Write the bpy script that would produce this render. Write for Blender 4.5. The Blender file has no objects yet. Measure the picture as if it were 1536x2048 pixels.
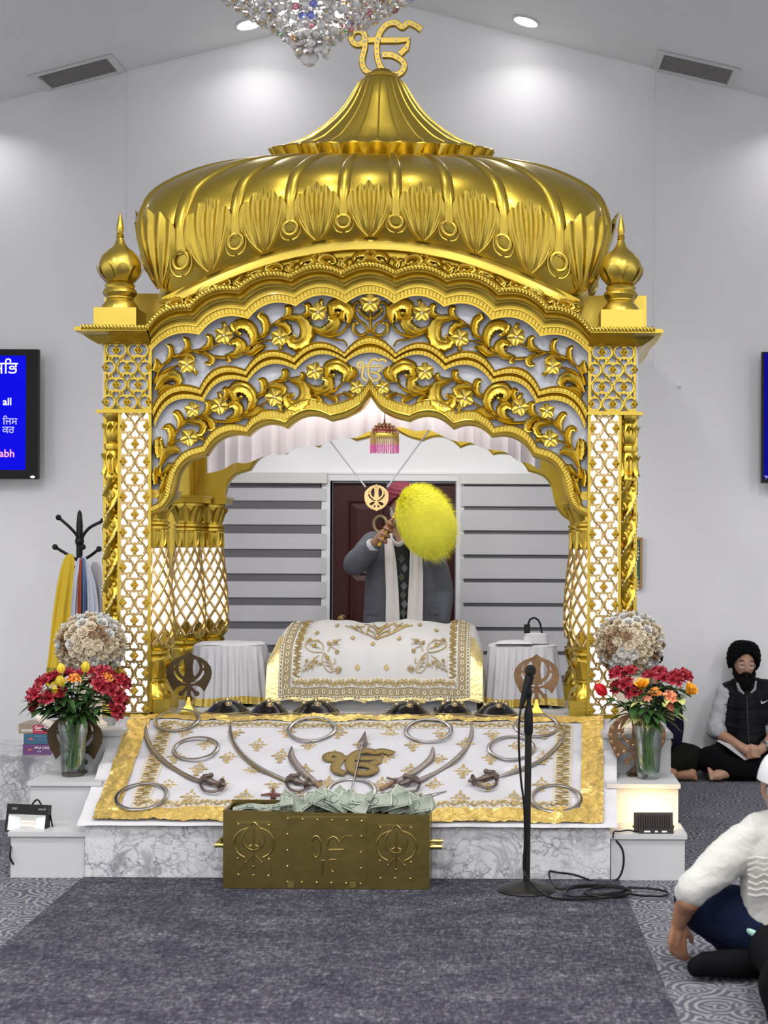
import bpy, bmesh, math, random
from mathutils import Vector, Matrix, Euler, noise, geometry
R = math.radians; PI = math.pi; TAU = 2*math.pi
random.seed(7)
SC = bpy.context.scene; COL = SC.collection
# ------------------------------------------------------------------ camera
F, CX, CY, H, X0 = 3000.0, 1020.0, 1090.0, 1.56, 0.75      # focal length and principal point for a 1536 x 2048 frame
ROLL = R(.25)
cam = bpy.data.cameras.new('camera'); cam_o = bpy.data.objects.new('camera', cam); COL.objects.link(cam_o)
cam.sensor_fit = 'VERTICAL'; cam.sensor_height = 36; cam.sensor_width = 27; cam.lens = F*36/2048
cam.shift_x = -(CX-768)/2048; cam.shift_y = (CY-1024)/2048
cam_o.matrix_basis = Matrix.Translation((X0, 0, H)) @ Matrix.Rotation(R(90), 4, 'X') @ Matrix.Rotation(ROLL, 4, 'Z')
cam.dof.use_dof = True; cam.dof.focus_distance = 8.1; cam.dof.aperture_fstop = 3.2
SC.camera = cam_o
# ------------------------------------------------------------------ world, exposure
wd = bpy.data.worlds.new('hall'); SC.world = wd; wd.use_nodes = True
wd.node_tree.nodes['Background'].inputs[0].default_value = (.8, .85, 1, 1)
wd.node_tree.nodes['Background'].inputs[1].default_value = .15
vs = SC.view_settings; vs.view_transform = 'Standard'; vs.look = 'None'; vs.gamma = 1; vs.use_curve_mapping = False
vs.exposure = 0.52
cy = SC.cycles; cy.max_bounces = 8; cy.diffuse_bounces = 4; cy.glossy_bounces = 4; cy.transmission_bounces = 8
cy.transparent_max_bounces = 12; cy.caustics_reflective = False; cy.caustics_refractive = False; cy.sample_clamp_indirect = 4
# ------------------------------------------------------------------ room sizes
WALL_Y, FRONT_Y, SIDE_X, RIDGE_X, RIDGE_Z, SLOPE = 10.5, -7.0, 6.2, -.04, 5.34, .248
BAND_Y = 9.86                                           # the ceiling steps down here
def ceil_z(x): return RIDGE_Z - SLOPE*abs(x-RIDGE_X)
def area(name, loc, size, power, col=(1, .97, .93), rot=(0, 0, 0), shape='DISK', spread=180, sy=None):
    l = bpy.data.lights.new(name, 'AREA'); l.shape = shape; l.size = size; l.energy = power; l.color = col; l.spread = R(spread)
    if sy: l.size_y = sy
    o = bpy.data.objects.new(name, l); COL.objects.link(o); o.location = loc; o.rotation_euler = rot; return o
# ceiling downlights of the hall: a row beside the back wall (two of them in view), and a grid over the hall
WALL_LAMPS = [(-4.8, 10.18), (-2.93, 10.18), (-1.04, 10.18), (.845, 10.18), (2.73, 10.18), (4.6, 10.18)]
for x, y in WALL_LAMPS:
    area('downlight_lamp', (x, y-.06, ceil_z(x)-.05), .13, 1.7, (1, .985, .97), spread=140)
HALL_LAMPS = [(x, y) for y in (5.2, 2.6, 0, -2.6, -5.2) for x in (-4.4, -2.2, 0, 2.2, 4.4)]
for x, y in HALL_LAMPS:
    area('downlight_lamp', (x, y, ceil_z(x)-.12), .16, 40, (1, .985, .97), spread=165)
# ------------------------------------------------------------------ helpers
CR, SR = math.cos(ROLL), math.sin(ROLL)
def W(px, py, d):                                       # a point of the photograph at depth d -> where it stands in the hall
    dx, dy = px-CX, py-CY
    x = dx*CR+dy*SR; y = -dx*SR+dy*CR
    return Vector((X0+x*d/F, d, H-y*d/F))
D1 = 8.0
def L(a, y, d=D1): return Vector((a*d/F, d, H-(y-CY)*d/F))   # half-distance from the stage axis, height
def world(o):
    return o.matrix_basis.copy() if o.parent is None else world(o.parent) @ o.matrix_parent_inverse @ o.matrix_basis
def attach(o, p):
    if p is not None: o.parent = p; o.matrix_parent_inverse = world(p).inverted()
class MB:
    def __init__(s): s.v = []; s.f = []; s.mi = []; s.cur = 0
    def add(s, vs, fs):
        o = len(s.v); s.v += [tuple(q) for q in vs]; s.f += [tuple(i+o for i in f) for f in fs]; s.mi += [s.cur]*len(fs); return s
    def box(s, c, d, M=None):
        x, y, z = d[0]/2, d[1]/2, d[2]/2
        vs = [Vector((sx*x, sy*y, sz*z)) for sx in (-1, 1) for sy in (-1, 1) for sz in (-1, 1)]
        if M: vs = [M @ q for q in vs]
        return s.add([q+Vector(c) for q in vs], [(0, 1, 3, 2), (4, 6, 7, 5), (0, 4, 5, 1), (2, 3, 7, 6), (0, 2, 6, 4), (1, 5, 7, 3)])
    def bb(s, x0, x1, y0, y1, z0, z1): return s.box(((x0+x1)/2, (y0+y1)/2, (z0+z1)/2), (x1-x0, y1-y0, z1-z0))
    def grid(s, fn, nu, nv, cu=False, cv=False, flip=False):
        vs = [fn(i/(nu if cu else nu-1), j/(nv if cv else nv-1)) for i in range(nu) for j in range(nv)]
        fs = []
        for i in range(nu if cu else nu-1):
            for j in range(nv if cv else nv-1):
                a = i*nv+j; b = ((i+1) % nu)*nv+j; c = ((i+1) % nu)*nv+(j+1) % nv; d = i*nv+(j+1) % nv
                fs.append((a, d, c, b) if flip else (a, b, c, d))
        return s.add(vs, fs)
    def tube(s, pts, r, n=8, flat=1., up=None, caps=True, closed=False, tw=0.):
        pts = [Vector(p) for p in pts]; m = len(pts)
        rs = [r]*m if isinstance(r, (int, float)) else list(r)
        vs = []; nrm = None
        for i, p in enumerate(pts):
            if closed: t = pts[(i+1) % m]-pts[i-1]
            else: t = pts[min(i+1, m-1)]-pts[max(i-1, 0)]
            if t.length < 1e-9: t = Vector((0, 0, 1))
            t.normalize()
            if up is not None: b = t.cross(Vector(up))
            else:
                if nrm is None: nrm = t.orthogonal()
                nrm = nrm-t*nrm.dot(t); b = t.cross(nrm)
            if b.length < 1e-6: b = t.orthogonal()
            b.normalize(); nn = b.cross(t); nrm = nn
            for k in range(n):
                a = TAU*k/n+tw*i
                vs.append(p+b*(math.cos(a)*rs[i])+nn*(math.sin(a)*rs[i]*flat))
        fs = []
        for i in range(m if closed else m-1):
            for k in range(n):
                a = i*n+k; b = i*n+(k+1) % n; j = (i+1) % m
                fs.append((a, j*n+k, j*n+(k+1) % n, b))
        if caps and not closed:
            fs.append(tuple(range(n))); fs.append(tuple(range((m-1)*n+n-1, (m-1)*n-1, -1)))
        return s.add(vs, fs)
    def lathe(s, prof, o=(0, 0, 0), n=24, mod=None, M=None):   # prof: (radius, height) pairs; mod(theta, z, r) -> radius
        vs = []; o = Vector(o)
        for r, z in prof:
            for k in range(n):
                a = TAU*k/n; q = mod(a, z, r) if mod else r
                p = Vector((q*math.cos(a), q*math.sin(a), z)); p = M @ p if M else p
                vs.append(p+o)
        fs = [(i*n+k, i*n+(k+1) % n, (i+1)*n+(k+1) % n, (i+1)*n+k) for i in range(len(prof)-1) for k in range(n)]
        fs.append(tuple(range(n-1, -1, -1))); fs.append(tuple(range((len(prof)-1)*n, len(prof)*n)))
        return s.add(vs, fs)
    def ball(s, c, r, n=8, m=6, sc=(1, 1, 1), M=None):
        prof = [(max(1e-4, math.sin(PI*i/m)), -math.cos(PI*i/m)) for i in range(m+1)]
        S = Matrix.Diagonal((r*sc[0], r*sc[1], r*sc[2], 1)); S = (M.to_4x4() @ S) if M else S
        return s.lathe(prof, c, n, M=S)
    def mesh(s, name, mats, smooth=True, sharp=38):
        me = bpy.data.meshes.new(name); me.from_pydata(s.v, [], s.f)
        for m in (mats if isinstance(mats, (list, tuple)) else [mats]): me.materials.append(m)
        if any(s.mi): me.polygons.foreach_set('material_index', s.mi)
        if smooth:
            me.polygons.foreach_set('use_smooth', [True]*len(s.f)); me.set_sharp_from_angle(angle=R(sharp))
        me.validate(); me.update(); return me
    def build(s, name, mats, parent=None, smooth=True, sharp=38): return inst(name, s.mesh(name, mats, smooth, sharp), parent)
def inst(name, me, parent=None, M=None):
    o = bpy.data.objects.new(name, me); COL.objects.link(o)
    if M is not None: o.matrix_basis = M
    attach(o, parent); return o
def tag(o, label=None, cat=None, group=None, kind=None):
    if label: o['label'] = label
    if cat: o['category'] = cat
    if group: o['group'] = group
    if kind: o['kind'] = kind
    return o
def thing(name, label, cat, loc=(0, 0, 0), rz=0, group=None):
    o = bpy.data.objects.new(name, None); COL.objects.link(o); o.empty_display_size = .1
    o.matrix_basis = Matrix.Translation(loc) @ Matrix.Rotation(rz, 4, 'Z'); return tag(o, label, cat, group)
def struct(name, mb, m, smooth=False, parent=None):
    o = mb.build(name, m, parent, smooth)
    if parent is None: o['kind'] = 'structure'
    return o
def kids(o, tab=None): return [c for c in COL.objects if c.parent == o]
def dup(root, M, label=None, group=None):
    r = root.copy(); COL.objects.link(r); r.matrix_basis = M
    if label: r['label'] = label
    if group: r['group'] = group
    for c in list(root.children):
        d = c.copy(); COL.objects.link(d); d.parent = r
        for g in list(c.children):
            e = g.copy(); COL.objects.link(e); e.parent = d
    return r
def smoothpts(pts, k=6, closed=False):                   # Catmull-Rom through tuples of any length
    n = len(pts); out = []
    D = len(pts[0])
    for i in range(n if closed else n-1):
        if closed: p0, p1, p2, p3 = pts[i-1], pts[i], pts[(i+1) % n], pts[(i+2) % n]
        else: p0, p1, p2, p3 = pts[max(i-1, 0)], pts[i], pts[i+1], pts[min(i+2, n-1)]
        for j in range(k):
            t = j/k; out.append(tuple(.5*(2*p1[c]+(p2[c]-p0[c])*t+(2*p0[c]-5*p1[c]+4*p2[c]-p3[c])*t*t+(3*p1[c]-p0[c]-3*p2[c]+p3[c])*t**3) for c in range(D)))
    if not closed: out.append(tuple(pts[-1]))
    return out
def plate(polys, ext, bev=0., M=None, res=0):            # flat closed outlines (holes by even-odd) -> solid plate mesh data (verts, faces)
    cu = bpy.data.curves.new('tmp', 'CURVE'); cu.dimensions = '2D'; cu.fill_mode = 'BOTH'; cu.extrude = ext; cu.bevel_depth = bev; cu.bevel_resolution = res
    for p in polys:
        sp = cu.splines.new('POLY'); sp.points.add(len(p)-1); sp.use_cyclic_u = True
        for q, xy in zip(sp.points, p): q.co = (xy[0], xy[1], 0, 1)
    ob = bpy.data.objects.new('tmp', cu); me = bpy.data.meshes.new_from_object(ob)
    vs = [v.co.copy() for v in me.vertices]; fs = [tuple(p.vertices) for p in me.polygons]
    bpy.data.objects.remove(ob); bpy.data.curves.remove(cu); bpy.data.meshes.remove(me)
    if M: vs = [M @ v for v in vs]
    return vs, fs
def text_mesh(s, size, ext, M, align='LEFT', bold=0.):
    cu = bpy.data.curves.new('tmp', 'FONT'); cu.body = s; cu.size = size; cu.extrude = ext; cu.align_x = align; cu.offset = bold; cu.resolution_u = 3
    ob = bpy.data.objects.new('tmp', cu); COL.objects.link(ob); bpy.context.view_layer.update()
    me = bpy.data.meshes.new_from_object(ob.evaluated_get(bpy.context.evaluated_depsgraph_get()))
    vs = [M @ v.co for v in me.vertices]; fs = [tuple(p.vertices) for p in me.polygons]
    bpy.data.objects.remove(ob); bpy.data.curves.remove(cu); bpy.data.meshes.remove(me)
    return vs, fs
FACE = Matrix.Rotation(R(90), 4, 'X')                    # drawing plane xy -> upright xz plane facing the hall
def lerp(a, b, t): return a+(b-a)*t
def interp(xs, ys, x):
    if x <= xs[0]: return ys[0]
    for i in range(len(xs)-1):
        if x <= xs[i+1]: return lerp(ys[i], ys[i+1], (x-xs[i])/(xs[i+1]-xs[i]))
    return ys[-1]
# ------------------------------------------------------------------ materials
def newmat(name):
    m = bpy.data.materials.new(name); m.use_nodes = True; return m, m.node_tree.nodes, m.node_tree.links, m.node_tree.nodes['Principled BSDF']
def mat(name, col, rough=.5, metal=0., bump=0., bscale=60., var=0., vscale=8., emit=None, es=0., trans=0., sheen=0., coat=0., alpha=1., ior=None, vdet=3, spec=None):
    m, N, K, b = newmat(name)
    b.inputs['Base Color'].default_value = (*col, 1); b.inputs['Roughness'].default_value = rough; b.inputs['Metallic'].default_value = metal
    b.inputs['Transmission Weight'].default_value = trans; b.inputs['Sheen Weight'].default_value = sheen; b.inputs['Coat Weight'].default_value = coat
    b.inputs['Alpha'].default_value = alpha
    if spec is not None: b.inputs['Specular IOR Level'].default_value = spec
    if ior: b.inputs['IOR'].default_value = ior
    if emit: b.inputs['Emission Color'].default_value = (*emit, 1); b.inputs['Emission Strength'].default_value = es
    if bump or var:
        tc = N.new('ShaderNodeTexCoord')
    if var:
        n = N.new('ShaderNodeTexNoise'); n.inputs['Scale'].default_value = vscale; n.inputs['Detail'].default_value = vdet; K.new(tc.outputs['Object'], n.inputs['Vector'])
        r = N.new('ShaderNodeMix'); r.data_type = 'RGBA'; r.inputs['A'].default_value = (*[max(0, c*(1-var)) for c in col], 1); r.inputs['B'].default_value = (*[min(1, c*(1+var)) for c in col], 1)
        K.new(n.outputs[0], r.inputs['Factor']); K.new(r.outputs['Result'], b.inputs['Base Color'])
    if bump:
        n = N.new('ShaderNodeTexNoise'); n.inputs['Scale'].default_value = bscale; n.inputs['Detail'].default_value = 3; K.new(tc.outputs['Object'], n.inputs['Vector'])
        bp = N.new('ShaderNodeBump'); bp.inputs['Strength'].default_value = bump; bp.inputs['Distance'].default_value = .01
        K.new(n.outputs[0], bp.inputs['Height']); K.new(bp.outputs[0], b.inputs['Normal'])
    return m
def ramp(N, stops, mode='LINEAR'):
    r = N.new('ShaderNodeValToRGB'); cr = r.color_ramp; cr.interpolation = mode
    while len(cr.elements) < len(stops): cr.elements.new(.5)
    for e, (p, c) in zip(cr.elements, stops): e.position = p; e.color = (*c, 1) if len(c) == 3 else c
    return r
GOLD = mat('gold_paint', (.60, .435, .058), .31, 1., bump=.06, bscale=90, var=.08, vscale=5, coat=.35)
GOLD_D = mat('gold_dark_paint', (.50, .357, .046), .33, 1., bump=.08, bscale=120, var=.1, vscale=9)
GOLD_L = mat('gold_light_paint', (.64, .478, .088), .35, 1., bump=.05, bscale=90)
ROSEG = mat('lattice_gold', (.50, .36, .15), .38, .85, bump=.05)
BACK = mat('grey_backing_sheet', (.62, .63, .68), .25)
LIT = mat('backlit_panel', (1, 1, 1), .5, emit=(1, .95, .97), es=1.5)
WHITE = mat('white_laminate', (.46, .46, .47), .4, bump=.02, bscale=30)
WHITECLOTH = mat('white_cloth', (.51, .50, .52), .8, bump=.15, bscale=25, sheen=.2)
BLACK = mat('black_plastic', (.008, .008, .009), .4, spec=.2)
BLACKM = mat('black_metal', (.010, .009, .008), .42, spec=.3)
STEEL = mat('steel', (.50, .50, .53), .26, 1., bump=.04, bscale=40)
STEEL_D = mat('old_steel', (.36, .33, .32), .34, 1., bump=.2, bscale=70, var=.25, vscale=20)
IRON = mat('hilt_iron', (.13, .10, .09), .42, .8, bump=.3, bscale=120, var=.3, vscale=30)
BRASS = mat('brass', (.55, .42, .13), .3, 1., var=.25, vscale=6, bump=.05)
BRASS_D = mat('tarnished_brass', (.24, .185, .06), .34, 1., var=.35, vscale=7, bump=.08, bscale=30)
BRONZE = mat('bronze_brown', (.085, .058, .03), .36, .9, var=.5, vscale=14, bump=.05)
COPPER = mat('copper_brown', (.30, .18, .095), .33, .95, var=.5, vscale=16, bump=.05)
GEM = mat('clear_gem', (.95, .95, 1), .05, 0, coat=1)
ORD = ['', 'second ', 'third ', 'fourth ', 'fifth ', 'sixth ', 'seventh ', 'eighth ', 'ninth ', 'tenth ', 'eleventh ', 'twelfth ', 'thirteenth ', 'fourteenth ', 'fifteenth ', 'sixteenth ', 'seventeenth ', 'eighteenth ', 'nineteenth ', 'twentieth ']
def nth(i, n):                                           # place in a row counted from the nearer end
    return ORD[i]+'from the left' if i and i <= (n-1)//2 else 'leftmost' if i == 0 else 'rightmost' if i == n-1 else ORD[n-1-i]+'from the right'
# ================================================================== the setting
def wall_paint(name, col):
    m, N, K, b = newmat(name); tc = N.new('ShaderNodeTexCoord')
    n = N.new('ShaderNodeTexNoise'); n.inputs['Scale'].default_value = 180; K.new(tc.outputs['Object'], n.inputs['Vector'])
    bp = N.new('ShaderNodeBump'); bp.inputs['Strength'].default_value = .05; K.new(n.outputs[0], bp.inputs['Height']); K.new(bp.outputs[0], b.inputs['Normal'])
    b.inputs['Base Color'].default_value = (*col, 1); b.inputs['Roughness'].default_value = .55; return m
WALL = wall_paint('wall_paint', (.88, .88, .90)); CEIL = wall_paint('ceiling_paint', (.90, .90, .885)); TRIM = mat('white_trim', (.78, .78, .79), .35)
def carpet_mat():
    m, N, K, b = newmat('ring_carpet'); tc = N.new('ShaderNodeTexCoord')
    def rings(scale, freq, off):
        mp = N.new('ShaderNodeMapping'); mp.inputs['Location'].default_value = off; K.new(tc.outputs['Object'], mp.inputs['Vector'])
        v = N.new('ShaderNodeTexVoronoi'); v.inputs['Scale'].default_value = scale; v.inputs['Randomness'].default_value = .75; v.voronoi_dimensions = '2D'; K.new(mp.outputs[0], v.inputs['Vector'])
        k = N.new('ShaderNodeMath'); k.operation = 'MULTIPLY'; k.inputs[1].default_value = freq; K.new(v.outputs['Distance'], k.inputs[0])
        s = N.new('ShaderNodeMath'); s.operation = 'SINE'; K.new(k.outputs[0], s.inputs[0]); return s.outputs[0], v
    s1, v1 = rings(4.6, 42, (0, 0, 0)); s2, _ = rings(11, 27, (3.3, 1.7, 0))
    nz = N.new('ShaderNodeTexNoise'); nz.inputs['Scale'].default_value = 9; K.new(tc.outputs['Object'], nz.inputs['Vector'])
    mx = N.new('ShaderNodeMath'); mx.operation = 'GREATER_THAN'; mx.inputs[1].default_value = .52; K.new(nz.outputs[0], mx.inputs[0])
    sel = N.new('ShaderNodeMix'); sel.data_type = 'FLOAT'; K.new(mx.outputs[0], sel.inputs['Factor']); K.new(s1, sel.inputs['A']); K.new(s2, sel.inputs['B'])
    r = ramp(N, [(.42, (.075, .075, .098)), (.62, (.125, .125, .15)), (.88, (.225, .222, .23))])
    md = N.new('ShaderNodeMath'); md.operation = 'MULTIPLY_ADD'; md.inputs[1].default_value = .5; md.inputs[2].default_value = .5; K.new(sel.outputs['Result'], md.inputs[0]); K.new(md.outputs[0], r.inputs[0])
    K.new(r.outputs[0], b.inputs['Base Color']); b.inputs['Roughness'].default_value = .95; b.inputs['Specular IOR Level'].default_value = .1
    f = N.new('ShaderNodeTexNoise'); f.inputs['Scale'].default_value = 300; K.new(tc.outputs['Object'], f.inputs['Vector'])
    bp = N.new('ShaderNodeBump'); bp.inputs['Strength'].default_value = .4; bp.inputs['Distance'].default_value = .004; K.new(f.outputs[0], bp.inputs['Height']); K.new(bp.outputs[0], b.inputs['Normal'])
    return m
def runner_mat():
    m, N, K, b = newmat('mottled_runner'); tc = N.new('ShaderNodeTexCoord')
    def nz(sc, vec, det=4):
        mp = N.new('ShaderNodeMapping'); mp.inputs['Scale'].default_value = vec; K.new(tc.outputs['Object'], mp.inputs['Vector'])
        n = N.new('ShaderNodeTexNoise'); n.inputs['Scale'].default_value = sc; n.inputs['Detail'].default_value = det; n.inputs['Roughness'].default_value = .7; K.new(mp.outputs[0], n.inputs['Vector']); return n
    a = nz(70, (.45, 1.3, 1)); c = nz(3.2, (1, 1.6, 1), 5); d = nz(70, (1.4, .4, 1))
    s = N.new('ShaderNodeMath'); s.operation = 'ADD'; K.new(a.outputs[0], s.inputs[0]); K.new(d.outputs[0], s.inputs[1])
    s2 = N.new('ShaderNodeMath'); s2.operation = 'MULTIPLY_ADD'; s2.inputs[1].default_value = .55; K.new(c.outputs[0], s2.inputs[0]); K.new(s.outputs[0], s2.inputs[2])
    mr = N.new('ShaderNodeMapRange'); mr.inputs['From Min'].default_value = .95; mr.inputs['From Max'].default_value = 1.6; K.new(s2.outputs[0], mr.inputs['Value'])
    r = ramp(N, [(.1, (.017, .016, .026)), (.45, (.042, .040, .054)), (.7, (.084, .081, .098)), (1, (.21, .205, .22))]); K.new(mr.outputs[0], r.inputs[0]); K.new(r.outputs[0], b.inputs['Base Color'])
    b.inputs['Roughness'].default_value = .95; b.inputs['Specular IOR Level'].default_value = .1
    bp = N.new('ShaderNodeBump'); bp.inputs['Strength'].default_value = .5; bp.inputs['Distance'].default_value = .004; K.new(a.outputs[0], bp.inputs['Height']); K.new(bp.outputs[0], b.inputs['Normal'])
    return m
def marble_mat(name, sc=3.2, rough=.2, grey=(.57, .57, .59)):
    m, N, K, b = newmat(name); tc = N.new('ShaderNodeTexCoord')
    mp = N.new('ShaderNodeMapping'); mp.inputs['Scale'].default_value = (1, 1, 1.1); mp.inputs['Rotation'].default_value = (0, .5, 0); K.new(tc.outputs['Object'], mp.inputs['Vector'])
    def noise_(scale, dist, det, off=0):
        n = N.new('ShaderNodeTexNoise'); n.inputs['Scale'].default_value = scale; n.inputs['Detail'].default_value = det; n.inputs['Distortion'].default_value = dist
        o = N.new('ShaderNodeVectorMath'); o.inputs[1].default_value = (off, off*.7, off*.3); K.new(mp.outputs[0], o.inputs[0]); K.new(o.outputs[0], n.inputs['Vector']); return n.outputs[0]
    def vein(scale, width, off, dist=.9):                 # thin dark lines where the noise crosses its middle value
        a = N.new('ShaderNodeMath'); a.operation = 'SUBTRACT'; a.inputs[1].default_value = .5; K.new(noise_(scale, dist, 5, off), a.inputs[0])
        c = N.new('ShaderNodeMath'); c.operation = 'ABSOLUTE'; K.new(a.outputs[0], c.inputs[0])
        r = ramp(N, [(0, (1, 1, 1)), (width*.35, (.55, .55, .55)), (width, (0, 0, 0))]); K.new(c.outputs[0], r.inputs[0]); return r.outputs[0]
    def mul(p, q, op='MULTIPLY'):
        k = N.new('ShaderNodeMath'); k.operation = op; K.new(p, k.inputs[0])
        if isinstance(q, float): k.inputs[1].default_value = q
        else: K.new(q, k.inputs[1])
        return k.outputs[0]
    patch = ramp(N, [(.36, (.15, .15, .15)), (.56, (1, 1, 1))]); K.new(noise_(sc*.8, .3, 3, 4.), patch.inputs[0])
    cloud = ramp(N, [(.50, (0, 0, 0)), (.64, (1, 1, 1))]); K.new(noise_(sc*2.1, .8, 6, 9.), cloud.inputs[0])
    def crack(scale, w, off):                             # warped cell edges, thin and broken
        nn = N.new('ShaderNodeTexNoise'); nn.inputs['Scale'].default_value = scale*1.1; nn.inputs['Detail'].default_value = 6; K.new(mp.outputs[0], nn.inputs['Vector'])
        mx = N.new('ShaderNodeMix'); mx.data_type = 'RGBA'; mx.blend_type = 'LINEAR_LIGHT'; mx.inputs['Factor'].default_value = .32; K.new(mp.outputs[0], mx.inputs['A']); K.new(nn.outputs['Color'], mx.inputs['B'])
        v_ = N.new('ShaderNodeTexVoronoi'); v_.feature = 'DISTANCE_TO_EDGE'; v_.inputs['Scale'].default_value = scale; K.new(mx.outputs['Result'], v_.inputs['Vector'])
        r = ramp(N, [(0, (1, 1, 1)), (w*.4, (.5, .5, .5)), (w, (.12, .12, .12)), (w*3.5, (0, 0, 0))]); K.new(v_.outputs['Distance'], r.inputs[0]); return r.outputs[0]
    v = mul(mul(crack(sc*1.9, .055, 1.), patch.outputs[0]), mul(mul(crack(sc*4.2, .045, 2.), patch.outputs[0]), .6), 'MAXIMUM')
    v = mul(v, mul(mul(cloud.outputs[0], patch.outputs[0]), .8), 'MAXIMUM')
    v = mul(v, mul(mul(vein(sc*.6, .02, 3., 2.5), 1.), .45), 'MAXIMUM')
    r3 = ramp(N, [(0, grey), (.4, tuple(g*.62 for g in grey)), (1, (.13, .13, .16))]); K.new(v, r3.inputs[0])
    K.new(r3.outputs[0], b.inputs['Base Color']); b.inputs['Roughness'].default_value = rough; return m
CARPET = carpet_mat(); RUNNER = runner_mat(); MARBLE = marble_mat('marble_board')
struct('floor', MB().bb(-SIDE_X, SIDE_X, FRONT_Y, WALL_Y+.3, -.1, 0), CARPET)
# back wall with door and window openings
DOOR_X = (W(660, 1200, WALL_Y).x, W(912, 1200, WALL_Y).x); DOOR_TOP = W(780, 962, WALL_Y).z
WL = (W(432, 1000, WALL_Y).x, W(650, 1000, WALL_Y).x); WR = (W(924, 1000, WALL_Y).x, W(1150, 1000, WALL_Y).x)
WIN_Z = (.55, W(780, 966, WALL_Y).z)
def gable(mb, x0, x1, z0, y0=WALL_Y, y1=WALL_Y+.22):      # wall piece from z0 up to the sloping ceiling
    xs = [x0]+([RIDGE_X] if x0 < RIDGE_X < x1 else [])+[x1]
    for a, b in zip(xs, xs[1:]):
        vs = [(x, y, z) for y in (y0, y1) for x, z in ((a, z0), (b, z0), (b, ceil_z(b)+.1), (a, ceil_z(a)+.1))]
        mb.add(vs, [(0, 1, 2, 3), (7, 6, 5, 4), (0, 4, 5, 1), (1, 5, 6, 2), (2, 6, 7, 3), (3, 7, 4, 0)])
m = MB(); gable(m, -SIDE_X-.2, WL[0], -.1); gable(m, WR[1], SIDE_X+.2, -.1)
for a, b, zb, zt in ((WL[0], WL[1], WIN_Z[0], WIN_Z[1]), (WR[0], WR[1], WIN_Z[0], WIN_Z[1]), (DOOR_X[0], DOOR_X[1], -.1, DOOR_TOP)):
    gable(m, a, b, zt)
    if zb > 0: m.bb(a, b, WALL_Y, WALL_Y+.22, -.1, zb)
gable(m, WL[1], DOOR_X[0], -.1); gable(m, DOOR_X[1], WR[0], -.1)
struct('wall_back', m, WALL)
struct('wall_left', MB().bb(-SIDE_X-.2, -SIDE_X, FRONT_Y, WALL_Y, -.1, 4.2), WALL)
struct('wall_right', MB().bb(SIDE_X, SIDE_X+.2, FRONT_Y, WALL_Y, -.1, 4.2), WALL)
m = MB(); gable(m, -SIDE_X-.2, SIDE_X+.2, -.1, FRONT_Y-.2, FRONT_Y); struct('wall_front', m, WALL)
def slab(mb, y0, y1, drop, th=.2):
    for xa, xb in ((-SIDE_X-.2, RIDGE_X), (RIDGE_X, SIDE_X+.2)):
        za, zb = ceil_z(xa)-drop, ceil_z(xb)-drop
        vs = [(x, y, z+t) for t in (0, th) for x, z, y in ((xa, za, y0), (xb, zb, y0), (xb, zb, y1), (xa, za, y1))]
        mb.add(vs, [(0, 3, 2, 1), (4, 5, 6, 7), (0, 1, 5, 4), (1, 2, 6, 5), (2, 3, 7, 6), (3, 0, 4, 7)])
m = MB(); slab(m, FRONT_Y-.2, BAND_Y, .06, .4); slab(m, BAND_Y, WALL_Y+.2, 0, .34); struct('ceiling', m, CEIL)
# baseboards
for nm, a, b in (('baseboard_left', -SIDE_X, WL[0]-.05), ('baseboard_right', WR[1]+.05, SIDE_X)):
    struct(nm, MB().bb(a, b, WALL_Y-.018, WALL_Y+.01, 0, .13).bb(a, b, WALL_Y-.012, WALL_Y+.01, .13, .145), TRIM)
# door
WOOD = mat('dark_red_wood', (.045, .007, .006), .4, var=.3, vscale=5, bump=.03, spec=.3)
dr = struct('door_1', MB().bb(DOOR_X[0]+.012, DOOR_X[1]-.012, WALL_Y+.06, WALL_Y+.10, 0, DOOR_TOP-.012), WOOD)
dw = DOOR_X[1]-DOOR_X[0]
def raised_panel(x0, x1, z0, z1, y):
    mb = MB(); g = .022
    for k, (i, yy) in enumerate(((0, 0), (g*.5, .008), (g, .008), (g*2.2, -.006))):
        pass
    ring = [(0, -.008), (.014, -.014), (.022, 0), (.03, 0), (.065, -.012)]
    vs = []
    for ins, dy in ring: vs += [(x0+ins, y+dy, z0+ins), (x1-ins, y+dy, z0+ins), (x1-ins, y+dy, z1-ins), (x0+ins, y+dy, z1-ins)]
    fs = [(4*i+k, 4*i+(k+1) % 4, 4*i+4+(k+1) % 4, 4*i+4+k) for i in range(len(ring)-1) for k in range(4)]; fs.append(tuple(range(4*len(ring)-4, 4*len(ring))))
    return mb.add(vs, fs)
for c in (0, 1):
    xa = DOOR_X[0]+.115+c*(dw/2-.055); xb = xa+dw/2-.175
    for z0, z1 in ((.22, .80), (.93, 1.37), (1.46, DOOR_TOP-.13)):
        raised_panel(xa, xb, z0, z1, WALL_Y+.06).build('door_panel', WOOD, dr, False)
kp = W(672, 1238, WALL_Y); kp.x = DOOR_X[0]+.075
MB().lathe([(.03, 0), (.03, .006), (.012, .01), (.012, .03), (.026, .038), (.030, .052), (.024, .066), (.005, .07)], (kp.x, WALL_Y+.06, kp.z), 16, M=Matrix.Rotation(R(90), 4, 'X')).build('door_knob', mat('antique_brass', (.25, .18, .08), .35, 1), dr)
m = MB()
for xa, xb in ((DOOR_X[0]-.06, DOOR_X[0]), (DOOR_X[1], DOOR_X[1]+.06)): m.bb(xa, xb, WALL_Y-.02, WALL_Y+.1, 0, DOOR_TOP+.001)
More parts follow.
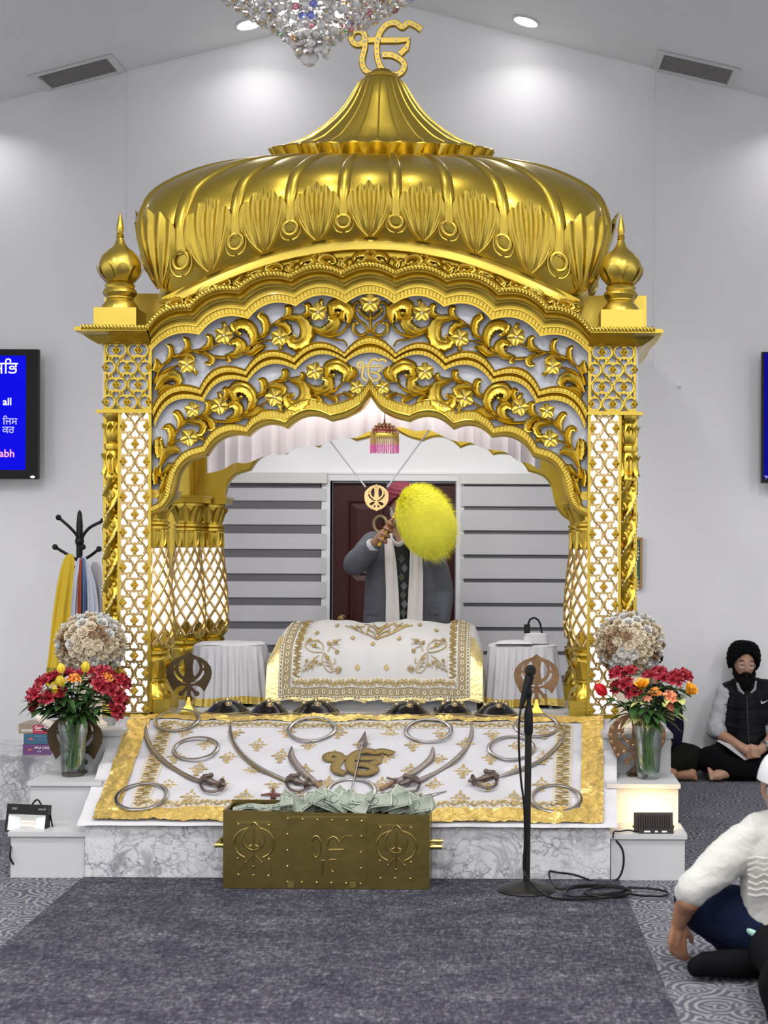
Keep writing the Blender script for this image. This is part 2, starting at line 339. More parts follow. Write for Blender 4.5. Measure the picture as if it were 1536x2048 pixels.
m.bb(DOOR_X[0]-.06, DOOR_X[1]+.06, WALL_Y-.02, WALL_Y+.1, DOOR_TOP, DOOR_TOP+.045); m.bb(DOOR_X[0]-.07, DOOR_X[1]+.07, WALL_Y-.028, WALL_Y+.02, DOOR_TOP+.045, DOOR_TOP+.058)
struct('trim_1', m, TRIM)
c = W(760, 1048, WALL_Y+.03); MB().tube([(c.x+.046*math.cos(q), WALL_Y+.05, c.z+.055*math.sin(q)) for q in [TAU*i/20 for i in range(20)]], .013, 8, closed=True).build('door_ring', mat('khaki_brass', (.34, .27, .15), .4, .6), dr)
c = W(788, 970, WALL_Y+.03); MB().bb(c.x-.05, c.x+.16, WALL_Y+.0, WALL_Y+.06, c.z-.03, c.z+.02).build('door_closer', mat('closer_metal', (.12, .12, .13), .3, .8), dr, False)
# windows: frame, pane, with zebra blinds hung in front of them
PANE = mat('dark_window_glass', (.05, .055, .07), .03, coat=1); SLAT = mat('blind_fabric', (.58, .58, .61), .8, bump=.05, bscale=200)
SHEER = mat('blind_sheer', (.14, .14, .155), .35, bump=.1, bscale=300); CASS = mat('blind_cassette', (.66, .66, .64), .4)
for k, (wx, side) in enumerate(((WL, 0), (WR, 1))):
    fr = struct('window_%d' % (k+1), MB().bb(wx[0], wx[1], WALL_Y+.02, WALL_Y+.1, WIN_Z[0], WIN_Z[0]+.05).bb(wx[0], wx[1], WALL_Y+.02, WALL_Y+.1, WIN_Z[1]-.05, WIN_Z[1]).bb(wx[0], wx[0]+.05, WALL_Y+.02, WALL_Y+.1, WIN_Z[0], WIN_Z[1]).bb(wx[1]-.05, wx[1], WALL_Y+.02, WALL_Y+.1, WIN_Z[0], WIN_Z[1]), TRIM)
    MB().bb(wx[0]+.05, wx[1]-.05, WALL_Y+.05, WALL_Y+.06, WIN_Z[0]+.05, WIN_Z[1]-.05).build('pane', PANE, fr, False)
    ctop = W(540, 946, WALL_Y).z
    bl = thing('window_blind', 'grey banded roller blind under a pale cassette, %s of the dark red door' % ('left' if side == 0 else 'right'), 'blind', ((wx[0]+wx[1])/2, WALL_Y-.04, WIN_Z[0]))
    x0, x1 = (wx[0]-.02, W(654, 1000, WALL_Y-.06).x) if side == 0 else (W(921, 1000, WALL_Y-.06).x, wx[1]+.02)
    MB().bb(x0, x1, WALL_Y-.075, WALL_Y-.001, WIN_Z[1]-.006, ctop).build('cassette', CASS, bl, False)
    if side == 0:
        bs = [(980, 1001), (1022, 1049), (1071, 1098), (1119, 1147), (1167, 1195), (1215, 1243), (1262, 1290), (1310, 1338)]; sx = (x0+.03, x1-.05)
        top = W(540, 968, WALL_Y-.03).z
        MB().bb(sx[0], sx[1], WALL_Y-.022, WALL_Y-.019, WIN_Z[0]+.02, top).build('sheer_layer', SHEER, bl, False)
        for y0, y1 in bs:
            za, zb = W(540, y0-4, WALL_Y-.05).z, W(540, y1, WALL_Y-.05).z
            MB().bb(x0+.005, x1-.008, WALL_Y-.034, WALL_Y-.030, zb, za).build('slat', SLAT, bl, False)
    else:
        top = W(1000, 968, WALL_Y-.03).z
        MB().bb(x0+.025, x1-.01, WALL_Y-.022, WALL_Y-.019, WIN_Z[0]+.02, top).build('sheer_layer', SHEER, bl, False)
        y = 968.; 
        while y < 1330:
            for yy0, yy1, off in ((y+4, y+25, .03), (y+24, y+44.5, .038)):
                za, zb = W(1000, yy0, WALL_Y-.05).z, W(1000, yy1, WALL_Y-.05).z
                MB().bb(x0+.005, x1-.008, WALL_Y-off-.004, WALL_Y-off, zb, za).build('slat', SLAT, bl, False)
            y += 48.3
    MB().bb(x0+.005, x1-.008, WALL_Y-.045, WALL_Y-.02, WIN_Z[0]+.0, WIN_Z[0]+.03).build('bottom_rail', CASS, bl, False)
# recessed downlights in view
LAMPGLOW = mat('lamp_lens', (1, 1, 1), .4, emit=(1, .98, .95), es=14)
SL = math.atan(SLOPE)
for i, (x, y) in enumerate(WALL_LAMPS[2:4]):
    t = thing('recessed_downlight', 'lit recessed ceiling downlight, the one %s of the ridge' % ('left' if i == 0 else 'right'), 'ceiling light', (x, y, ceil_z(x)), 0)
    Mx = Matrix.Rotation(-SL if x < RIDGE_X else SL, 4, 'Y')
    Mx = Matrix.Rotation(SL if x > RIDGE_X else -SL, 4, 'Y')
    MB().lathe([(.075, -.001), (.098, -.001), (.098, -.008), (.085, -.014), (.070, -.010), (.070, .02)], (x, y, ceil_z(x)), 28, M=Mx).build('trim_ring', TRIM, t)
    MB().lathe([(.001, -.026), (.04, -.024), (.069, -.012), (.069, -.004)], (x, y, ceil_z(x)), 24, M=Mx).build('lens', LAMPGLOW, t)
# air vents
VENT = mat('vent_grille', (.30, .29, .27), .6, bump=.2, bscale=200); GAP = mat('vent_gap', (.05, .05, .05), .7)
for i, q in enumerate((((72, 150), (213, 113), (237, 141), (105, 176)), ((1328, 105), (1468, 137), (1454, 168), (1317, 137)))):
    c = [sum(p[k] for p in q)/4 for k in (0, 1)]
    def on_ceiling(px, py):
        lo, hi = 8.5, 10.5
        for _ in range(40):
            mid = (lo+hi)/2; p = W(px, py, mid)
            if p.z > ceil_z(p.x): hi = mid
            else: lo = mid
        return W(px, py, lo)
    P = [on_ceiling(*p) for p in q]
    t = thing('air_vent', 'grey rectangular ceiling air vent, the one on the %s slope' % ('left' if i == 0 else 'right'), 'vent', sum(P, Vector())/4)
    dn = Vector((0, 0, -1)); cc = sum(P, Vector())/4
    mb = MB(); inner = [cc+(p-cc)*.97+dn*.004 for p in P]; mb.add(inner, [(0, 1, 2, 3)]); mb.build('grille', VENT, t, False)
    mb = MB(); o1 = [cc+(p-cc)*1.18+dn*.002 for p in P]; o2 = [cc+(p-cc)*1.16+dn*.014 for p in P]; i1 = [cc+(p-cc)*1.0+dn*.014 for p in P]; i2 = [cc+(p-cc)*.98+dn*.003 for p in P]
    vs = o1+o2+i1+i2; mb.add(vs, [(4*r_+k, 4*r_+(k+1) % 4, 4*r_+4+(k+1) % 4, 4*r_+4+k) for r_ in range(3) for k in range(4)]); mb.build('frame', TRIM, t, False)
    for k in range(1, 9):
        a, b = inner[0].lerp(inner[3], k/9), inner[1].lerp(inner[2], k/9)
        MB().tube([a+dn*.003, b+dn*.003], .003, 4).build('slat', VENT, t)
    # pull chain hanging from the vent corner
    top = P[1] if i == 0 else P[3]
    top = W(254 if i == 0 else 1311, 142 if i == 0 else 138, 10.44); bot = W(252, 480, 10.44) if i == 0 else W(1306, 738, 10.44)
    t2 = thing('pull_chain', 'thin white chain hanging down the wall below the %s air vent' % ('left' if i == 0 else 'right'), 'chain', bot)
    MB().tube([top, bot], .0022, 5).build('cord', TRIM, t2)
    nb = 60; mb = MB()
    for k in range(nb): mb.ball(top.lerp(bot, (k+.5)/nb), .0052, 5, 4)
    tag(mb.build('beads', TRIM, t2), kind='stuff')
# the runner laid on the carpet, in front of the platform
def floor_pt(px, py): d = H*F/(py-CY); p = W(px, py, d); return Vector((p.x, p.y, 0))
e1, e2 = floor_pt(170, 1762), floor_pt(2, 1905); f1, f2 = floor_pt(1252, 1793), floor_pt(1349, 2021)
mb = MB(); ys = [6.97, 3.0]
def edge(p, q, y): t = (y-p.y)/(q.y-p.y); return p.x+(q.x-p.x)*t
c = [(edge(e1, e2, ys[0])-.01, ys[0]), (edge(f1, f2, ys[0]), ys[0]), (edge(f1, f2, ys[1]), ys[1]), (edge(e1, e2, ys[1]), ys[1])]
vs = [(x, y, z) for z in (.0005, .009) for x, y in c]
mb.add(vs, [(0, 1, 2, 3), (7, 6, 5, 4), (0, 4, 5, 1), (1, 5, 6, 2), (2, 6, 7, 3), (3, 7, 4, 0)])
tag(mb.build('carpet_runner', RUNNER, None, False), 'wide mottled dark grey runner laid on the ringed carpet before the platform', 'rug')
# ================================================================== the stage platform
DECK = .635
S1 = D1/F
st = thing('stage_platform', 'white marble-fronted stage platform that carries the golden canopy', 'platform', (0, 8.5, 0))
PX = 1.222
MB().bb(-PX, PX, 6.98, 7.02, 0, .252).build('front_board', MARBLE, st, False)
mb = MB(); mb.add([(-PX, 7.02, 0), (PX, 7.02, 0), (PX, 7.93, 0), (-PX, 7.93, 0), (-PX, 7.02, .25), (PX, 7.02, .25), (PX, 7.93, DECK), (-PX, 7.93, DECK)],
       [(0, 3, 2, 1), (4, 5, 6, 7), (0, 1, 5, 4), (1, 2, 6, 5), (2, 3, 7, 6), (3, 0, 4, 7)]); mb.build('sloped_front', WHITE, st, False)
MB().bb(-1.58, 1.58, 7.931, 9.55, 0, DECK).build('deck', WHITE, st, False)
MB().bb(-.9, .9, 9.552, 10.2, 0, .26).build('rear_step', WHITE, st, False)
def riser_steps(side):
    nm = 'left' if side < 0 else 'right'
    t = thing('display_steps', 'white three-tier display steps on the %s side of the platform' % nm, 'steps', (side*1.4, 7.45, 0))
    x0, x1 = 1.2225, 1.575
    for k, (ya, yb, z) in enumerate(((6.98, 7.262, .215), (7.262, 7.602, .405), (7.602, 7.93, .605))):
        a, b = (x0, x1) if side > 0 else (-x1, -x0)
        MB().bb(a+.004, b-.004, ya+.012, yb-.0005 if k < 2 else 7.9305, 0, z-.022).build('tier_box', WHITE, t, False)
        MB().bb(a-(.006 if side < 0 else 0), b+(.006 if side > 0 else 0), ya, yb+(.011 if k < 2 else -.0), z-.0215, z).build('tier_top', WHITE, t, False)
    return t
riser_steps(-1); riser_steps(1)
# ================================================================== the golden canopy
can = thing('golden_canopy', 'ornate golden domed canopy with scalloped carved arches on lit lattice pillars', 'canopy', (0, 8.65, DECK))
# ---- lobed arch curves: cusps (half-distance, height) in photograph units at the arch face
def arc2(p, q, sag, n):                                  # circular-ish arc bulging away from the arch axis/upwards
    dx, dy = q[0]-p[0], q[1]-p[1]; l = math.hypot(dx, dy); nx, ny = dy/l, -dx/l
    if ny > 0 or (abs(ny) < .2 and nx < 0): nx, ny = -nx, -ny
    out = []
    for i in range(n):
        t = i/n; k = sag*l*4*t*(1-t); out.append((p[0]+dx*t+nx*k, p[1]+dy*t+ny*k))
    return out
NL = 14
def lobed(top_y, cusps, sag, tail):                      # from the axis outwards
    a0, y0 = cusps[0]; pts = []
    for i in range(NL//2): t = i/(NL/2); pts.append((a0*t, top_y+(y0-top_y)*t*t))
    for p, q in zip(cusps, cusps[1:]): pts += arc2(p, q, sag, NL)
    return pts+tail
C1 = lobed(530, [(54, 547), (157, 555), (262, 581), (358, 616)], .15, arc2((358, 616), (442, 658), .15, NL)+[(442, 658)])
C2 = lobed(589, [(48, 609), (148, 615), (243, 641), (341, 673)], .19, arc2((341, 673), (436, 704), .16, NL)+[(436, 704)])
C3 = lobed(672, [(52, 706), (153, 714), (250, 741), (341, 778)], .25, arc2((341, 778), (436, 818), .24, NL)+[(436, 818)])
C4 = lobed(706, [(49, 726), (149, 741), (245, 766), (333, 806)], .23, arc2((333, 806), (430, 858), .26, NL)+[(430, 858)])
def ogee(p, q, n, k=1.):                                 # from the pointed apex down to the first cusp
    return [tuple(v) for v in smoothpts([p, (lerp(p[0], q[0], .22), lerp(p[1], q[1], .50*k)), (lerp(p[0], q[0], .55), lerp(p[1], q[1], .80*k)), (lerp(p[0], q[0], .82), lerp(p[1], q[1], .94))], n//3+1)[:-1]][:n]
def inner(apex, cusps, sag, foot):
    pts = [apex]+ogee(apex, cusps[0], NL)[1:]
    for p, q in zip(cusps, cusps[1:]): pts += arc2(p, q, sag, NL)
    return pts+smoothpts([cusps[-1]]+foot, 5)
C5 = inner((0, 758), [(83, 811), (173, 826), (249, 854), (335, 893)], .22, [(370, 905), (394, 930), (406, 960), (413, 992), (424, 1008), (437, 1015)])
C6 = inner((0, 794), [(77, 845), (166, 860), (243, 876), (326, 915)], .19, [(359, 926), (379, 949), (387, 980), (394, 1002), (410, 1022), (437, 1035)])
C5m = [(lerp(a[0], b[0], .62), lerp(a[1], b[1], .62)) for a, b in zip(C5, C6)]
def both(c): return [(-a, y) for a, y in reversed(c)]+[p for p in c[1:]]
def loft(name, ca, cb, prof, mt, parent, sharp=50):       # surface between two curves; prof: (t, forward offset)
    A, B = both(ca), both(cb); n = len(A)
    mb = MB()
    vs = [L(lerp(p[0], q[0], t), lerp(p[1], q[1], t), D1-o) for p, q in zip(A, B) for t, o in prof]; m = len(prof)
    # keep photograph size although the piece stands forward
    mb.add(vs, [(i*m+j, i*m+j+1, (i+1)*m+j+1, (i+1)*m+j) for i in range(n-1) for j in range(m-1)])
    return mb.build(name, mt, parent, True, sharp)
def rope(name, pts, r, parent, turns=55., mt=GOLD_L):
    # resample, twist two strands
    P = [Vector(p) for p in pts]; s = [0]
    for a, b in zip(P, P[1:]): s.append(s[-1]+(b-a).length)
    N = int(s[-1]*turns*8); out = []; j = 0
    for i in range(N+1):
        d = s[-1]*i/N
        while j < len(s)-2 and s[j+1] < d: j += 1
        out.append(P[j].lerp(P[j+1], (d-s[j])/max(1e-9, s[j+1]-s[j])))
    mb = MB(); n = 8; vs = []
    for i, p in enumerate(out):
        t = (out[min(i+1, N)]-out[max(i-1, 0)]).normalized(); b = t.cross(Vector((0, 1, 0))).normalized(); nn = b.cross(t)
        for k in range(n):
            a = TAU*k/n; q = r*(1+.28*math.cos(2*a-TAU*i/8)); vs.append(p+b*(math.cos(a)*q)+nn*(math.sin(a)*q))
    mb.add(vs, [(i*n+k, (i+1)*n+k, (i+1)*n+(k+1) % n, i*n+(k+1) % n) for i in range(N) for k in range(n)])
    return mb.build(name, mt, parent)
# ---- cornice: rope, cove and top frame over the arches
CORN = .12
ends = [(-582, 656.5)], [(582, 656.5)]
cor = loft('cornice_cove', C1, C2, [(-.10, .06), (0, CORN), (.05, CORN), (.10, .098), (.15, .098), (.17, .082), (.26, .058), (.38, .042), (.44, .040), (.46, .024), (.58, .014), (.62, .014), (.64, .034), (.70, .034), (.72, .022), (.90, .022), (.92, .034), (.99, .034), (1, 0.0)], GOLD, can)
rp = [L(a, y, D1-CORN-.004) for a, y in [(-574, 657)]+both(C1)+[(574, 657)]]
rope('rope_edge', rp, .0115, can)
# straight cornice over the pillars, returning along the sides
for s in (-1, 1):
    mb = MB(); prof = [(.000, 0.0), (CORN, .0), (CORN, -.02), (.085, -.035), (.06, -.055), (.03, -.072), (.02, -.078), (.0, -.078)]
    z0 = L(0, 657, D1-CORN).z
    x_in, x_out = 1.165, 1.425
    path = [(x_in, -1), (x_out, -1), ]
    vs = []
    for px, py, kx, ky in ((x_in, D1, 0, -1), (x_out, D1, 1, -1), (x_out, D1+1.35, 1, 1), (x_in, D1+1.35, 0, 1)):
        for o, dz in prof: vs.append((s*(px+kx*o), py+ky*o, z0+dz))
    m = len(prof); mb.add(vs, [(i*m+j, i*m+(j+1) % m, (i+1)*m+(j+1) % m, (i+1)*m+j) for i in range(3) for j in range(m)])
    mb.bb(min(s*1.0, s*1.43), max(s*1.0, s*1.43), D1+.02, D1+1.33, z0-.012, z0-.001)
    mb.build('corner_cornice', GOLD, can, True, 40)
    rope('rope_edge', [(s*(x_out+CORN+.0), D1-CORN, z0-.004), (s*(x_out+CORN), D1+1.3, z0-.004)], .0115, can)
    # pedestal block and finial
    c = Vector((s*1.335, 7.975, z0))
    MB().bb(c.x-.112, c.x+.112, c.y-.08, c.y+.14, z0-.001, z0+.105).build('pedestal_block', GOLD_L, can, False)
    cz = z0+.105; o = (c.x, c.y+.02, cz)
    def scal(a, z, r): return r*(1+.02*math.cos(8*a))
    fin = MB().lathe([(.098, 0), (.095, .02), (.075, .045), (.068, .055), (.072, .06), (.072, .066), (.082, .075), (.090, .09), (.086, .104), (.074, .114), (.076, .122), (.080, .130), (.070, .142), (.062, .15)], o, 32, mod=scal).build('finial_base', GOLD_L, can)
    MB().lathe([(.062, .148), (.072, .15), (.096, .18), (.108, .215), (.107, .25), (.093, .285), (.068, .312), (.045, .33), (.03, .35), (.02, .375), (.016, .385), (.022, .39), (.016, .397), (.022, .404), (.014, .412), (.020, .43), (.019, .445), (.010, .49), (.002, .522)], o, 40, mod=lambda a, z, r: r*(1+.035*abs(math.cos(4*a)) if .15 < z < .34 else 1)).build('finial_bulb', GOLD_L, can)
    for k in range(8):                                   # petals round the bulb
        a0 = TAU*(k+.5)/8
        def pf(u, v):
            aa = a0+(u-.5)*.74*(1-.25*v); zz = .15+.085*v*(1-.35*abs(2*u-1)**2)
            rr = interp([.15, .18, .215, .25], [.072, .096, .108, .107], zz)+.006+.008*v
            return Vector(o)+Vector((rr*math.cos(aa), rr*math.sin(aa), zz))
        MB().grid(pf, 7, 5).build('finial_petal', GOLD_L, can)
    # low side parapet of the roof
    MB().bb(min(s*1.0, s*1.50), max(s*1.0, s*1.50), D1+.30, D1+.34, z0-.001, z0+.245).bb(min(s*1.46, s*1.50), max(s*1.46, s*1.50), D1+.34, D1+1.25, z0-.001, z0+.245).build('roof_parapet', GOLD_L, can, False)
# ---- middle and lower arch bands
BP = [(0, -.02), (0, .022), (.06, .026), (.12, .018), (.16, .014), (.38, .014), (.42, .022), (.47, .022), (.52, .002), (.66, -.008), (.7, .004), (.93, .004), (.96, .012), (1, .012), (1, -.03)]
loft('middle_arch_band', C3, C4, BP, GOLD, can)
loft('lower_arch_band', C5, C5m, [(0, -.02), (0, .02), (.1, .024), (.16, .012), (.85, .012), (.9, .022), (1, .024), (1, .0)], GOLD, can)
loft('arch_edge', C5m, C6, [(0, 0.0), (.06, .018), (.4, .014), (.8, -.01), (1, -.03), (1, -.16)], GOLD_L, can)
def dashes(name, ca, cb, t0, t1, off, step):
    A, B = both(ca), both(cb); mb = MB(); acc = 0
    for i in range(len(A)-1):
        p0, p1 = [L(lerp(A[k][0], B[k][0], (t0+t1)/2), lerp(A[k][1], B[k][1], (t0+t1)/2)) for k in (i, i+1)]
        seg = (p1-p0).length; n = max(1, round(seg/step))
        for j in range(n):
            f = (j+.5)/n; a = (lerp(A[i][0], A[i+1][0], f), lerp(A[i][1], A[i+1][1], f)); b = (lerp(B[i][0], B[i+1][0], f), lerp(B[i][1], B[i+1][1], f))
            q0 = L(lerp(a[0], b[0], t0), lerp(a[1], b[1], t0), D1-off); q1 = L(lerp(a[0], b[0], t1), lerp(a[1], b[1], t1), D1-off)
            mb.tube([q0, q1], .0035, 4, up=(0, 1, 0), flat=.7)
    tag(mb.build(name, GOLD_L, can), kind='stuff')
dashes('band_beading', C1, C2, .74, .88, .023, .022); dashes('band_beading', C3, C4, .19, .36, .015, .022); dashes('band_beading', C3, C4, .73, .9, .005, .022); dashes('band_beading', C5, C5m, .22, .8, .013, .026)
# ---- grey backing sheets behind the fretwork
def between(name, ca, cb, off, mt, parent):
    A, B = both(ca), both(cb); mb = MB()
    for o in (off, off+.006):
        mb.add([L(p[0], p[1], D1-o) for pq in zip(A, B) for p in pq], [(2*i, 2*i+1, 2*i+3, 2*i+2) for i in range(len(A)-1)])
    return mb.build(name, mt, parent, False)
sheet = [(a, y) for a, y in C5]
mb = MB(); top = both(C2); 
poly = [L(a, y, D1+.035) for a, y in [(-436, 704)]+both(C2)+[(436, 704)]]
vs = []; fs = []
def upper_at(a): return interp([p[0] for p in C2], [p[1] for p in C2], abs(a))-4
low = []
for a, y in both(C5): low.append((a, y))
low = [p for p in low]
vs = [L(a, y, D1+.035) for a, y in low]+[L(a, min(upper_at(a), y-1), D1+.035) for a, y in low]
n = len(low); fs = [(i, i+1, n+i+1, n+i) for i in range(n-1)]
vs += [v+Vector((0, .006, 0)) for v in vs]; fs += [(b+2*n, a+2*n, d+2*n, c+2*n) for a, b, c, d in fs]
mb.add(vs, fs); mb.build('backing_sheet', BACK, can, False)
# ---- foliate fretwork: scroll ribbons (stems, curling leaves) and flowers, mirrored
def Z5(x, y): return (737-(290+.319*x), 540+.3190*y+1.2)  # close-up drawing coordinates -> half-distance, height
def scroll(mb, pts, widths, off, h, s=1, ridges=True, d=D1, k=6):
    P = smoothpts([tuple(p) for p in pts], k); n = len(P); ws = [interp([i/(len(widths)-1) for i in range(len(widths))], widths, j/(n-1)) for j in range(n)]
    prof = [(-1, -.2), (-.72, .65), (-.4, .9), (-.12, .55), (.15, .9), (.6, 1.), (.85, .55), (1, -.2)] if ridges else [(-1, -.2), (-.55, .75), (0, 1), (.55, .75), (1, -.2)]
    vs = []
    for j in range(n):
        a, b = P[max(j-1, 0)], P[min(j+1, n-1)]; tx, ty = b[0]-a[0], b[1]-a[1]; l = math.hypot(tx, ty) or 1; nx, ny = -ty/l, tx/l
        w = ws[j]; lob = 1+.16*math.sin(j*2.2) if ridges else 1
        for u, hh in prof:
            q = u*w*(lob if u > .5 else 1); vs.append(L(s*(P[j][0]+nx*q), P[j][1]+ny*q, d-off-hh*h*min(1, w/5+.25)))
    m = len(prof); fs = [(j*m+i, j*m+i+1, (j+1)*m+i+1, (j+1)*m+i) for j in range(n-1) for i in range(m-1)]
    fs += [tuple(range(m)), tuple(range((n-1)*m+m-1, (n-1)*m-1, -1))]
    mb.add(vs, fs if s > 0 else [tuple(reversed(f)) for f in fs])
    return P, ws
FRET = []
STEMS = [  # (points in close-up drawing units, half width in photograph pixels)
 ([(50, 715), (80, 630), (150, 560), (240, 522), (350, 500), (440, 470), (490, 430)], 3.2),
 ([(300, 512), (400, 545), (520, 552), (600, 530), (660, 470), (720, 410), (790, 345), (870, 298), (960, 290), (1050, 285)], 3.6),
 ([(60, 700), (110, 640), (180, 610), (250, 605)], 2.8),
 ([(650, 480), (720, 450), (810, 440)], 2.6),
 ([(1000, 330), (1060, 390), (1130, 415), (1210, 400), (1262, 340), (1258, 270), (1225, 240)], 3.2),
 ([(1090, 405), (1170, 432), (1235, 445), (1255, 480)], 2.4),
 ([(80, 1300), (95, 1200), (140, 1100), (200, 1010), (280, 940), (370, 905), (450, 870)], 3.6),
 ([(330, 925), (420, 950), (520, 955), (590, 935), (640, 870), (690, 800), (750, 730), (830, 690), (920, 680), (1040, 655)], 3.6),
 ([(230, 985), (260, 930), (285, 890)], 2.4), ([(120, 1130), (180, 1080), (265, 1055)], 2.8),
 ([(620, 900), (700, 860), (800, 800)], 2.6),
 ([(960, 690), (1040, 760), (1120, 780), (1200, 740), (1240, 670), (1215, 620)], 3.2),
 ([(1060, 770), (1150, 790), (1250, 770), (1320, 740)], 2.6),
 ([(85, 1260), (100, 1340), (85, 1450), (60, 1520)], 3.6),
]
LEAVES = [  # base -> tip, widths in pixels
 ([(110, 600), (150, 545), (150, 490), (125, 475)], [3, 7, 6, 2]), ([(215, 530), (255, 490), (250, 445), (225, 430)], [3, 7, 6, 2]),
 ([(330, 505), (390, 480), (400, 430), (370, 410)], [3, 9, 7, 2]), ([(360, 520), (410, 560), (395, 590), (365, 585)], [3, 8, 6, 2]),
 ([(180, 560), (250, 540), (290, 560), (275, 590)], [3, 7, 6, 2]), ([(60, 760), (100, 690), (170, 665), (205, 700), (180, 730)], [4, 10, 11, 8, 3]),
 ([(50, 640), (65, 600), (60, 560)], [7, 9, 2]), ([(70, 790), (110, 745), (150, 740), (165, 765)], [3, 7, 6, 2]),
 ([(490, 540), (560, 530), (590, 480), (560, 450), (520, 470)], [3, 9, 12, 9, 3]), ([(660, 480), (670, 420), (640, 360), (580, 345), (550, 380), (585, 405)], [3, 10, 12, 11, 8, 4]),
 ([(560, 380), (540, 350), (560, 335)], [8, 7, 2]), ([(700, 430), (745, 390), (740, 320), (710, 290), (725, 265)], [3, 8, 9, 8, 2]),
 ([(600, 520), (660, 520), (700, 490), (750, 480)], [3, 8, 9, 2]), ([(800, 345), (860, 350), (890, 385), (860, 410)], [3, 9, 8, 3]),
 ([(880, 300), (960, 310), (1005, 370), (990, 445), (930, 470), (895, 440), (925, 415)], [4, 10, 14, 14, 12, 9, 4]),
 ([(840, 310), (885, 285), (890, 240), (860, 235)], [3, 8, 7, 2]), ([(950, 290), (1010, 275), (1010, 225), (985, 220)], [3, 8, 7, 2]),
 ([(1020, 350), (1090, 385), (1150, 365), (1180, 320), (1140, 300)], [3, 9, 13, 12, 4]), ([(1265, 330), (1270, 260), (1215, 215), (1160, 230), (1165, 275), (1200, 270)], [4, 12, 13, 11, 8, 4]),
 ([(1240, 240), (1225, 290), (1240, 320)], [6, 8, 2]), ([(500, 545), (515, 570), (505, 580)], [4, 6, 2]),
 # lower fretwork
 ([(200, 1010), (215, 950), (190, 905), (165, 900)], [3, 9, 8, 2]), ([(330, 925), (385, 890), (390, 840), (365, 830)], [3, 9, 8, 2]),
 ([(140, 1100), (160, 1040), (140, 990), (105, 1000)], [3, 9, 8, 3]), ([(250, 960), (330, 960), (360, 990), (340, 1030), (310, 1030)], [3, 8, 8, 7, 2]),
 ([(350, 920), (400, 950), (415, 990), (390, 1010)], [3, 8, 8, 2]), ([(90, 1230), (120, 1150), (180, 1130), (210, 1150)], [4, 10, 9, 2]),
 ([(80, 1120), (75, 1080), (85, 1050)], [10, 9, 2]), ([(85, 1180), (78, 1120), (95, 1070)], [8, 11, 3]), ([(100, 1290), (150, 1240), (190, 1220)], [3, 9, 2]),
 ([(85, 1400), (110, 1340), (125, 1290)], [4, 8, 2]), ([(75, 1480), (105, 1420), (125, 1380)], [4, 8, 2]), ([(60, 1350), (55, 1290), (62, 1240)], [5, 7, 2]),
 ([(500, 940), (560, 920), (575, 870), (540, 845), (505, 870)], [3, 9, 11, 9, 3]), ([(640, 880), (665, 820), (635, 760), (575, 740), (540, 770), (560, 815), (595, 800)], [4, 11, 13, 13, 11, 8, 4]),
 ([(690, 800), (735, 760), (730, 700), (700, 690)], [3, 8, 8, 2]), ([(600, 920), (670, 910), (710, 880), (745, 880)], [3, 9, 9, 2]), ([(740, 740), (810, 730), (860, 750), (840, 790)], [3, 9, 9, 3]),
 ([(810, 700), (860, 680), (870, 640), (845, 635)], [3, 8, 7, 2]), ([(900, 690), (975, 720), (1000, 790), (960, 850), (900, 850), (880, 800), (920, 785)], [4, 10, 14, 14, 12, 9, 4]),
 ([(900, 690), (960, 690), (985, 660), (965, 645)], [3, 7, 6, 2]), ([(1010, 720), (1070, 755), (1130, 740), (1140, 690), (1105, 680)], [3, 9, 12, 10, 4]),
 ([(1240, 700), (1255, 640), (1200, 600), (1140, 610), (1135, 660), (1175, 660)], [4, 12, 13, 11, 8, 4]), ([(1215, 690), (1270, 680), (1300, 640), (1285, 610)], [3, 8, 9, 3]),
 ([(1050, 780), (1085, 820), (1075, 850)], [3, 8, 2]), ([(1130, 790), (1185, 810), (1190, 835)], [3, 7, 2]), ([(1230, 770), (1285, 790), (1290, 815)], [3, 7, 2]),
 ([(460, 860), (500, 790), (495, 750), (475, 760)], [3, 7, 6, 2]),
]
for s in (-1, 1):
    for pts, w in STEMS:
        mb = MB(); scroll(mb, [Z5(*p) for p in pts], [w*1.2, w, w*.8], -.012, .020, s, False); mb.build('scroll_stem', GOLD, can)
    for pts, ws in LEAVES:
        mb = MB(); P, wl = scroll(mb, [Z5(*p) for p in pts], [w*1.12 for w in ws], -.006, .024, s)
        mb.ball(L(s*P[-1][0], P[-1][1], D1-.008), max(.005, ws[-1]*S1*1.0), 7, 5); mb.build('scroll_leaf', GOLD, can)
def flower_mesh(name, R0, petals=5, cup=.3):
    mb = MB()
    for k in range(petals):
        a0 = TAU*k/petals+PI/2
        def pf(u, v):
            w = math.sin(PI*min(1, .12+.80*v))**.6*.58*R0; x = R0*(.12+.95*v); y = (u-.5)*2*w*(1-.1*v)
            z = R0*(.30*v*v+.10*math.cos(PI*(u-.5))*1.2-.14*abs(2*u-1)**2*v+.05*math.cos((u-.5)*16))
            return Vector((x*math.cos(a0)-y*math.sin(a0), x*math.sin(a0)+y*math.cos(a0), z))
        mb.grid(pf, 7, 5)
    return mb
FLW = flower_mesh('flower', .037).mesh('carved_flower', GOLD_L)
PETL = None
gem_me = MB().ball((0, 0, 0), .0055, 7, 5).mesh('gem', GEM)
FLOW = [((485, 415), 1.25), ((255, 600), 1.15), ((835, 425), 1.2), ((1075, 265), 1.25), ((290, 880), 1.05), ((460, 855), 1.2), ((270, 1055), 1.2), ((805, 800), 1.25), ((1055, 635), 1.2), ((1320, 735), .95)]
TAILP = [((485, 350), 110), ((300, 640), -40), ((840, 480), -90), ((1090, 205), 75), ((460, 790), 105), ((340, 1060), -10), ((840, 870), -90)]
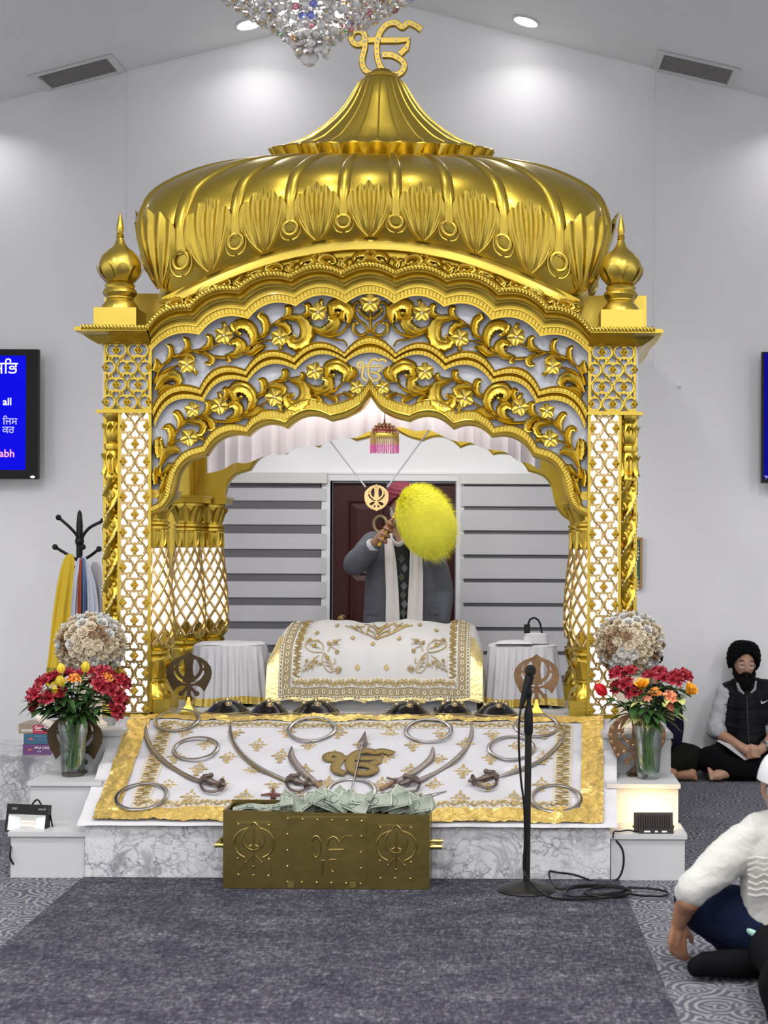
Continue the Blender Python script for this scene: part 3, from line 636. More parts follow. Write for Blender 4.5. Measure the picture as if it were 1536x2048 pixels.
def place_flower(a, y, sc, rot, off=-.004):
    M = Matrix.Translation(L(a, y, D1-off-.016)) @ FACE @ Matrix.Rotation(rot, 4, 'Z') @ Matrix.Scale(sc, 4)
    o = inst('carved_flower', FLW, can, M); inst('gem', gem_me, o, Matrix.Translation(L(a, y, D1-off-.028)))
random.seed(3)
for s in (-1, 1):
    for p, sc in FLOW: a, y = Z5(*p); place_flower(s*a, y, sc, random.uniform(-.5, .5))
    for p, ang in TAILP:                                 # pointed sepals showing behind the flowers
        a, y = Z5(*p); aa = R(ang); dx, dy = -math.cos(aa)*9, -math.sin(aa)*9
        for da in (-.5, 0, .5):
            dx, dy = -math.cos(aa+da)*10, -math.sin(aa+da)*10
            mb = MB(); scroll(mb, [(a-dx, y-dy), (a, y), (a+dx*.9, y+dy*.9)], [4, 4.5, .6], -.004, .014, s, False); mb.build('sepal', GOLD, can)
place_flower(0, 607, 1.35, 0)
for s in (-1, 1):                                        # centre motif of the upper fretwork
    for pts, ws in (([(4, 668), (12, 650), (26, 640), (34, 622), (28, 606), (16, 610)], [3, 3, 3, 3.5, 4, 2]), ([(3, 664), (18, 672), (32, 664), (34, 650), (26, 648)], [3, 4, 5, 5, 3]), ([(4, 640), (14, 630), (22, 622), (20, 616)], [2.5, 6, 5, 1])):
        mb = MB(); scroll(mb, pts, ws, -.008, .02, s, False); mb.ball(L(s*pts[-1][0], pts[-1][1], D1-.01), .008, 7, 5); mb.build('scroll_leaf', GOLD, can)
mb = MB(); scroll(mb, [(0, 668), (0, 640), (0, 615)], [2.5, 4, 3], -.008, .02, 1, False); mb.build('scroll_stem', GOLD, can)
# frieze of scrolls under the dome eave
def eave_y(a): return 484+115*(a/428)**2
mb = MB(); A = [(-418+836*i/60) for i in range(61)]
c1a, c1y = [p[0] for p in C1], [p[1] for p in C1]
vs = []
for a in A: vs += [L(a, eave_y(a)+5, D1+.01), L(a, interp(c1a, c1y, abs(a))+12, D1+.01)]
mb.add(vs, [(2*i, 2*i+1, 2*i+3, 2*i+2) for i in range(60)]); vs2 = [Vector(v)+Vector((0, .05, 0)) for v in vs]; mb.add(vs2, [(2*i+2, 2*i+3, 2*i+1, 2*i) for i in range(60)])
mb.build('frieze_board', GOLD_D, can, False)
FR = [(26, 0), (80, 1), (132, 0), (186, 1), (238, 0), (290, 1), (338, 0), (385, 1)]
for s in (-1, 1):
    for a0, fl in FR:
        base = interp(c1a, c1y, a0)+2; tp = eave_y(a0)+22; mid = (base+tp)/2; hh = (base-tp)/2; f = 1 if fl else -1
        sl = (interp(c1a, c1y, a0+20)-interp(c1a, c1y, a0-20))/40*.8
        def q(x, yv): return (a0+x, mid+yv*hh+sl*x)
        sp = [q(f*-30, .9), q(f*-12, .75), q(f*8, .5), q(f*20, 0), q(f*12, -.6), q(f*-4, -.6), q(f*-8, 0), q(f*2, .15)]
        mb = MB(); scroll(mb, sp, [2, 6, 7.5, 8, 7.5, 6, 5, 3], .0, .022, s); mb.ball(L(s*sp[-1][0], sp[-1][1], D1-.012), .012, 8, 6); mb.build('frieze_scroll', GOLD_L, can)
        for pts, ws in (([q(f*-24, .7), q(f*-30, .1), q(f*-22, -.5), q(f*-12, -.55)], [2, 6, 5, 1]), ([q(f*14, -.5), q(f*26, -.9), q(f*38, -.7)], [5, 5, 1]), ([q(f*16, .3), q(f*30, .5), q(f*36, .2)], [3, 6, 1])):
            mb = MB(); scroll(mb, pts, ws, .0, .018, s, True); mb.build('frieze_leaf', GOLD_L, can)
# ---- the ik onkar sign: strokes of constant width
OM = [([(765+36*math.cos(t), 212-36*math.sin(t)) for t in [TAU*i/20 for i in range(21)]], 'c'), ([(797, 200), (800, 260), (786, 330), (802, 378), (850, 405)], 's'), ([(815, 226), (866, 222)], 'l'),
      ([(1088, 172), (1060, 150), (1022, 137), (990, 158), (958, 137), (912, 145), (878, 185), (862, 240), (864, 310), (886, 370), (930, 400), (978, 395), (1002, 360), (988, 328), (940, 302), (890, 300)], 's'),
      ([(880, 226), (960, 226), (1024, 222), (1012, 265), (978, 297)], 'l')]
def onkar(mb, M, w, d, bev=.3, unit=1/290):              # centred on (905, 270), unit height
    for oi, (pts, kind) in enumerate(OM):
        P = smoothpts(pts, 5) if kind == 's' else pts
        out = [(x-905)*unit for x, y in P], [(270-y)*unit for x, y in P]
        n = len(P); Ls, Rs = [], []
        for i in range(n):
            a, b = max(i-1, 0), min(i+1, n-1); 
            if kind == 'c': a, b = (i-1) % (n-1), (i+1) % (n-1)
            tx, ty = out[0][b]-out[0][a], out[1][b]-out[1][a]; l = math.hypot(tx, ty) or 1
            Ls.append((out[0][i]-ty/l*w/2, out[1][i]+tx/l*w/2)); Rs.append((out[0][i]+ty/l*w/2, out[1][i]-tx/l*w/2))
        prof = [(-1, -1), (-1, .4), (-.75, 1), (.75, 1), (1, .4), (1, -1)]; m = len(prof); vs = []
        for i in range(n):
            c = ((Ls[i][0]+Rs[i][0])/2, (Ls[i][1]+Rs[i][1])/2); h = ((Rs[i][0]-Ls[i][0])/2, (Rs[i][1]-Ls[i][1])/2)
            for u, zz in prof: vs.append(M @ Vector((c[0]+h[0]*u, c[1]+h[1]*u, zz*d/2*(1+.03*oi))))
        fs = [(i*m+j, i*m+(j+1) % m, (i+1)*m+(j+1) % m, (i+1)*m+j) for i in range(n-1) for j in range(m)]
        fs += [tuple(range(m-1, -1, -1)), tuple(range((n-1)*m, n*m))]
        mb.add(vs, fs)
c = L(0, 741, D1-.03); mb = MB(); onkar(mb, Matrix.Translation(c+Vector((.012, 0, 0))) @ FACE @ Matrix.Scale(.125, 4), .11, .05); mb.build('arch_emblem', BRASS, can)
# ---- dome
DC = 8.65; A0, B0 = 1.16, .66; TA, TB = .60, .24
def plan(t):                                             # superellipse point by angle
    c, s = math.cos(t), math.sin(t); n = 9.
    r = (abs(c/A0)**n+abs(s/B0)**n)**(-1/n); return r*c, r*s
NP = 2000; pl = [plan(-PI/2+TAU*i/NP) for i in range(NP+1)]; al = [0.]
for p, q in zip(pl, pl[1:]): al.append(al[-1]+math.hypot(q[0]-p[0], q[1]-p[1]))
PER = al[-1]
def arc_at(px, py): return min(range(NP), key=lambda i: (pl[i][0]-px)**2+(pl[i][1]-py)**2)
# rib stations: u = k+.5 for k in 0..23, u=0 at the front centre
fx = [.139, .419, .705, .985]; sy = [-.44, -.15, .15, .44]
st_u, st_s = [0.], [0.]
quart = [(x, -B0) for x in fx]+[(A0, y) for y in sy]+[(x, B0) for x in reversed(fx)]
for k, (px, py) in enumerate(quart): st_u.append(k+.5); st_s.append(al[arc_at(px, py)])
st_u.append(12.); st_s.append(PER/2)
def base_pt(u):
    u = u % 24; v = u if u <= 12 else 24-u; s = interp(st_u, st_s, v); f = s/PER*NP
    # al is not uniform in index: search
    lo, hi = 0, NP
    while hi-lo > 1:
        m_ = (lo+hi)//2
        if al[m_] <= s: lo = m_
        else: hi = m_
    t = (s-al[lo])/max(1e-9, al[hi]-al[lo]); x = lerp(pl[lo][0], pl[hi][0], t); y = lerp(pl[lo][1], pl[hi][1], t)
    return (x if u <= 12 else -x), y
VS = [0, .08, .19, .3, .42, .54, .66, .78, .9, 1.]
VZ = [0, .13, .315, .457, .60, .707, .815, .897, .957, 1.]
VB = [0, .08, .13, .157, .161, .153, .135, .118, .07, .0]
VW = [0, 0, 0, .03, .10, .22, .42, .64, .86, 1.]
def sm(xs, ys, x):                                        # smooth interpolation (cosine-blended slopes)
    i = max(0, min(len(xs)-2, next((k for k in range(len(xs)-1) if x <= xs[k+1]), len(xs)-2)))
    h = xs[i+1]-xs[i]; t = max(0, min(1, (x-xs[i])/h))
    m0 = ((ys[i+1]-ys[i-1])/(xs[i+1]-xs[i-1]) if i > 0 else (ys[1]-ys[0])/(xs[1]-xs[0]))*h
    m1 = ((ys[i+2]-ys[i])/(xs[i+2]-xs[i]) if i+2 < len(xs) else (ys[-1]-ys[-2])/(xs[-1]-xs[-2]))*h
    return (2*t**3-3*t*t+1)*ys[i]+(t**3-2*t*t+t)*m0+(-2*t**3+3*t*t)*ys[i+1]+(t**3-t*t)*m1
ZE0 = 2.80
def dome0(u, v):
    bx, by = base_pt(u); ang = -PI/2+TAU*u/24; tx, ty = TA*math.cos(ang), TB*math.sin(ang)
    w, bl, hz = sm(VS, VW, v), sm(VS, VB, v), sm(VS, VZ, v)
    # outward direction of the plan
    gx, gy = abs(bx/A0)**4*(1 if bx > 0 else -1)/A0, abs(by/B0)**4*(1 if by > 0 else -1)/B0; g = math.hypot(gx, gy) or 1; gx /= g; gy /= g
    gx, gy = gx*(.35+.65*abs(gx)), gy*.5
    if abs(gx) > .0: pass
    x = lerp(bx, tx, w)+gx*bl; y = lerp(by, ty, w)+gy*bl
    ze = ZE0+.375*max(0, 1-(bx/1.15)**2)+.28*max(0, 1-(by/B0)**2)
    zt = 3.80-.045*max(0, -math.sin(ang))-.0*max(0, math.sin(ang))
    return Vector((x, DC+y, lerp(ze, zt, hz)))
def dome(u, v, h=0.):
    p = dome0(u, v)
    e = .02; a = dome0(u+e, v)-dome0(u-e, v); b = dome0(u, min(1, v+.01))-dome0(u, max(0, v-.01)); n = a.cross(b)
    if n.length < 1e-9: return p
    n.normalize(); return p+n*h
def gore(u): f = (u % 1)-.5; return .018*(math.cos(PI*2*f*.5)-.7)
mb = MB()
NU, NV = 24*8, 30
def dsurf(i, j):
    u = i*24; f = abs(((u+.5) % 1)-.5)*2; v = j      # f: 1 mid-gore .. 0 at rib? ribs stand at k+.5
    g = abs((u % 1)-.5)*2                               # 0 at a rib, 1 mid-gore
    return dome(u, v, .024*(1-(1-g)**2)*min(1, v*5)*(1-.6*v)-.012)
mb.grid(dsurf, NU, NV, cu=True); mb.build('dome_shell', GOLD, can, True, 60)
mb = MB()                                               # flat eave band
def eband(i, j):
    u = i*24; p = dome0(u, 0); pr = [(0, .02), (.012, .0), (.016, -.012), (.016, -.045), (.0, -.052), (-.06, -.052)][round(j*5)]
    bx, by = base_pt(u); gx, gy = abs(bx/A0)**4*(1 if bx > 0 else -1)/A0, abs(by/B0)**4*(1 if by > 0 else -1)/B0; g = math.hypot(gx, gy) or 1
    return Vector((p.x+gx/g*pr[0], p.y+gy/g*pr[0], p.z+pr[1]))
mb.grid(eband, 24*6, 6, cu=True); mb.build('eave_band', GOLD_L, can, True, 35)
for k in range(24):                                     # ribs
    u0 = k+.5
    def rf(i, j):
        v = .125+.875*i; a = PI*j; wd = lerp(.115, .09, i)*(1+.35*math.sin(PI*min(1, i*1.1)))
        return dome(u0+math.cos(a)*wd*-1, v, -.012+.030*math.sin(a)*(1-.45*i))
    rib = MB().grid(rf, 20, 7).build('dome_rib', GOLD, can, True, 70)
    pts = [dome(u0+.13*math.cos(t), .105+.030*math.sin(t), .012) for t in [TAU*i/14 for i in range(14)]]
    MB().tube(pts, .010, 6, closed=True).build('rib_loop', GOLD_L, rib)
for k in range(24):                                     # acanthus leaves
    def lf(i, j):
        s = 2*i-1; t = j
        wid = .13+.32*math.sin(PI*.5*min(1, t*1.25)); 
        top = 1-.34*abs(s)**2.3-.06*(1-abs(math.cos(s*PI*2.5)))
        v = .03+.30*t*top
        fan = math.cos(s*PI*5)
        h = .004+.022*t**1.4*(1-.45*s*s)+.0095*fan*min(1, t*1.8)*(1-abs(s)**6)+.004*math.exp(-(s/.07)**2)*(1-t)+(.022*max(0, t-.86)/.14*(1-min(1, abs(s)*2.2))) 
        if abs(s) > .98 or t > .985: h = min(h, .012) if t <= .985 else h
        if i in (0., 1.): h = -.004
        return dome(k+s*wid, v, h)
    MB().grid(lf, 41, 15).build('acanthus_leaf', GOLD, can, True, 75)
    for sg in (-1, 1):                                  # outlining strokes curling to the rib loops
        pts = [dome(k+sg*q, v, .010) for q, v in ((.05, .03), (.16, .06), (.27, .10), (.34, .15), (.37, .20))]
        MB().tube(smoothpts([tuple(p) for p in pts], 4), .0055, 5).build('leaf_vein', GOLD_L, can)
        pts = [dome(k+sg*q, v, .008) for q, v in ((.47, .05), (.37, .06), (.31, .09), (.33, .14))]
        MB().tube(smoothpts([tuple(p) for p in pts], 4), .005, 5).build('leaf_vein', GOLD_L, can)
# cap: scalloped lotus rim and fluted spire
zc = lambda ang: 3.80-.04*max(0, -math.sin(ang))
NF = 26
capp = [(.98, -.012, .0), (1.03, -.010, 1), (1.09, .046, 1), (1.06, .054, 1), (.93, .066, .3), (.78, .10, .1), (.63, .155, 0), (.50, .215, 0), (.40, .275, 0), (.325, .335, 0), (.275, .385, 0), (.245, .415, 0), (.215, .445, 0), (.175, .468, 0), (.13, .482, 0)]
def capf(i, j):
    ang = TAU*i; r, z, sc = capp[round(j*(len(capp)-1))]; q = r*(TA+.045)/1.07
    sca = 1+.06*sc*(abs(math.sin(ang*NF/2))-1)
    k = max(0, min(1, z/.40)); kb = lerp((TB+.045)/(TA+.045), 1, k**1.2)
    return Vector((q*math.cos(ang)*sca, DC+.18*min(1, z/.45)*0+q*math.sin(ang)*kb*sca, zc(ang)*(1-k)+3.785*k+z-.012))
MB().grid(capf, NF*8, len(capp), cu=True).build('dome_cap', GOLD, can, True, 45)
for k in range(NF):                                      # flutes on the spire
    ang = TAU*(k+.5)/NF; pts = []
    for r, z, sc in capp[4:13]:
        q = r*(TA+.045)/1.07; kk = max(0, min(1, z/.40)); kb = lerp((TB+.045)/(TA+.045), 1, kk**1.2)
        pts.append((q*math.cos(ang), DC+q*math.sin(ang)*kb, zc(ang)*(1-kk)+3.785*kk+z-.012))
    MB().tube(smoothpts(pts, 3), [.006]*24+[.004], 5).build('spire_flute', GOLD_L, can)
zt = 3.785+.452
MB().lathe([(.075, 0), (.095, .006), (.10, .014), (.095, .024), (.07, .034), (.06, .045), (.05, .055), (.03, .058)], (0, DC, zt), 32, mod=lambda a, z, r: r*(1+.03*math.cos(12*a) if z < .03 else 1+.05*math.cos(12*a))).build('spire_collar', GOLD_L, can)
pc = W(769, 99, DC); mb = MB(); onkar(mb, Matrix.Translation((pc.x+.006, DC, pc.z)) @ FACE @ Matrix.Scale(.327, 4), .118, .085)
em = mb.build('top_emblem', mat('emblem_gold', (.46, .335, .075), .42, 1.), can)
mb = MB()
for pts, kind in OM:
    P = smoothpts(pts, 5) if kind == 's' else pts; acc = 0; last = None
    for i, (x, y) in enumerate(P):
        if last is None or math.hypot(x-last[0], y-last[1]) > 24:
            mb.ball(Vector((pc.x+.006+(x-905)/290*.327, DC-.016, pc.z+(270-y)/290*.327)), .0058, 6, 4); last = (x, y)
tag(mb.build('studs', GEM, em), 'row of round glass studs', kind='stuff')
# ---- pillars
PW, PH = 46., 70.6
def jali_holes():
    hs = []
    for sg in (-1, 1):
        o = [(sg*(8+11.2*math.cos(R(t))), 11.2*math.sin(R(t))) for t in range(-118, 119, 18)]; o += [(sg*2.5, 7.5), (sg*8.6, 1.2), (sg*8.6, -1.2), (sg*2.5, -7.5)]; hs.append(o)
        hs.append([(-5.8, sg*15), (-7.2, sg*17.5), (-6.4, sg*20.5), (-3, sg*25), (0, sg*30.5), (3, sg*25), (6.4, sg*20.5), (7.2, sg*17.5), (5.8, sg*15), (3.4, sg*13.6), (1.2, sg*14.6), (0, sg*17), (-1.2, sg*14.6), (-3.4, sg*13.6)])
        for s2 in (-1, 1): hs.append([(s2*11.5+2.1*math.cos(t), sg*16.2+2.4*math.sin(t)) for t in [TAU*i/7 for i in range(7)]])
        for s2 in (-1, 1): hs.append([(s2*7.3+1.3*math.cos(t), sg*27+1.8*math.sin(t)) for t in [TAU*i/6 for i in range(6)]])
    return hs
def clip(poly, x0, x1, y0, y1):
    for ax, lim, sg in ((0, x0, 1), (0, x1, -1), (1, y0, 1), (1, y1, -1)):
        out = []
        for i, p in enumerate(poly):
            q = poly[i-1]; ip, iq = sg*(p[ax]-lim) >= 0, sg*(q[ax]-lim) >= 0
            if ip != iq:
                t = (lim-q[ax])/(p[ax]-q[ax]); out.append((q[0]+(p[0]-q[0])*t, q[1]+(p[1]-q[1])*t))
            if ip: out.append(p)
        poly = out
        if not poly: return []
    ar = abs(sum(a[0]*b[1]-b[0]*a[1] for a, b in zip(poly, poly[1:]+poly[:1])))/2
    return poly if ar > 4 else []
BUD = MB()
for k in range(4):
    a = TAU*k/4
    def bf(u, v): 
        x = v*9.5 if k % 2 == 0 else v*7.5; y = (u-.5)*9*math.sin(PI*min(1, .15+.85*v)); z = 5*math.cos(PI*(u-.5))*math.sin(PI*min(.96, .2+.7*v))
        return Vector((x*math.cos(a)-y*math.sin(a), x*math.sin(a)+y*math.cos(a), z))
    BUD.grid(bf, 5, 4)
BUDM = BUD.mesh('lattice_bud', GOLD_L)
def jali(name, x0, x1, y0, y1, d, cx, cyy, pw, ph, web=1., parent=can, flip=1, m=GOLD):
    """pierced panel, px rectangle at depth d given as half-distances (x0<x1, both on one side) and heights; flowers at (cx, cyy)+lattice"""
    fx_, fy_ = pw/PW, ph/PH; holes = []; buds = []
    for j in range(-20, 40):
        for i in range(-4, 5):
            ox = cx+(i+.5*(j % 2))*pw; oy = cyy+j*ph/2
            if ox < x0-pw or ox > x1+pw or oy < y0-ph or oy > y1+ph: continue
            if x0-2 <= ox <= x1+2 and y0+4 <= oy <= y1-4: buds.append((ox, oy))
            for h in jali_holes():
                hm = (sum(p[0] for p in h)/len(h), sum(p[1] for p in h)/len(h)); c_ = clip([(ox+lerp(hm[0], p[0], web)*fx_, oy+lerp(hm[1], p[1], web)*fy_) for p in h], x0+.8, x1-.8, y0+1.5, y1-1.5)
                if c_: holes.append(c_)
    sc = d/F
    def tr(v): return Vector((flip*v.x, v.y, v.z))
    pts = [Vector(p) for p in ((x0, y0), (x1, y0), (x1, y1), (x0, y1))]; cons = [(0, 1), (1, 2), (2, 3), (3, 0)]
    for h in holes: n0 = len(pts); n = len(h); pts += [Vector(p) for p in h]; cons += [(n0+i, n0+(i+1) % n) for i in range(n)]
    cv, ce, cf = geometry.delaunay_2d_cdt(pts, cons, [], 1, 1e-4)[:3]
    bbx = [(min(p[0] for p in h), max(p[0] for p in h), min(p[1] for p in h), max(p[1] for p in h)) for h in holes]
    def in_hole(x, y):
        for h, (xa, xb, ya, yb) in zip(holes, bbx):
            if xa < x < xb and ya < y < yb:
                c = False
                for p, q in zip(h, h[1:]+h[:1]):
                    if (p[1] > y) != (q[1] > y) and x < (q[0]-p[0])*(y-p[1])/(q[1]-p[1])+p[0]: c = not c
                if c: return True
        return False
    keep = [f for f in cf if not in_hole(sum(cv[i].x for i in f)/3, sum(cv[i].y for i in f)/3)]
    mb = MB(); nv_ = len(cv); V3 = [L(flip*p.x, p.y, d-.010) for p in cv]; V4 = [v+Vector((0, .010, 0)) for v in V3]
    cnt = {}
    for f in keep:
        for i in range(3): e = (f[i], f[(i+1) % 3]); k = (min(e), max(e)); cnt[k] = cnt.get(k, 0)+1
    mb.add(V3+V4, [tuple(f) for f in keep]+[(k[0], k[1], k[1]+nv_, k[0]+nv_) for k, c in cnt.items() if c == 1])
    sc = d/F
    for j in range(-20, 40):                              # raised ogee lines
        for i in range(-4, 5):
            for sg in (-1, 1):
                run = []
                for k in range(13):
                    t = k/12; yy = cyy+(j+t)*ph/2; xx = cx+i*pw+sg*pw/4*(1+math.cos(PI*t if j % 2 == 0 else PI+PI*t))
                    if x0 < xx < x1 and y0 < yy < y1: run.append(L(flip*xx, yy, d-.010))
                    elif len(run) > 1: mb.tube(run, .0042, 5); run = []
                    else: run = []
                if len(run) > 1: mb.tube(run, .0042, 5)
    o = mb.build(name, m, parent, False)
    for bx, by in buds: inst('lattice_bud', BUDM, o, Matrix.Translation(L(flip*bx, by, d-.009)) @ FACE @ Matrix.Rotation(PI/2, 4, 'Z') @ Matrix.Diagonal((sc*fy_, sc*fx_*.95, sc, 1)))
    return o
def acanthus_cup(mb, o, r0, r1, z0, z1, n=10, out=.3, down=False):   # leafy collar round a shaft
    for k in range(n):
        a0 = TAU*k/n
        def pf(u, v):
            aa = a0+(u-.5)*TAU/n*1.05*(1-.3*v**3); zz = lerp(z0, z1, v*(1-.22*abs(2*u-1)**2))
            rr = lerp(r0, r1, v)+.006*math.cos((u-.5)*TAU*1.5)+out*.03*max(0, v-.6)*2.5
            return Vector(o)+Vector((rr*math.cos(aa), rr*math.sin(aa), zz))
        mb.grid(pf, 7, 5)
def spiral_column(s, y0):
    x = s*1.384; o = (x, y0, 0); zt_, zb = 2.262, DECK
    cp = MB().lathe([(.052, zt_), (.052, zt_-.02), (.044, zt_-.035), (.036, zt_-.05), (.044, zt_-.075), (.049, zt_-.11), (.04, zt_-.155), (.034, zt_-.165), (.047, zt_-.17), (.05, zt_-.185), (.047, zt_-.20), (.036, zt_-.205), (.045, zt_-.225), (.05, zt_-.27), (.043, zt_-.33), (.046, zt_-.338), (.049, zt_-.348), (.046, zt_-.358)][::-1], o, 24, mod=lambda a, z, r: r*(1+.05*math.cos(9*a)))
    acanthus_cup(cp, o, .038, .050, zt_-.15, zt_-.06, 8); acanthus_cup(cp, o, .040, .052, zt_-.30, zt_-.22, 8); acanthus_cup(cp, o, .046, .05, zt_-.26, zt_-.335, 8)
    cp.build('column_capital', GOLD, can)
    z0, z1 = .99, zt_-.356
    def sf(i, j):
        a = TAU*i; z = lerp(z0, z1, j); ph = 3*a-z*37
        r = .038+.011*math.cos(ph)+.005*max(0, math.cos(ph))**4+.003*math.cos(2*ph+.6)*math.sin(z*70)
        return Vector((x+r*math.cos(a), y0+r*math.sin(a), z))
    sh = MB().grid(sf, 36, 200, cu=True).build('spiral_shaft', GOLD, can, True, 80)
    mb = MB(); mv = MB()
    for st_ in range(3):
        n = 44
        for k in range(n):
            z = lerp(z0+.02, z1-.02, k/n); a = (z*37+TAU*st_)/3
            mb.ball((x+.056*math.cos(a), y0+.056*math.sin(a), z), .0042, 5, 4)
        for k in range(17):                               # little scrolls winding between the ridges
            zc_ = lerp(z0+.04, z1-.04, k/16); pts = []
            for i in range(10):
                t = i/9*5; rr = .018*(1-.7*i/9); z = zc_+rr*math.cos(t)*1.3; a = (zc_*37+TAU*st_+PI)/3+rr*math.sin(t)/.045+.1
                pts.append((x+.041*math.cos(a), y0+.041*math.sin(a), z))
            mv.tube(pts, [.0075-.0004*i for i in range(10)], 5)
    tag(mb.build('studs', GEM, sh), 'glass studs along the spiral ridges', kind='stuff'); tag(mv.build('shaft_scrolls', GOLD_L, sh), kind='stuff')
    bs = MB().lathe([(.056, zb), (.056, zb+.03), (.046, zb+.05), (.05, zb+.09), (.055, zb+.14), (.045, zb+.2), (.038, zb+.23), (.046, zb+.30), (.05, zb+.335), (.046, zb+.356)], o, 24, mod=lambda a, z, r: r*(1+.05*math.cos(9*a)))
    acanthus_cup(bs, o, .046, .05, zb+.24, zb+.34, 8); bs.build('column_base', GOLD, can)
def lattice_column(o, sc, rs=1.5, ns=10):
    """bulbous shaft of lozenge lattice lit from inside; o base centre on deck, sc scale"""
    z = lambda v: o[2]+v*sc
    X, Y = o[0], o[1]; oo = (X, Y, o[2])
    pb = MB().box((X, Y, o[2]+.045*sc), (.15*sc*rs, .15*sc*rs, .09*sc)); pb.lathe([(.07*sc*rs, .09*sc), (.072*sc*rs, .11*sc), (.066*sc*rs, .14*sc), (.05*sc*rs, .17*sc), (.046*sc*rs, .178*sc), (.056*sc*rs, .185*sc), (.056*sc*rs, .195*sc), (.048*sc*rs, .20*sc), (.056*sc*rs, .235*sc), (.066*sc*rs, .28*sc), (.064*sc*rs, .305*sc), (.05*sc*rs, .325*sc), (.058*sc*rs, .33*sc), (.058*sc*rs, .345*sc), (.05*sc*rs, .35*sc), (.066*sc*rs, .375*sc), (.07*sc*rs, .39*sc)], oo, 28, mod=lambda a, zz, r: r*(1+.03*math.cos(8*a)))
    acanthus_cup(pb, oo, .05*sc*rs, .075*sc*rs, .345*sc, .46*sc, 9, .15); acanthus_cup(pb, oo, .046*sc*rs, .070*sc*rs, .185*sc, .10*sc, 6, .2); acanthus_cup(pb, oo, .05*sc*rs, .07*sc*rs, .20*sc, .30*sc, 6, .0)
    pb.build('column_base', GOLD, can)
    rz = [(.38, .066), (.46, .070), (.55, .070), (.65, .066), (.75, .060), (.85, .052), (.92, .047)]
    def rad(v): return sm([q[0] for q in rz], [q[1] for q in rz], v)
    MB().lathe([(rad(v)*sc*rs*.90, v*sc) for v in [.38+.54*i/14 for i in range(15)]], oo, 20).build('lit_core', LIT, can)
    mb = MB(); st_ = MB()
    for sg in (-1, 1):
        for k in range(ns):
            pts = []
            for i in range(31):
                v = .38+.53*i/30; a = TAU*(k+.25)/ns+sg*v*TAU*.95; r = rad(v)*sc*rs; pts.append((X+r*math.cos(a), Y+r*math.sin(a), o[2]+v*sc))
            mb.tube(pts, .0095*sc, 5)
            if sg > 0:
                for i in range(1, 31, 3):
                    st_.ball(Vector(pts[i])*1.0, .0075*sc, 5, 4)
    lt = mb.build('lozenge_lattice', ROSEG, can)
    tag(st_.build('studs', GEM, lt), 'glass studs on the lattice', kind='stuff')
    cp = MB().lathe([(.046*sc*rs, .90*sc), (.052*sc*rs, .95*sc), (.054*sc*rs, .99*sc), (.048*sc*rs, 1.0*sc), (.056*sc*rs, 1.005*sc), (.056*sc*rs, 1.018*sc), (.048*sc*rs, 1.022*sc), (.056*sc*rs, 1.03*sc), (.056*sc*rs, 1.042*sc), (.046*sc*rs, 1.05*sc), (.048*sc*rs, 1.10*sc), (.062*sc*rs, 1.155*sc), (.06*sc*rs, 1.17*sc)], oo, 28, mod=lambda a, zz, r: r*(1+.03*math.cos(8*a)))
    acanthus_cup(cp, oo, .053*sc*rs, .052*sc*rs, 1.0*sc, .90*sc, 9, .1); acanthus_cup(cp, oo, .047*sc*rs, .066*sc*rs, 1.055*sc, 1.15*sc, 8, .3)
    cp.box((X, Y, o[2]+1.185*sc), (.155*sc*rs, .155*sc*rs, .034*sc)); cp.box((X, Y, o[2]+1.206*sc), (.165*sc*rs, .165*sc*rs, .012*sc)); cp.build('column_capital', GOLD, can)
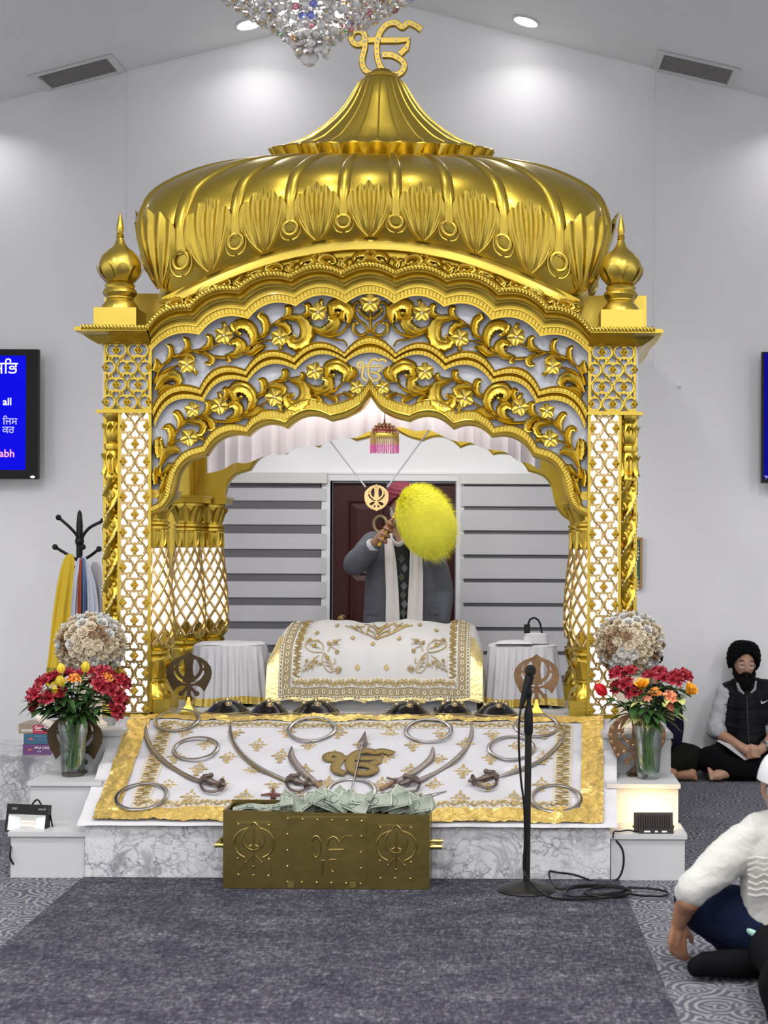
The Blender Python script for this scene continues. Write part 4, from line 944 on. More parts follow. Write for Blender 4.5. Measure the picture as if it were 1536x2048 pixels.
for s in (-1, 1):
    d = D1
    jali('upper_lattice_panel', 441, 531, 691, 826, d, 486, 738-.0, 44, 69, flip=s)
    MB().bb(min(s*1.17, s*1.43), max(s*1.17, s*1.43), d+.012, d+.022, L(0, 826).z, L(0, 691).z).build('backing_sheet', BACK, can, False)
    # frame strips of the head panel
    mb = MB()
    for a0, a1, y0, y1, f in ((436, 442, 690, 1434, .012), (527, 532, 690, 826, .006), (437, 535, 822, 828, .016), (497, 503, 826, 1434, .010)): mb.bb(min(s*a0*S1, s*a1*S1), max(s*a0*S1, s*a1*S1), d-f, d+.03, max(DECK, L(0, y1).z), L(0, y0).z)
    mb.bb(min(s*436*S1, s*503*S1), max(s*436*S1, s*503*S1), d-.01, d+.03, DECK, L(0, 1428).z)
    mb.bb(min(s*434*S1, s*545*S1), max(s*434*S1, s*545*S1), d-.03, d+.1, L(0, 830).z, L(0, 824).z)
    mb.build('pillar_frame', GOLD, can, False)
    jali('lit_lattice_panel', 442, 497, 827, 1428, d, 469.5, 827+64, 47, 70.6, flip=s, m=ROSEG, web=.90)
    MB().bb(min(s*441*S1, s*498*S1), max(s*441*S1, s*498*S1), d+.010, d+.016, DECK, L(0, 826).z).build('light_panel', LIT, can, False)
    # pillar core behind the panels
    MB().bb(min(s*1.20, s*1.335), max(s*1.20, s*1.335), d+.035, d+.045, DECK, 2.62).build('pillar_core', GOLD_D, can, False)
    MB().bb(min(s*1.412, s*1.43), max(s*1.412, s*1.43), d+.03, d+.2, DECK, 2.63).build('pillar_side_board', GOLD, can, False)
    spiral_column(s, d+.055)
    lattice_column((s*1.185, d+.15, DECK), 1.0)
    # rear pillar
    yr = 9.28
    MB().bb(min(s*1.24, s*1.43), max(s*1.24, s*1.43), yr-.06, yr+.06, DECK, 2.62).build('rear_pillar', GOLD, can, False)
    lattice_column((s*1.185, 9.0, DECK), 1.0); lattice_column((-1.105 if s < 0 else 1.20, yr+.01, DECK), 1.0)
    MB().bb(min(s*1.20, s*1.245), max(s*1.20, s*1.245), 9.10, 9.16, DECK, 2.3).build('rear_pillar_strip', GOLD_L, can, False)
    # side arch between the pillars
    pts = [(D1+.03, 1.84), (D1+.06, 1.95), (D1+.16, 2.03), (D1+.22, 2.16), (D1+.4, 2.22), (D1+.48, 2.30), (D1+.65, 2.36)]
    full = pts+[(2*(D1+.65)-y, z) for y, z in reversed(pts[:-1])]
    vs, fs = plate([[(y, z) for y, z in full]+[(D1+1.27, 2.62), (D1+.03, 2.62)]], .02, .006)
    mb = MB(); mb.add([(s*1.235+v.z, v.x, v.y) for v in vs], fs); mb.build('side_arch', GOLD, can, True)
# rear arch
yr = 9.33; cen = .0
half = [(a*D1/F, H-(y-CY)*D1/F) for a, y in C6]
pl_ = [(-x, z) for x, z in reversed(half)]+half[1:]
vs, fs = plate([pl_+[(1.24, half[-1][1]), (1.24, 2.62), (-1.24, 2.62), (-1.24, half[-1][1])]], .03, .012)
mb = MB(); mb.add([(v.x, yr-v.z, v.y) for v in vs], fs); mb.build('rear_arch', GOLD, can, True)
# added fill strips brighten valance and back wall; white ceiling inside the canopy
MB().bb(-1.0, 1.0, D1+.10, D1+.13, 2.44, 2.465).build('fill_strip', mat('fill_strip', (1, 1, 1), .4, emit=(1, .95, .9), es=4), can, False)  # glowing bar added to light the valance
area('canopy_fill', (0, D1+.14, 2.43), 2.0, 2.2, (1, .95, .92), rot=(R(25), 0, 0), shape='RECTANGLE', sy=.04, spread=170)
MB().bb(-1.0, 1.0, 9.37, 9.40, 2.44, 2.465).build('fill_strip', LIT, can, False)  # unseen glowing bar added to brighten the wall behind
area('canopy_fill', (0, 9.42, 2.43), 2.0, 9, (1, .97, .95), rot=(R(42), 0, 0), shape='RECTANGLE', sy=.04, spread=170)
area('canopy_fill', (0, 8.75, 2.48), 1.6, 5, (1, .95, .92), shape='RECTANGLE', sy=.5, spread=170)  # area light added to brighten the canopy inside
MB().bb(-1.2, 1.2, D1+.18, D1+1.25, 2.50, 2.515).build('inner_ceiling', WHITECLOTH, can, False)
# ================================================================== inside the canopy
PINKW = mat('valance_satin', (.80, .74, .74), .6, sheen=.3, bump=.1, bscale=30)
v = thing('valance', 'pleated white satin valance hanging inside the front arch', 'valance', (0, 8.28, 2.3))
VT = [(-340, 950), (-300, 934), (-210, 912), (-110, 888), (-40, 872), (30, 858), (100, 862), (174, 884), (250, 904), (330, 942)]
mb = MB(); n = 260; dv = 8.27
def vy(x): return sm([q[0] for q in VT], [q[1] for q in VT], x)
for k, off in ((0, 0.), (1, .004)):
    vs = []
    for i in range(n):
        x = lerp(-338, 328, i/(n-1)); ph = x*.19+1.2*math.sin(x*.021)+.7*math.sin(x*.067)
        w = math.sin(ph)*.55+.45*(math.asin(math.sin(ph))*.9)
        for j in range(6):
            t = j/5; y = vy(x)-78*(1-t)+3*math.sin(ph*.5)*t; p = W(752+x, y, dv+off+.022*w*(.35+.65*t)); vs.append(p)
    mb.add(vs, [(i*6+j, i*6+j+1, i*6+7+j, i*6+6+j) for i in range(n-1) for j in range(5)])
mb.build('pleated_cloth', PINKW, v)
MB().bb(-1.16, 1.16, 8.2, 8.34, 2.47, 2.50).build('curtain_rail', WHITE, v, False)
# small beaded parasol and the khanda pendant
PINK = mat('pink_beads', (.75, .16, .42), .35); AMB = mat('amber_beads', (.62, .40, .14), .3, .3); DROSE = mat('dark_rose_beads', (.35, .08, .07), .4, .3)
cc_ = W(769, 880, 8.17); t = thing('hanging_parasol', 'tiny beaded ceremonial parasol with pink fringe hanging under the canopy ceiling', 'parasol', cc_)
r = .077; z0 = W(769, 871, 8.17).z
MB().lathe([(r, 0), (r*.97, .012), (r*.82, .035), (r*.6, .052), (r*.3, .062), (.006, .066), (.004, .09)], (cc_.x, 8.17, z0), 28).build('dome_top', DROSE, t)
mb = MB()
for j in range(4):
    for k in range(26-5*j): a = TAU*k/(26-5*j); rr = [r*.98, r*.86, r*.68, r*.42][j]; mb.ball((cc_.x+rr*math.cos(a), 8.17+rr*math.sin(a), z0+[.012, .034, .05, .062][j]), .0055, 5, 4)
tag(mb.build('bead_net', AMB, t), kind='stuff')
MB().lathe([(r, -.012), (r*1.02, -.006), (r*1.02, .002), (r, .008)], (cc_.x, 8.17, z0), 28).build('gold_rim', GOLD_L, t)
for nm, za, zb, m_ in (('amber_fringe', -.012, -.052, AMB), ('pink_fringe', -.050, -.094, PINK)):
    mb = MB()
    for k in range(46): a = TAU*k/46; x, y = cc_.x+r*math.cos(a), 8.17+r*math.sin(a); mb.tube([(x, y, z0+za), (x+.001*math.sin(k*5), y, z0+zb-.004*math.sin(k*3.1))], .0028, 5)
    tag(mb.build(nm, m_, t), kind='stuff')
MB().tube([(cc_.x, 8.17, z0+.088), (cc_.x, 8.17, 2.50)], .002, 5).build('cord', BLACK, t)
def khanda(rivets=False):
    """unit-height khanda drawn around (0,0): list of closed outlines, each its own piece"""
    Q = lambda pts: [((x-975)/545, (1112-y)/545) for x, y in pts]
    bl_ = [(975, 838), (1042, 886), (1022, 935), (1013, 1000), (1020, 1078), (1042, 1138), (1034, 1164), (975, 1172)]
    blade = Q(bl_+[(1950-x, y) for x, y in reversed(bl_[1:-1])])
    ring_o = Q([(975+147*math.cos(t), 1010+147*math.sin(t)) for t in [TAU*i/40 for i in range(40)]]); ring_i = Q([(975+116*math.cos(t), 1010+116*math.sin(t)) for t in [TAU*i/40 for i in range(40)]])
    cr = [(908, 882), (842, 903), (782, 948), (742, 1000), (728, 1060), (738, 1125), (768, 1190), (806, 1264), (850, 1218), (905, 1200), (965, 1215), (965, 1195), (905, 1178), (845, 1135), (808, 1080), (803, 1030), (815, 980), (848, 925)]
    left = Q(cr); right = Q([(1950-x, y) for x, y in reversed(cr)])
    link = Q([(780, 1015), (840, 1015), (840, 1040), (780, 1040)]); link2 = Q([(1110, 1015), (1170, 1015), (1170, 1040), (1110, 1040)])
    stem = Q([(958, 1160), (992, 1160), (996, 1330), (954, 1330)])
    def knob(x, y, r_): return Q([(x+r_*math.cos(t), y+r_*math.sin(t)) for t in [TAU*i/14 for i in range(14)]])
    h1 = Q([(968, 1190), (985, 1215), (905, 1300), (885, 1280)]); h2 = Q([(982, 1190), (965, 1215), (1045, 1300), (1065, 1280)])
    return [[blade], [ring_o, ring_i], [left], [right], [link], [link2], [stem], [knob(978, 1348, 38)], [knob(890, 1292, 27)], [knob(1060, 1292, 27)], [h1], [h2]]
def khanda_mb(h, th, M, bev=.0):
    mb = MB()
    for i, polys in enumerate(khanda()):
        vs, fs = plate([[(x*h, y*h) for x, y in p] for p in polys], th*(1+.06*i), bev); mb.add([M @ q for q in vs], fs)
    return mb
pk = W(753, 995, 8.30); t = thing('khanda_pendant', 'gold disc pendant with sword emblem hung on white cords in the canopy', 'pendant', pk)
M = Matrix.Translation(pk) @ FACE; sc = 8.30/F
khanda_mb(.148, .004, M).build('emblem', mat('rose_gold', (.78, .56, .25), .3, 1, bump=.3, bscale=400), t)
mb = MB(); vs, fs = plate([[(.066*math.cos(a), .069*math.sin(a)) for a in [TAU*i/36 for i in range(36)]], [(.054*math.cos(a), .056*math.sin(a)) for a in [TAU*i/36 for i in range(36)]]], .003, .001); mb.add([M @ q for q in vs], fs); mb.build('rim', mat('rose_gold_rim', (.78, .56, .25), .3, 1), t)
for x, xa, ya in ((731, 632, 845), (775, 870, 845)):
    a, b = W(x, 974, 8.30), W(xa, ya, 8.30); MB().tube([a, b], .0045, 6).build('cord', WHITECLOTH, t)
# ================================================================== the cloth-covered throne
IVORY = mat('ivory_silk', (.46, .45, .44), .55, bump=.12, bscale=14, sheen=.15); LACE = mat('beige_lace', (.34, .27, .15), .6, .35, bump=.6, bscale=260, var=.35, vscale=160)
THREAD = mat('gold_thread', (.40, .29, .11), .5, .3, bump=.3, bscale=300); CREAMT = mat('cream_thread', (.72, .67, .52), .5, .2)
FOILC = mat('pale_gold_tissue', (.80, .66, .30), .33, .75, bump=.5, bscale=55)
th = thing('draped_throne', 'low throne under an ivory and gold embroidered cloth in the canopy', 'throne', (0, 8.5, DECK))
TP = [(8.245, .70), (8.26, .80), (8.285, .90), (8.33, .985), (8.42, 1.04), (8.56, 1.085), (8.70, 1.108), (8.82, 1.095), (8.88, 1.0), (8.89, .72)]
TS = [0, .13, .27, .42, .56, .70, .80, .86, .93, 1]
def throne(a, t, h=0.):                                  # a across -1..1, t from the front hem over the top
    def P(a, t):
        y = sm(TS, [q[0] for q in TP], t); z = sm(TS, [q[1] for q in TP], t)
        drop = max(0, abs(a)-.80)/.2; k = min(1, max(0, (z-.70)/.40))**1.5
        z -= k*(.055*drop**1.6+.10*max(0, abs(a)-.93)/.07*k); wv = .006*math.sin(a*9+t*7)*k+.004*math.sin(a*23+t*3)
        x = a*(.597-.012*k*t)
        z += .012*k*math.exp(-((a-.33)/.16)**2)+.006*k*math.exp(-((a+.45)/.2)**2)
        return Vector((x+.006, y-wv*.7, z+wv))
    p = P(a, t)
    if h:
        n = (P(min(1, a+.01), t)-P(a-.01, t)).cross(P(a, min(1, t+.01))-P(a, max(0, t-.01))).normalized(); p = p+n*h
    return p
MB().bb(-.56, .57, 8.31, 8.83, DECK, .72).build('throne_base', WHITE, th, False)
MB().grid(lambda u, v: throne(2*u-1, v), 81, 61).build('ivory_cloth', IVORY, th, True, 80)
for s in (-1, 1):                                        # closed ends
    mb = MB(); n = 40; vs = []
    for i in range(n): p = throne(s, i/(n-1)); vs += [p, Vector((p.x+s*.012, 8.25+(p.y-8.25)*1.0, .655))]
    mb.add(vs, [(2*i, 2*i+1, 2*i+3, 2*i+2) for i in range(n-1)]); mb.build('end_cloth', FOILC, th)
def patch(name, a0, a1, t0, t1, h, m_, nu=30, nv=16, scal=0, parent=th):
    def fn(u, v):
        a, t = lerp(a0, a1, u), lerp(t0, t1, v); return throne(a, t, h)
    return MB().grid(fn, nu, nv).build(name, m_, parent, True, 80)
def frill(name, a0, a1, t0, t1, h):
    return MB().grid(lambda u, v: throne(lerp(a0, a1, u), lerp(t0, t1, v), h+.008*math.sin(u*TAU*9)*(.5 if v else .3)+.004*math.sin(u*71)), 90, 4).build(name, FOILC, th)
frill('gold_hem', -.98, .98, -.035, .02, .010)
for s in (-1, 1): patch('side_tissue', s*.885, s*.999, .0, .60, .004, FOILC, 8, 24)
AL = .765
patch('lace_band', -.875, .875, .004, .088, .005, LACE, 60, 6)
for s in (-1, 1): patch('lace_band', s*.775, s*.875, .088, .84, .005, LACE, 6, 40)
def stroke(mb, pts, r, h=.007, surf=throne, k=4):
    mb.tube([surf(p[0], p[1], h) for p in smoothpts(pts, k)], r, 4, flat=.6, caps=False)
mb = MB()                                                # scalloped edge rings of the lace
for k in range(56):
    a = lerp(-.865, .865, k/55); stroke(mb, [(a+.017*math.cos(q), .018+.016*math.sin(q)) for q in [TAU*i/8 for i in range(9)]], .0022, .008, k=1)
for k in range(28):
    a = lerp(-.84, .84, k/27); stroke(mb, [(a+.012*math.cos(q), .060+.015*math.sin(q)) for q in [TAU*i/6 for i in range(7)]], .0025, .008, k=1)
for s in (-1, 1):
    for k in range(24):
        t_ = lerp(.06, .78, k/23); stroke(mb, [(s*(.862+.014*math.cos(q)), t_+.018*math.sin(q)) for q in [TAU*i/8 for i in range(9)]], .0022, .008, k=1)
        if k % 2: stroke(mb, [(s*(.812+.014*math.cos(q)), t_+.018*math.sin(q)) for q in [TAU*i/6 for i in range(7)]], .0025, .008, k=1)
tag(mb.build('lace_rings', CREAMT, th), kind='stuff')
mb = MB()                                                # scrolling leaf border
def border_unit(f, L0, flip):
    """f(u along, v across) -> (a, t)"""
    pts = [f(L0+u, .5+flip*.32*math.sin(u*PI)) for u in [i/6 for i in range(7)]]; stroke(mb, pts, .0035)
    for u, v, du, dv in ((.3, .5, .2, .38), (.55, .5, -.15, .4), (.75, .5, .2, -.36), (.15, .5, -.1, -.38), (.5, .6*flip+.2, .28, -.1)):
        stroke(mb, [f(L0+u, .5), f(L0+u+du*.5, .5+dv*.7*flip), f(L0+u+du, .5+dv*flip)], .0058, .0085)
SG = mat('beige_silk_ground', (.53, .50, .43), .7)
patch('scroll_ground', -.755, .755, .092, .162, .0045, SG, 60, 5)
for s in (-1, 1): patch('scroll_ground', s*.678, s*.768, .162, .84, .0045, SG, 5, 40)
for k in range(26): border_unit(lambda u, v: (lerp(-.755, .755, u/26), .095+.064*v), k, 1 if k % 2 else -1)
for s in (-1, 1):
    for k in range(14): border_unit(lambda u, v: (s*(.765-.085*v), lerp(.165, .84, u/14)), k, 1 if k % 2 else -1)
tag(mb.build('scroll_border', THREAD, th), kind='stuff')
stroke_m = MB()
for s in (-1, 1):                                        # paisley sprays
    pm = MB(); C = lambda x, y: (s*(-.36+(x-410)/1536*1.72-.0), .58-(y-170)/1000)
    C = lambda x, y: (s*(x-768)/740*1.0, interp([30, 120, 190, 300, 400, 440, 600], [.83, .63, .49, .32, .20, .155, .0], y))
    for pts in ([(405, 260), (400, 220), (350, 190), (300, 195), (280, 215), (300, 245), (350, 270), (405, 270)], [(410, 275), (405, 320), (425, 370), (460, 395), (485, 385), (470, 340), (440, 290), (415, 272)],
                [(300, 205), (330, 225), (390, 250)], [(320, 200), (340, 240)], [(350, 205), (365, 250)], [(420, 290), (450, 340), (470, 380)], [(420, 330), (455, 340)], [(430, 355), (465, 360)],
                [(280, 190), (310, 175), (330, 190), (360, 185), (380, 205)], [(280, 395), (320, 340), (380, 290)], [(280, 360), (300, 345), (290, 330)], [(305, 390), (335, 350), (345, 320)], [(340, 385), (355, 340), (350, 300)], [(375, 370), (375, 320)], [(270, 390), (290, 375), (310, 380)],
                [(440, 260), (450, 215), (430, 190)], [(450, 215), (480, 190), (525, 185)], [(450, 220), (490, 215), (520, 220)], [(455, 230), (490, 245), (510, 265)], [(470, 200), (470, 180)], [(490, 300), (495, 330), (480, 340)]): stroke(pm, [C(*p) for p in pts], .0032)
    for x, y, r_ in ((520, 380, 26), (300, 176, 12), (505, 262, 14), (440, 205, 13), (490, 195, 14), (345, 225, 14), (440, 300, 14), (330, 360, 12), (300, 320, 11), (360, 335, 12), (395, 350, 10)):
        for k in range(9):
            q = TAU*k/9; stroke(pm, [C(x, y), C(x+r_*math.cos(q), y+r_*math.sin(q))], .0036, k=1)
    pm.build('paisley_spray', THREAD, th)
pm = MB()
for s in (-1, 1):
    for pts in ([(768, 180), (720, 150), (650, 125), (530, 98)], [(768, 170), (740, 130), (700, 110)], [(700, 140), (690, 110), (700, 85)], [(660, 125), (640, 100), (600, 80)], [(620, 115), (590, 100), (560, 95)], [(768, 140), (740, 100), (690, 70), (650, 65)], [(768, 100), (735, 80), (720, 60)], [(768, 125), (790, 90)], [(590, 110), (620, 90), (660, 80)]):
        stroke(pm, [((s*(x-768))/740, interp([30, 120, 190, 300], [.83, .63, .49, .32], y)) for x, y in pts], .005)
pm.build('centre_spray', THREAD, th)
for x, y in ((650, 367), (848, 367), (748, 212), (468, 88), (1058, 84), (602, 174), (928, 172), (1180, 114), (342, 135)):
    pm = MB(); a, t_ = (x-768)/740, interp([30, 120, 190, 300, 400, 440, 600], [.83, .63, .49, .32, .20, .155, .0], y)
    pm.grid(lambda u, v: throne(a+.024*(u+v-1), t_+.028*(u-v), .006), 4, 4); pm.build('diamond_motif', THREAD, th)
# ================================================================== side tables under white cloths
HEM = mat('gold_hem', (.62, .47, .12), .4, .7, bump=.4, bscale=60)
def side_table(cx, y0, label, rot=0.):
    t = thing('side_table', label, 'table', (cx, y0, DECK)); zt_ = .985; hw, hd = .195, .15
    MB().bb(cx-hw+.02, cx+hw-.02, y0-hd+.02, y0+hd-.02, zt_-.04, zt_-.008).build('table_top', WHITE, t, False)
    for sx in (-1, 1):
        for sy in (-1, 1): MB().tube([(cx+sx*(hw-.035), y0+sy*(hd-.035), DECK), (cx+sx*(hw-.035), y0+sy*(hd-.035), zt_-.03)], .012, 8).build('leg', WHITE, t)
    def skirt(u, v):
        q = u*TAU; n_ = 6; k = (abs(math.cos(q))**n_+abs(math.sin(q))**n_)**(-1/n_); x, y = math.cos(q)*k, math.sin(q)*k
        fl = 1+.16*v**1.3; pl_ = .010*math.sin(u*TAU*30+2*math.sin(u*17))*min(1, v*3)+.012*v*math.sin(u*TAU*9+1.3)
        return Vector((cx+x*(hw*fl+pl_), y0+y*(hd*fl+pl_), lerp(zt_, DECK+.018+.008*math.sin(u*25), v)))
    MB().grid(lambda u, v: skirt(u, v*.87), 260, 10, cu=True).build('pleated_skirt', WHITECLOTH, t, True, 70)
    MB().grid(lambda u, v: skirt(u, .87+.13*v), 260, 4, cu=True).build('gold_hem', HEM, t, True, 70)
    def topf(u, v):
        q = u*TAU; n_ = 6; k = (abs(math.cos(q))**n_+abs(math.sin(q))**n_)**(-1/n_); r_ = 1-v
        return Vector((cx+math.cos(q)*k*hw*r_, y0+math.sin(q)*k*hd*r_, zt_+.012*min(1, v*6)+.003*math.sin(u*30)*(1-v)))
    MB().grid(topf, 80, 7, cu=True).build('top_cloth', WHITECLOTH, t, True, 70); return t
xl, xr = W(461, 1300, 8.6).x, W(1045, 1300, 8.6).x
side_table(xl, 8.6, 'small square table under a pleated white cloth, left of the throne'); side_table(xr, 8.6, 'small table with pleated white cloth and folded towels, right of the throne')
tz = 1.0
t = tag(MB().grid(lambda u, v: Vector((xr-.155+.21*u, 8.50+.12*(v-.5), tz+.003+.020*math.sin(PI*u)**.4*math.sin(PI*v)**.3)), 20, 12).build('folded_towel', WHITECLOTH), 'folded white towel on the table right of the throne', 'towel')
t.data.polygons.foreach_set('use_smooth', [True]*len(t.data.polygons))
t = thing('tissue_box', 'small white cloth-wrapped box on the right side table', 'box', (xr+.075, 8.52, tz))
MB().grid(lambda u, v: Vector((xr+.075+.072*math.cos(TAU*u)*(abs(math.cos(TAU*u))**5+abs(math.sin(TAU*u))**5)**(-.2)*(1-.08*v), 8.52+.05*math.sin(TAU*u)*(abs(math.cos(TAU*u))**5+abs(math.sin(TAU*u))**5)**(-.2), tz+.003+.052*v)), 32, 5, cu=True).build('side_cloth', WHITECLOTH, t)
MB().grid(lambda u, v: Vector((xr+.075+.066*(2*u-1), 8.52+.048*(2*v-1), tz+.055+.008*math.sin(PI*u)*math.sin(PI*v))), 10, 8).build('top_cloth', WHITECLOTH, t)
t = thing('black_adapter', 'black plug with looped cable behind the white box on the right table', 'cable', (xr+.045, 8.60, tz))
MB().box((xr+.025, 8.60, tz+.055), (.035, .03, .10)).build('plug', BLACK, t, False)
MB().tube(smoothpts([(xr+.03, 8.60, tz+.10), (xr+.045, 8.60, tz+.135), (xr+.075, 8.60, tz+.14), (xr+.10, 8.60, tz+.11), (xr+.115, 8.60, tz+.03), (xr+.12, 8.6, tz+.008)], 5), .006, 6).build('cable', BLACK, t)
# ================================================================== deck cloth, shields, sword, standing khandas
dc = thing('deck_cloth', 'white cloth with gold scalloped edge spread along the deck front', 'cloth', (0, 8.1, DECK))
MB().grid(lambda u, v: Vector((lerp(-1.12, 1.12, u), lerp(7.955, 8.9, v), DECK+.006+.003*math.sin(u*40+v*9)*(1 if 0 < v < 1 else 0)+(-.0 if v else 0))), 120, 14).build('white_field', IVORY, dc)
MB().grid(lambda u, v: Vector((lerp(-.95, .95, u), 7.945+.008*math.sin(u*150)+.10*v, DECK+.011+.002*math.sin(u*60))), 240, 3).build('lace_edge', LACE, dc)
mb = MB()
for k in range(60):
    x = lerp(-.93, .93, k/59); mb.tube(smoothpts([(x-.015, 8.06, DECK+.013), (x, 8.09, DECK+.013), (x+.015, 8.06, DECK+.013)], 3), .003, 4)
tag(mb.build('thread_scrolls', THREAD, dc), kind='stuff')
SHB = mat('black_lacquer', (.004, .0035, .005), .2, spec=.35); ST = mat('aged_brass_stud', (.40, .32, .18), .35, .9)
def shield(px, hw_px, i):
    d = 8.13; x = W(px, 1430, d).x; r_ = hw_px*d/F; zb = DECK+.012; dd = d-.045 if i % 2 else d
    names = ['leftmost', 'second from the left', 'third from the left', 'fourth from the left', 'fifth from the left', 'rightmost']
    t = thing('round_shield', 'black lacquered round shield with brass bosses on the deck, %s of six' % names[i], 'shield', (x, dd, zb), 0, 'shields laid along the deck front')
    MB().lathe([(r_, 0), (r_, .006), (r_*.93, .012), (r_*.8, .026), (r_*.6, .047), (r_*.4, .060), (r_*.2, .066), (.004, .068)], (x, dd, zb), 40).build('bowl', SHB, t)
    MB().tube([(x+r_*math.cos(a), dd+r_*math.sin(a), zb+.005) for a in [TAU*k/40 for k in range(40)]], .004, 6, closed=True).build('rim', ST, t)
    for k in range(4):
        a = TAU*k/4+R(-75); c = Vector((x+r_*.52*math.cos(a), dd+r_*.52*math.sin(a), zb+.052)); nrm = Vector((math.cos(a)*.75, math.sin(a)*.75, 1)).normalized(); M = nrm.to_track_quat('Z', 'Y').to_matrix().to_4x4()
        MB().lathe([(.019, -.004), (.019, .003), (.015, .004), (.013, .002), (.009, .010), (.003, .013)], c, 14, M=M).build('boss', ST, t)
    MB().lathe([(.018, .060), (.012, .072), (.004, .083)], (x, dd, zb), 10).build('centre_boss', ST, t)
for i, (px, hw) in enumerate(((455, 44), (540, 38), (632, 46), (816, 43), (905, 37), (992, 42))): shield(px, hw, i)
t = thing('straight_sword', 'long straight sword lying across the deck between the shields and throne', 'sword', (0, 8.20, DECK))
a, b = W(680, 1421, 8.2), W(868, 1417, 8.2); a.z = b.z = DECK+.022
MB().tube([a, a.lerp(b, .03), b], [.002, .009, .010], 8, flat=.35, up=(0, 0, 1)).build('blade', STEEL_D, t)
g = W(888, 1415, 8.2); g.z = DECK+.026
MB().tube([b, b.lerp(g, .3)], .014, 8).build('black_collar', BLACK, t)
MB().tube([b.lerp(g, .3), g, g+Vector((.05, 0, 0))], [.012, .016, .012], 8).lathe([(.028, 0), (.03, .01), (.012, .03), (.006, .055), (.002, .075)], g+Vector((.02, 0, 0)), 12).build('silver_hilt', STEEL, t)
def standing_khanda(name, px, py_top, py_bot, d, m_, label, zb, base_m, rivets=False):
    k = W(px, (py_top+py_bot)/2, d); h = (py_bot-py_top)*d/F
    t = thing(name, label, 'emblem stand', (k.x, d, zb)); M = Matrix.Translation(k) @ FACE
    khanda_mb(h, .004, M, .001).build('emblem', m_, t)
    zk = k.z-h*.45
    MB().lathe([(.072, zb), (.072, zb+.006), (.05, zb+.02), (.02, zb+.05), (.008, zk+.02 if zk > zb+.06 else zb+.07)], (k.x, d, 0), 4, M=Matrix.Rotation(R(45), 4, 'Z')).build('base', base_m, t, False)
    if rivets:
        mb = MB()
        for sg in (-1, 1):
            for x, y in ((748, 1000), (733, 1060), (742, 1120), (766, 1180), (800, 935), (840, 1000), (845, 1060), (880, 1120), (930, 1150), (800, 1235), (850, 1205)):
                mb.tube([M @ Vector((sg*(x-975+15)/545*h+.006*math.cos(q), (1112-y)/545*h+.006*math.sin(q), .008)) for q in [TAU*i/8 for i in range(8)]], .0016, 4, closed=True)
        tag(mb.build('ring_marks', mat('copper_marks', (.85, .52, .34), .3, .8), t), kind='stuff')
    return t
standing_khanda('khanda_stand', 378, 1304, 1404, 8.02, BRONZE, 'dark bronze double-sword emblem on a stand, at the left end of the deck', DECK+.012, GOLD_L)
standing_khanda('khanda_stand', 1073, 1309, 1409, 8.02, COPPER, 'coppery double-sword emblem on a stand behind the microphone', DECK+.012, GOLD_L)
standing_khanda('khanda_stand', 150, 1423, 1545, 7.52, BRONZE, 'brown sword emblem on a stand behind the left flower vase', .405, BRONZE)
standing_khanda('khanda_stand', 1274, 1418, 1545, 7.54, COPPER, 'riveted copper sword emblem on a stand behind the right flower vase', .405, BRONZE, True)
# ================================================================== the embroidered drape on the sloped front
FOIL = mat('gold_foil_cloth', (.86, .64, .20), .27, .72, bump=.5, bscale=45)
def ramp_pt(px, py, h=0.):
    dx, dy = px-CX, py-CY; x = dx*CR+dy*SR; y = -dx*SR+dy*CR
    k = .385/.93; d = (H-.262+6.99*k)/(y/F+k); return Vector((X0+x*d/F, d, H-y*d/F))+RN*h
RN = Vector((0, -.385, .93)).normalized()
def rs(a, t, h=0., wr=1.):                                # drape surface: a across, t up the slope
    x = a*lerp(1.19, 1.247, t); w = (.0035*math.sin(a*31+t*9)+.0035*math.sin(t*27+a*6)+.003*math.sin(a*13-t*33))*wr
    return Vector((x, lerp(6.985, 7.92, t), lerp(.262, .647, t)))+RN*(h+.004+w)
dp = thing('slope_drape', 'white embroidered cloth with crinkled gold foil border on the sloped front', 'cloth', (0, 7.45, .45))
def und(u, v):
    a = 2*u-1; p = rs(a*1.055, v*1.02-.03, -.004+.004*math.sin(v*40)*abs(a)**8, .3)
    return p
MB().grid(und, 60, 40).build('white_lining', WHITECLOTH, dp)
WEAVE = mat('white_brocade', (.455, .445, .47), .7, bump=.12, bscale=40, sheen=.2)
ba, bt0, bt1 = .91, .115, .945
MB().grid(lambda u, v: rs(lerp(-ba-.01, ba+.01, u), lerp(bt0-.02, bt1+.01, v), .0015), 100, 50).build('white_field', WEAVE, dp)
def foil(a0, a1, t0, t1, nu, nv):
    def fn(u, v):
        a, t = lerp(a0, a1, u), lerp(t0, t1, v); p = Vector((a*34, t*26, 3.7))
        return rs(a, t, .009+.009*noise.noise(p)+.006*noise.noise(p*2.9))
    return MB().grid(fn, nu, nv).build('gold_foil_border', FOIL, dp, True, 50)
foil(-1, 1, .0, bt0, 260, 12); foil(-1, 1, bt1, 1.0, 200, 6)
for s in (-1, 1): foil(s*ba, s*1.0, bt0*.8, 1.0, 12, 90)
def motif(mb, surf, a, t, w, h_, off, r_=.0022):
    for k in range(4):
        q = TAU*k/4+PI/2
        for dq in (-.42, 0, .42):
            ln = 1 if dq == 0 else .72
            mb.tube([surf(a+w*.12*math.cos(q), t+h_*.12*math.sin(q), off), surf(a+w*ln*.6*math.cos(q+dq), t+h_*ln*.6*math.sin(q+dq), off), surf(a+w*ln*math.cos(q+dq*1.2), t+h_*ln*math.sin(q+dq*1.2), off)], [r_, r_*1.9, r_*.7], 4, flat=.5, caps=False)
    mb.tube([surf(a+w*.22*math.cos(q), t+h_*.22*math.sin(q), off) for q in [TAU*i/8 for i in range(8)]], r_, 4, closed=True)
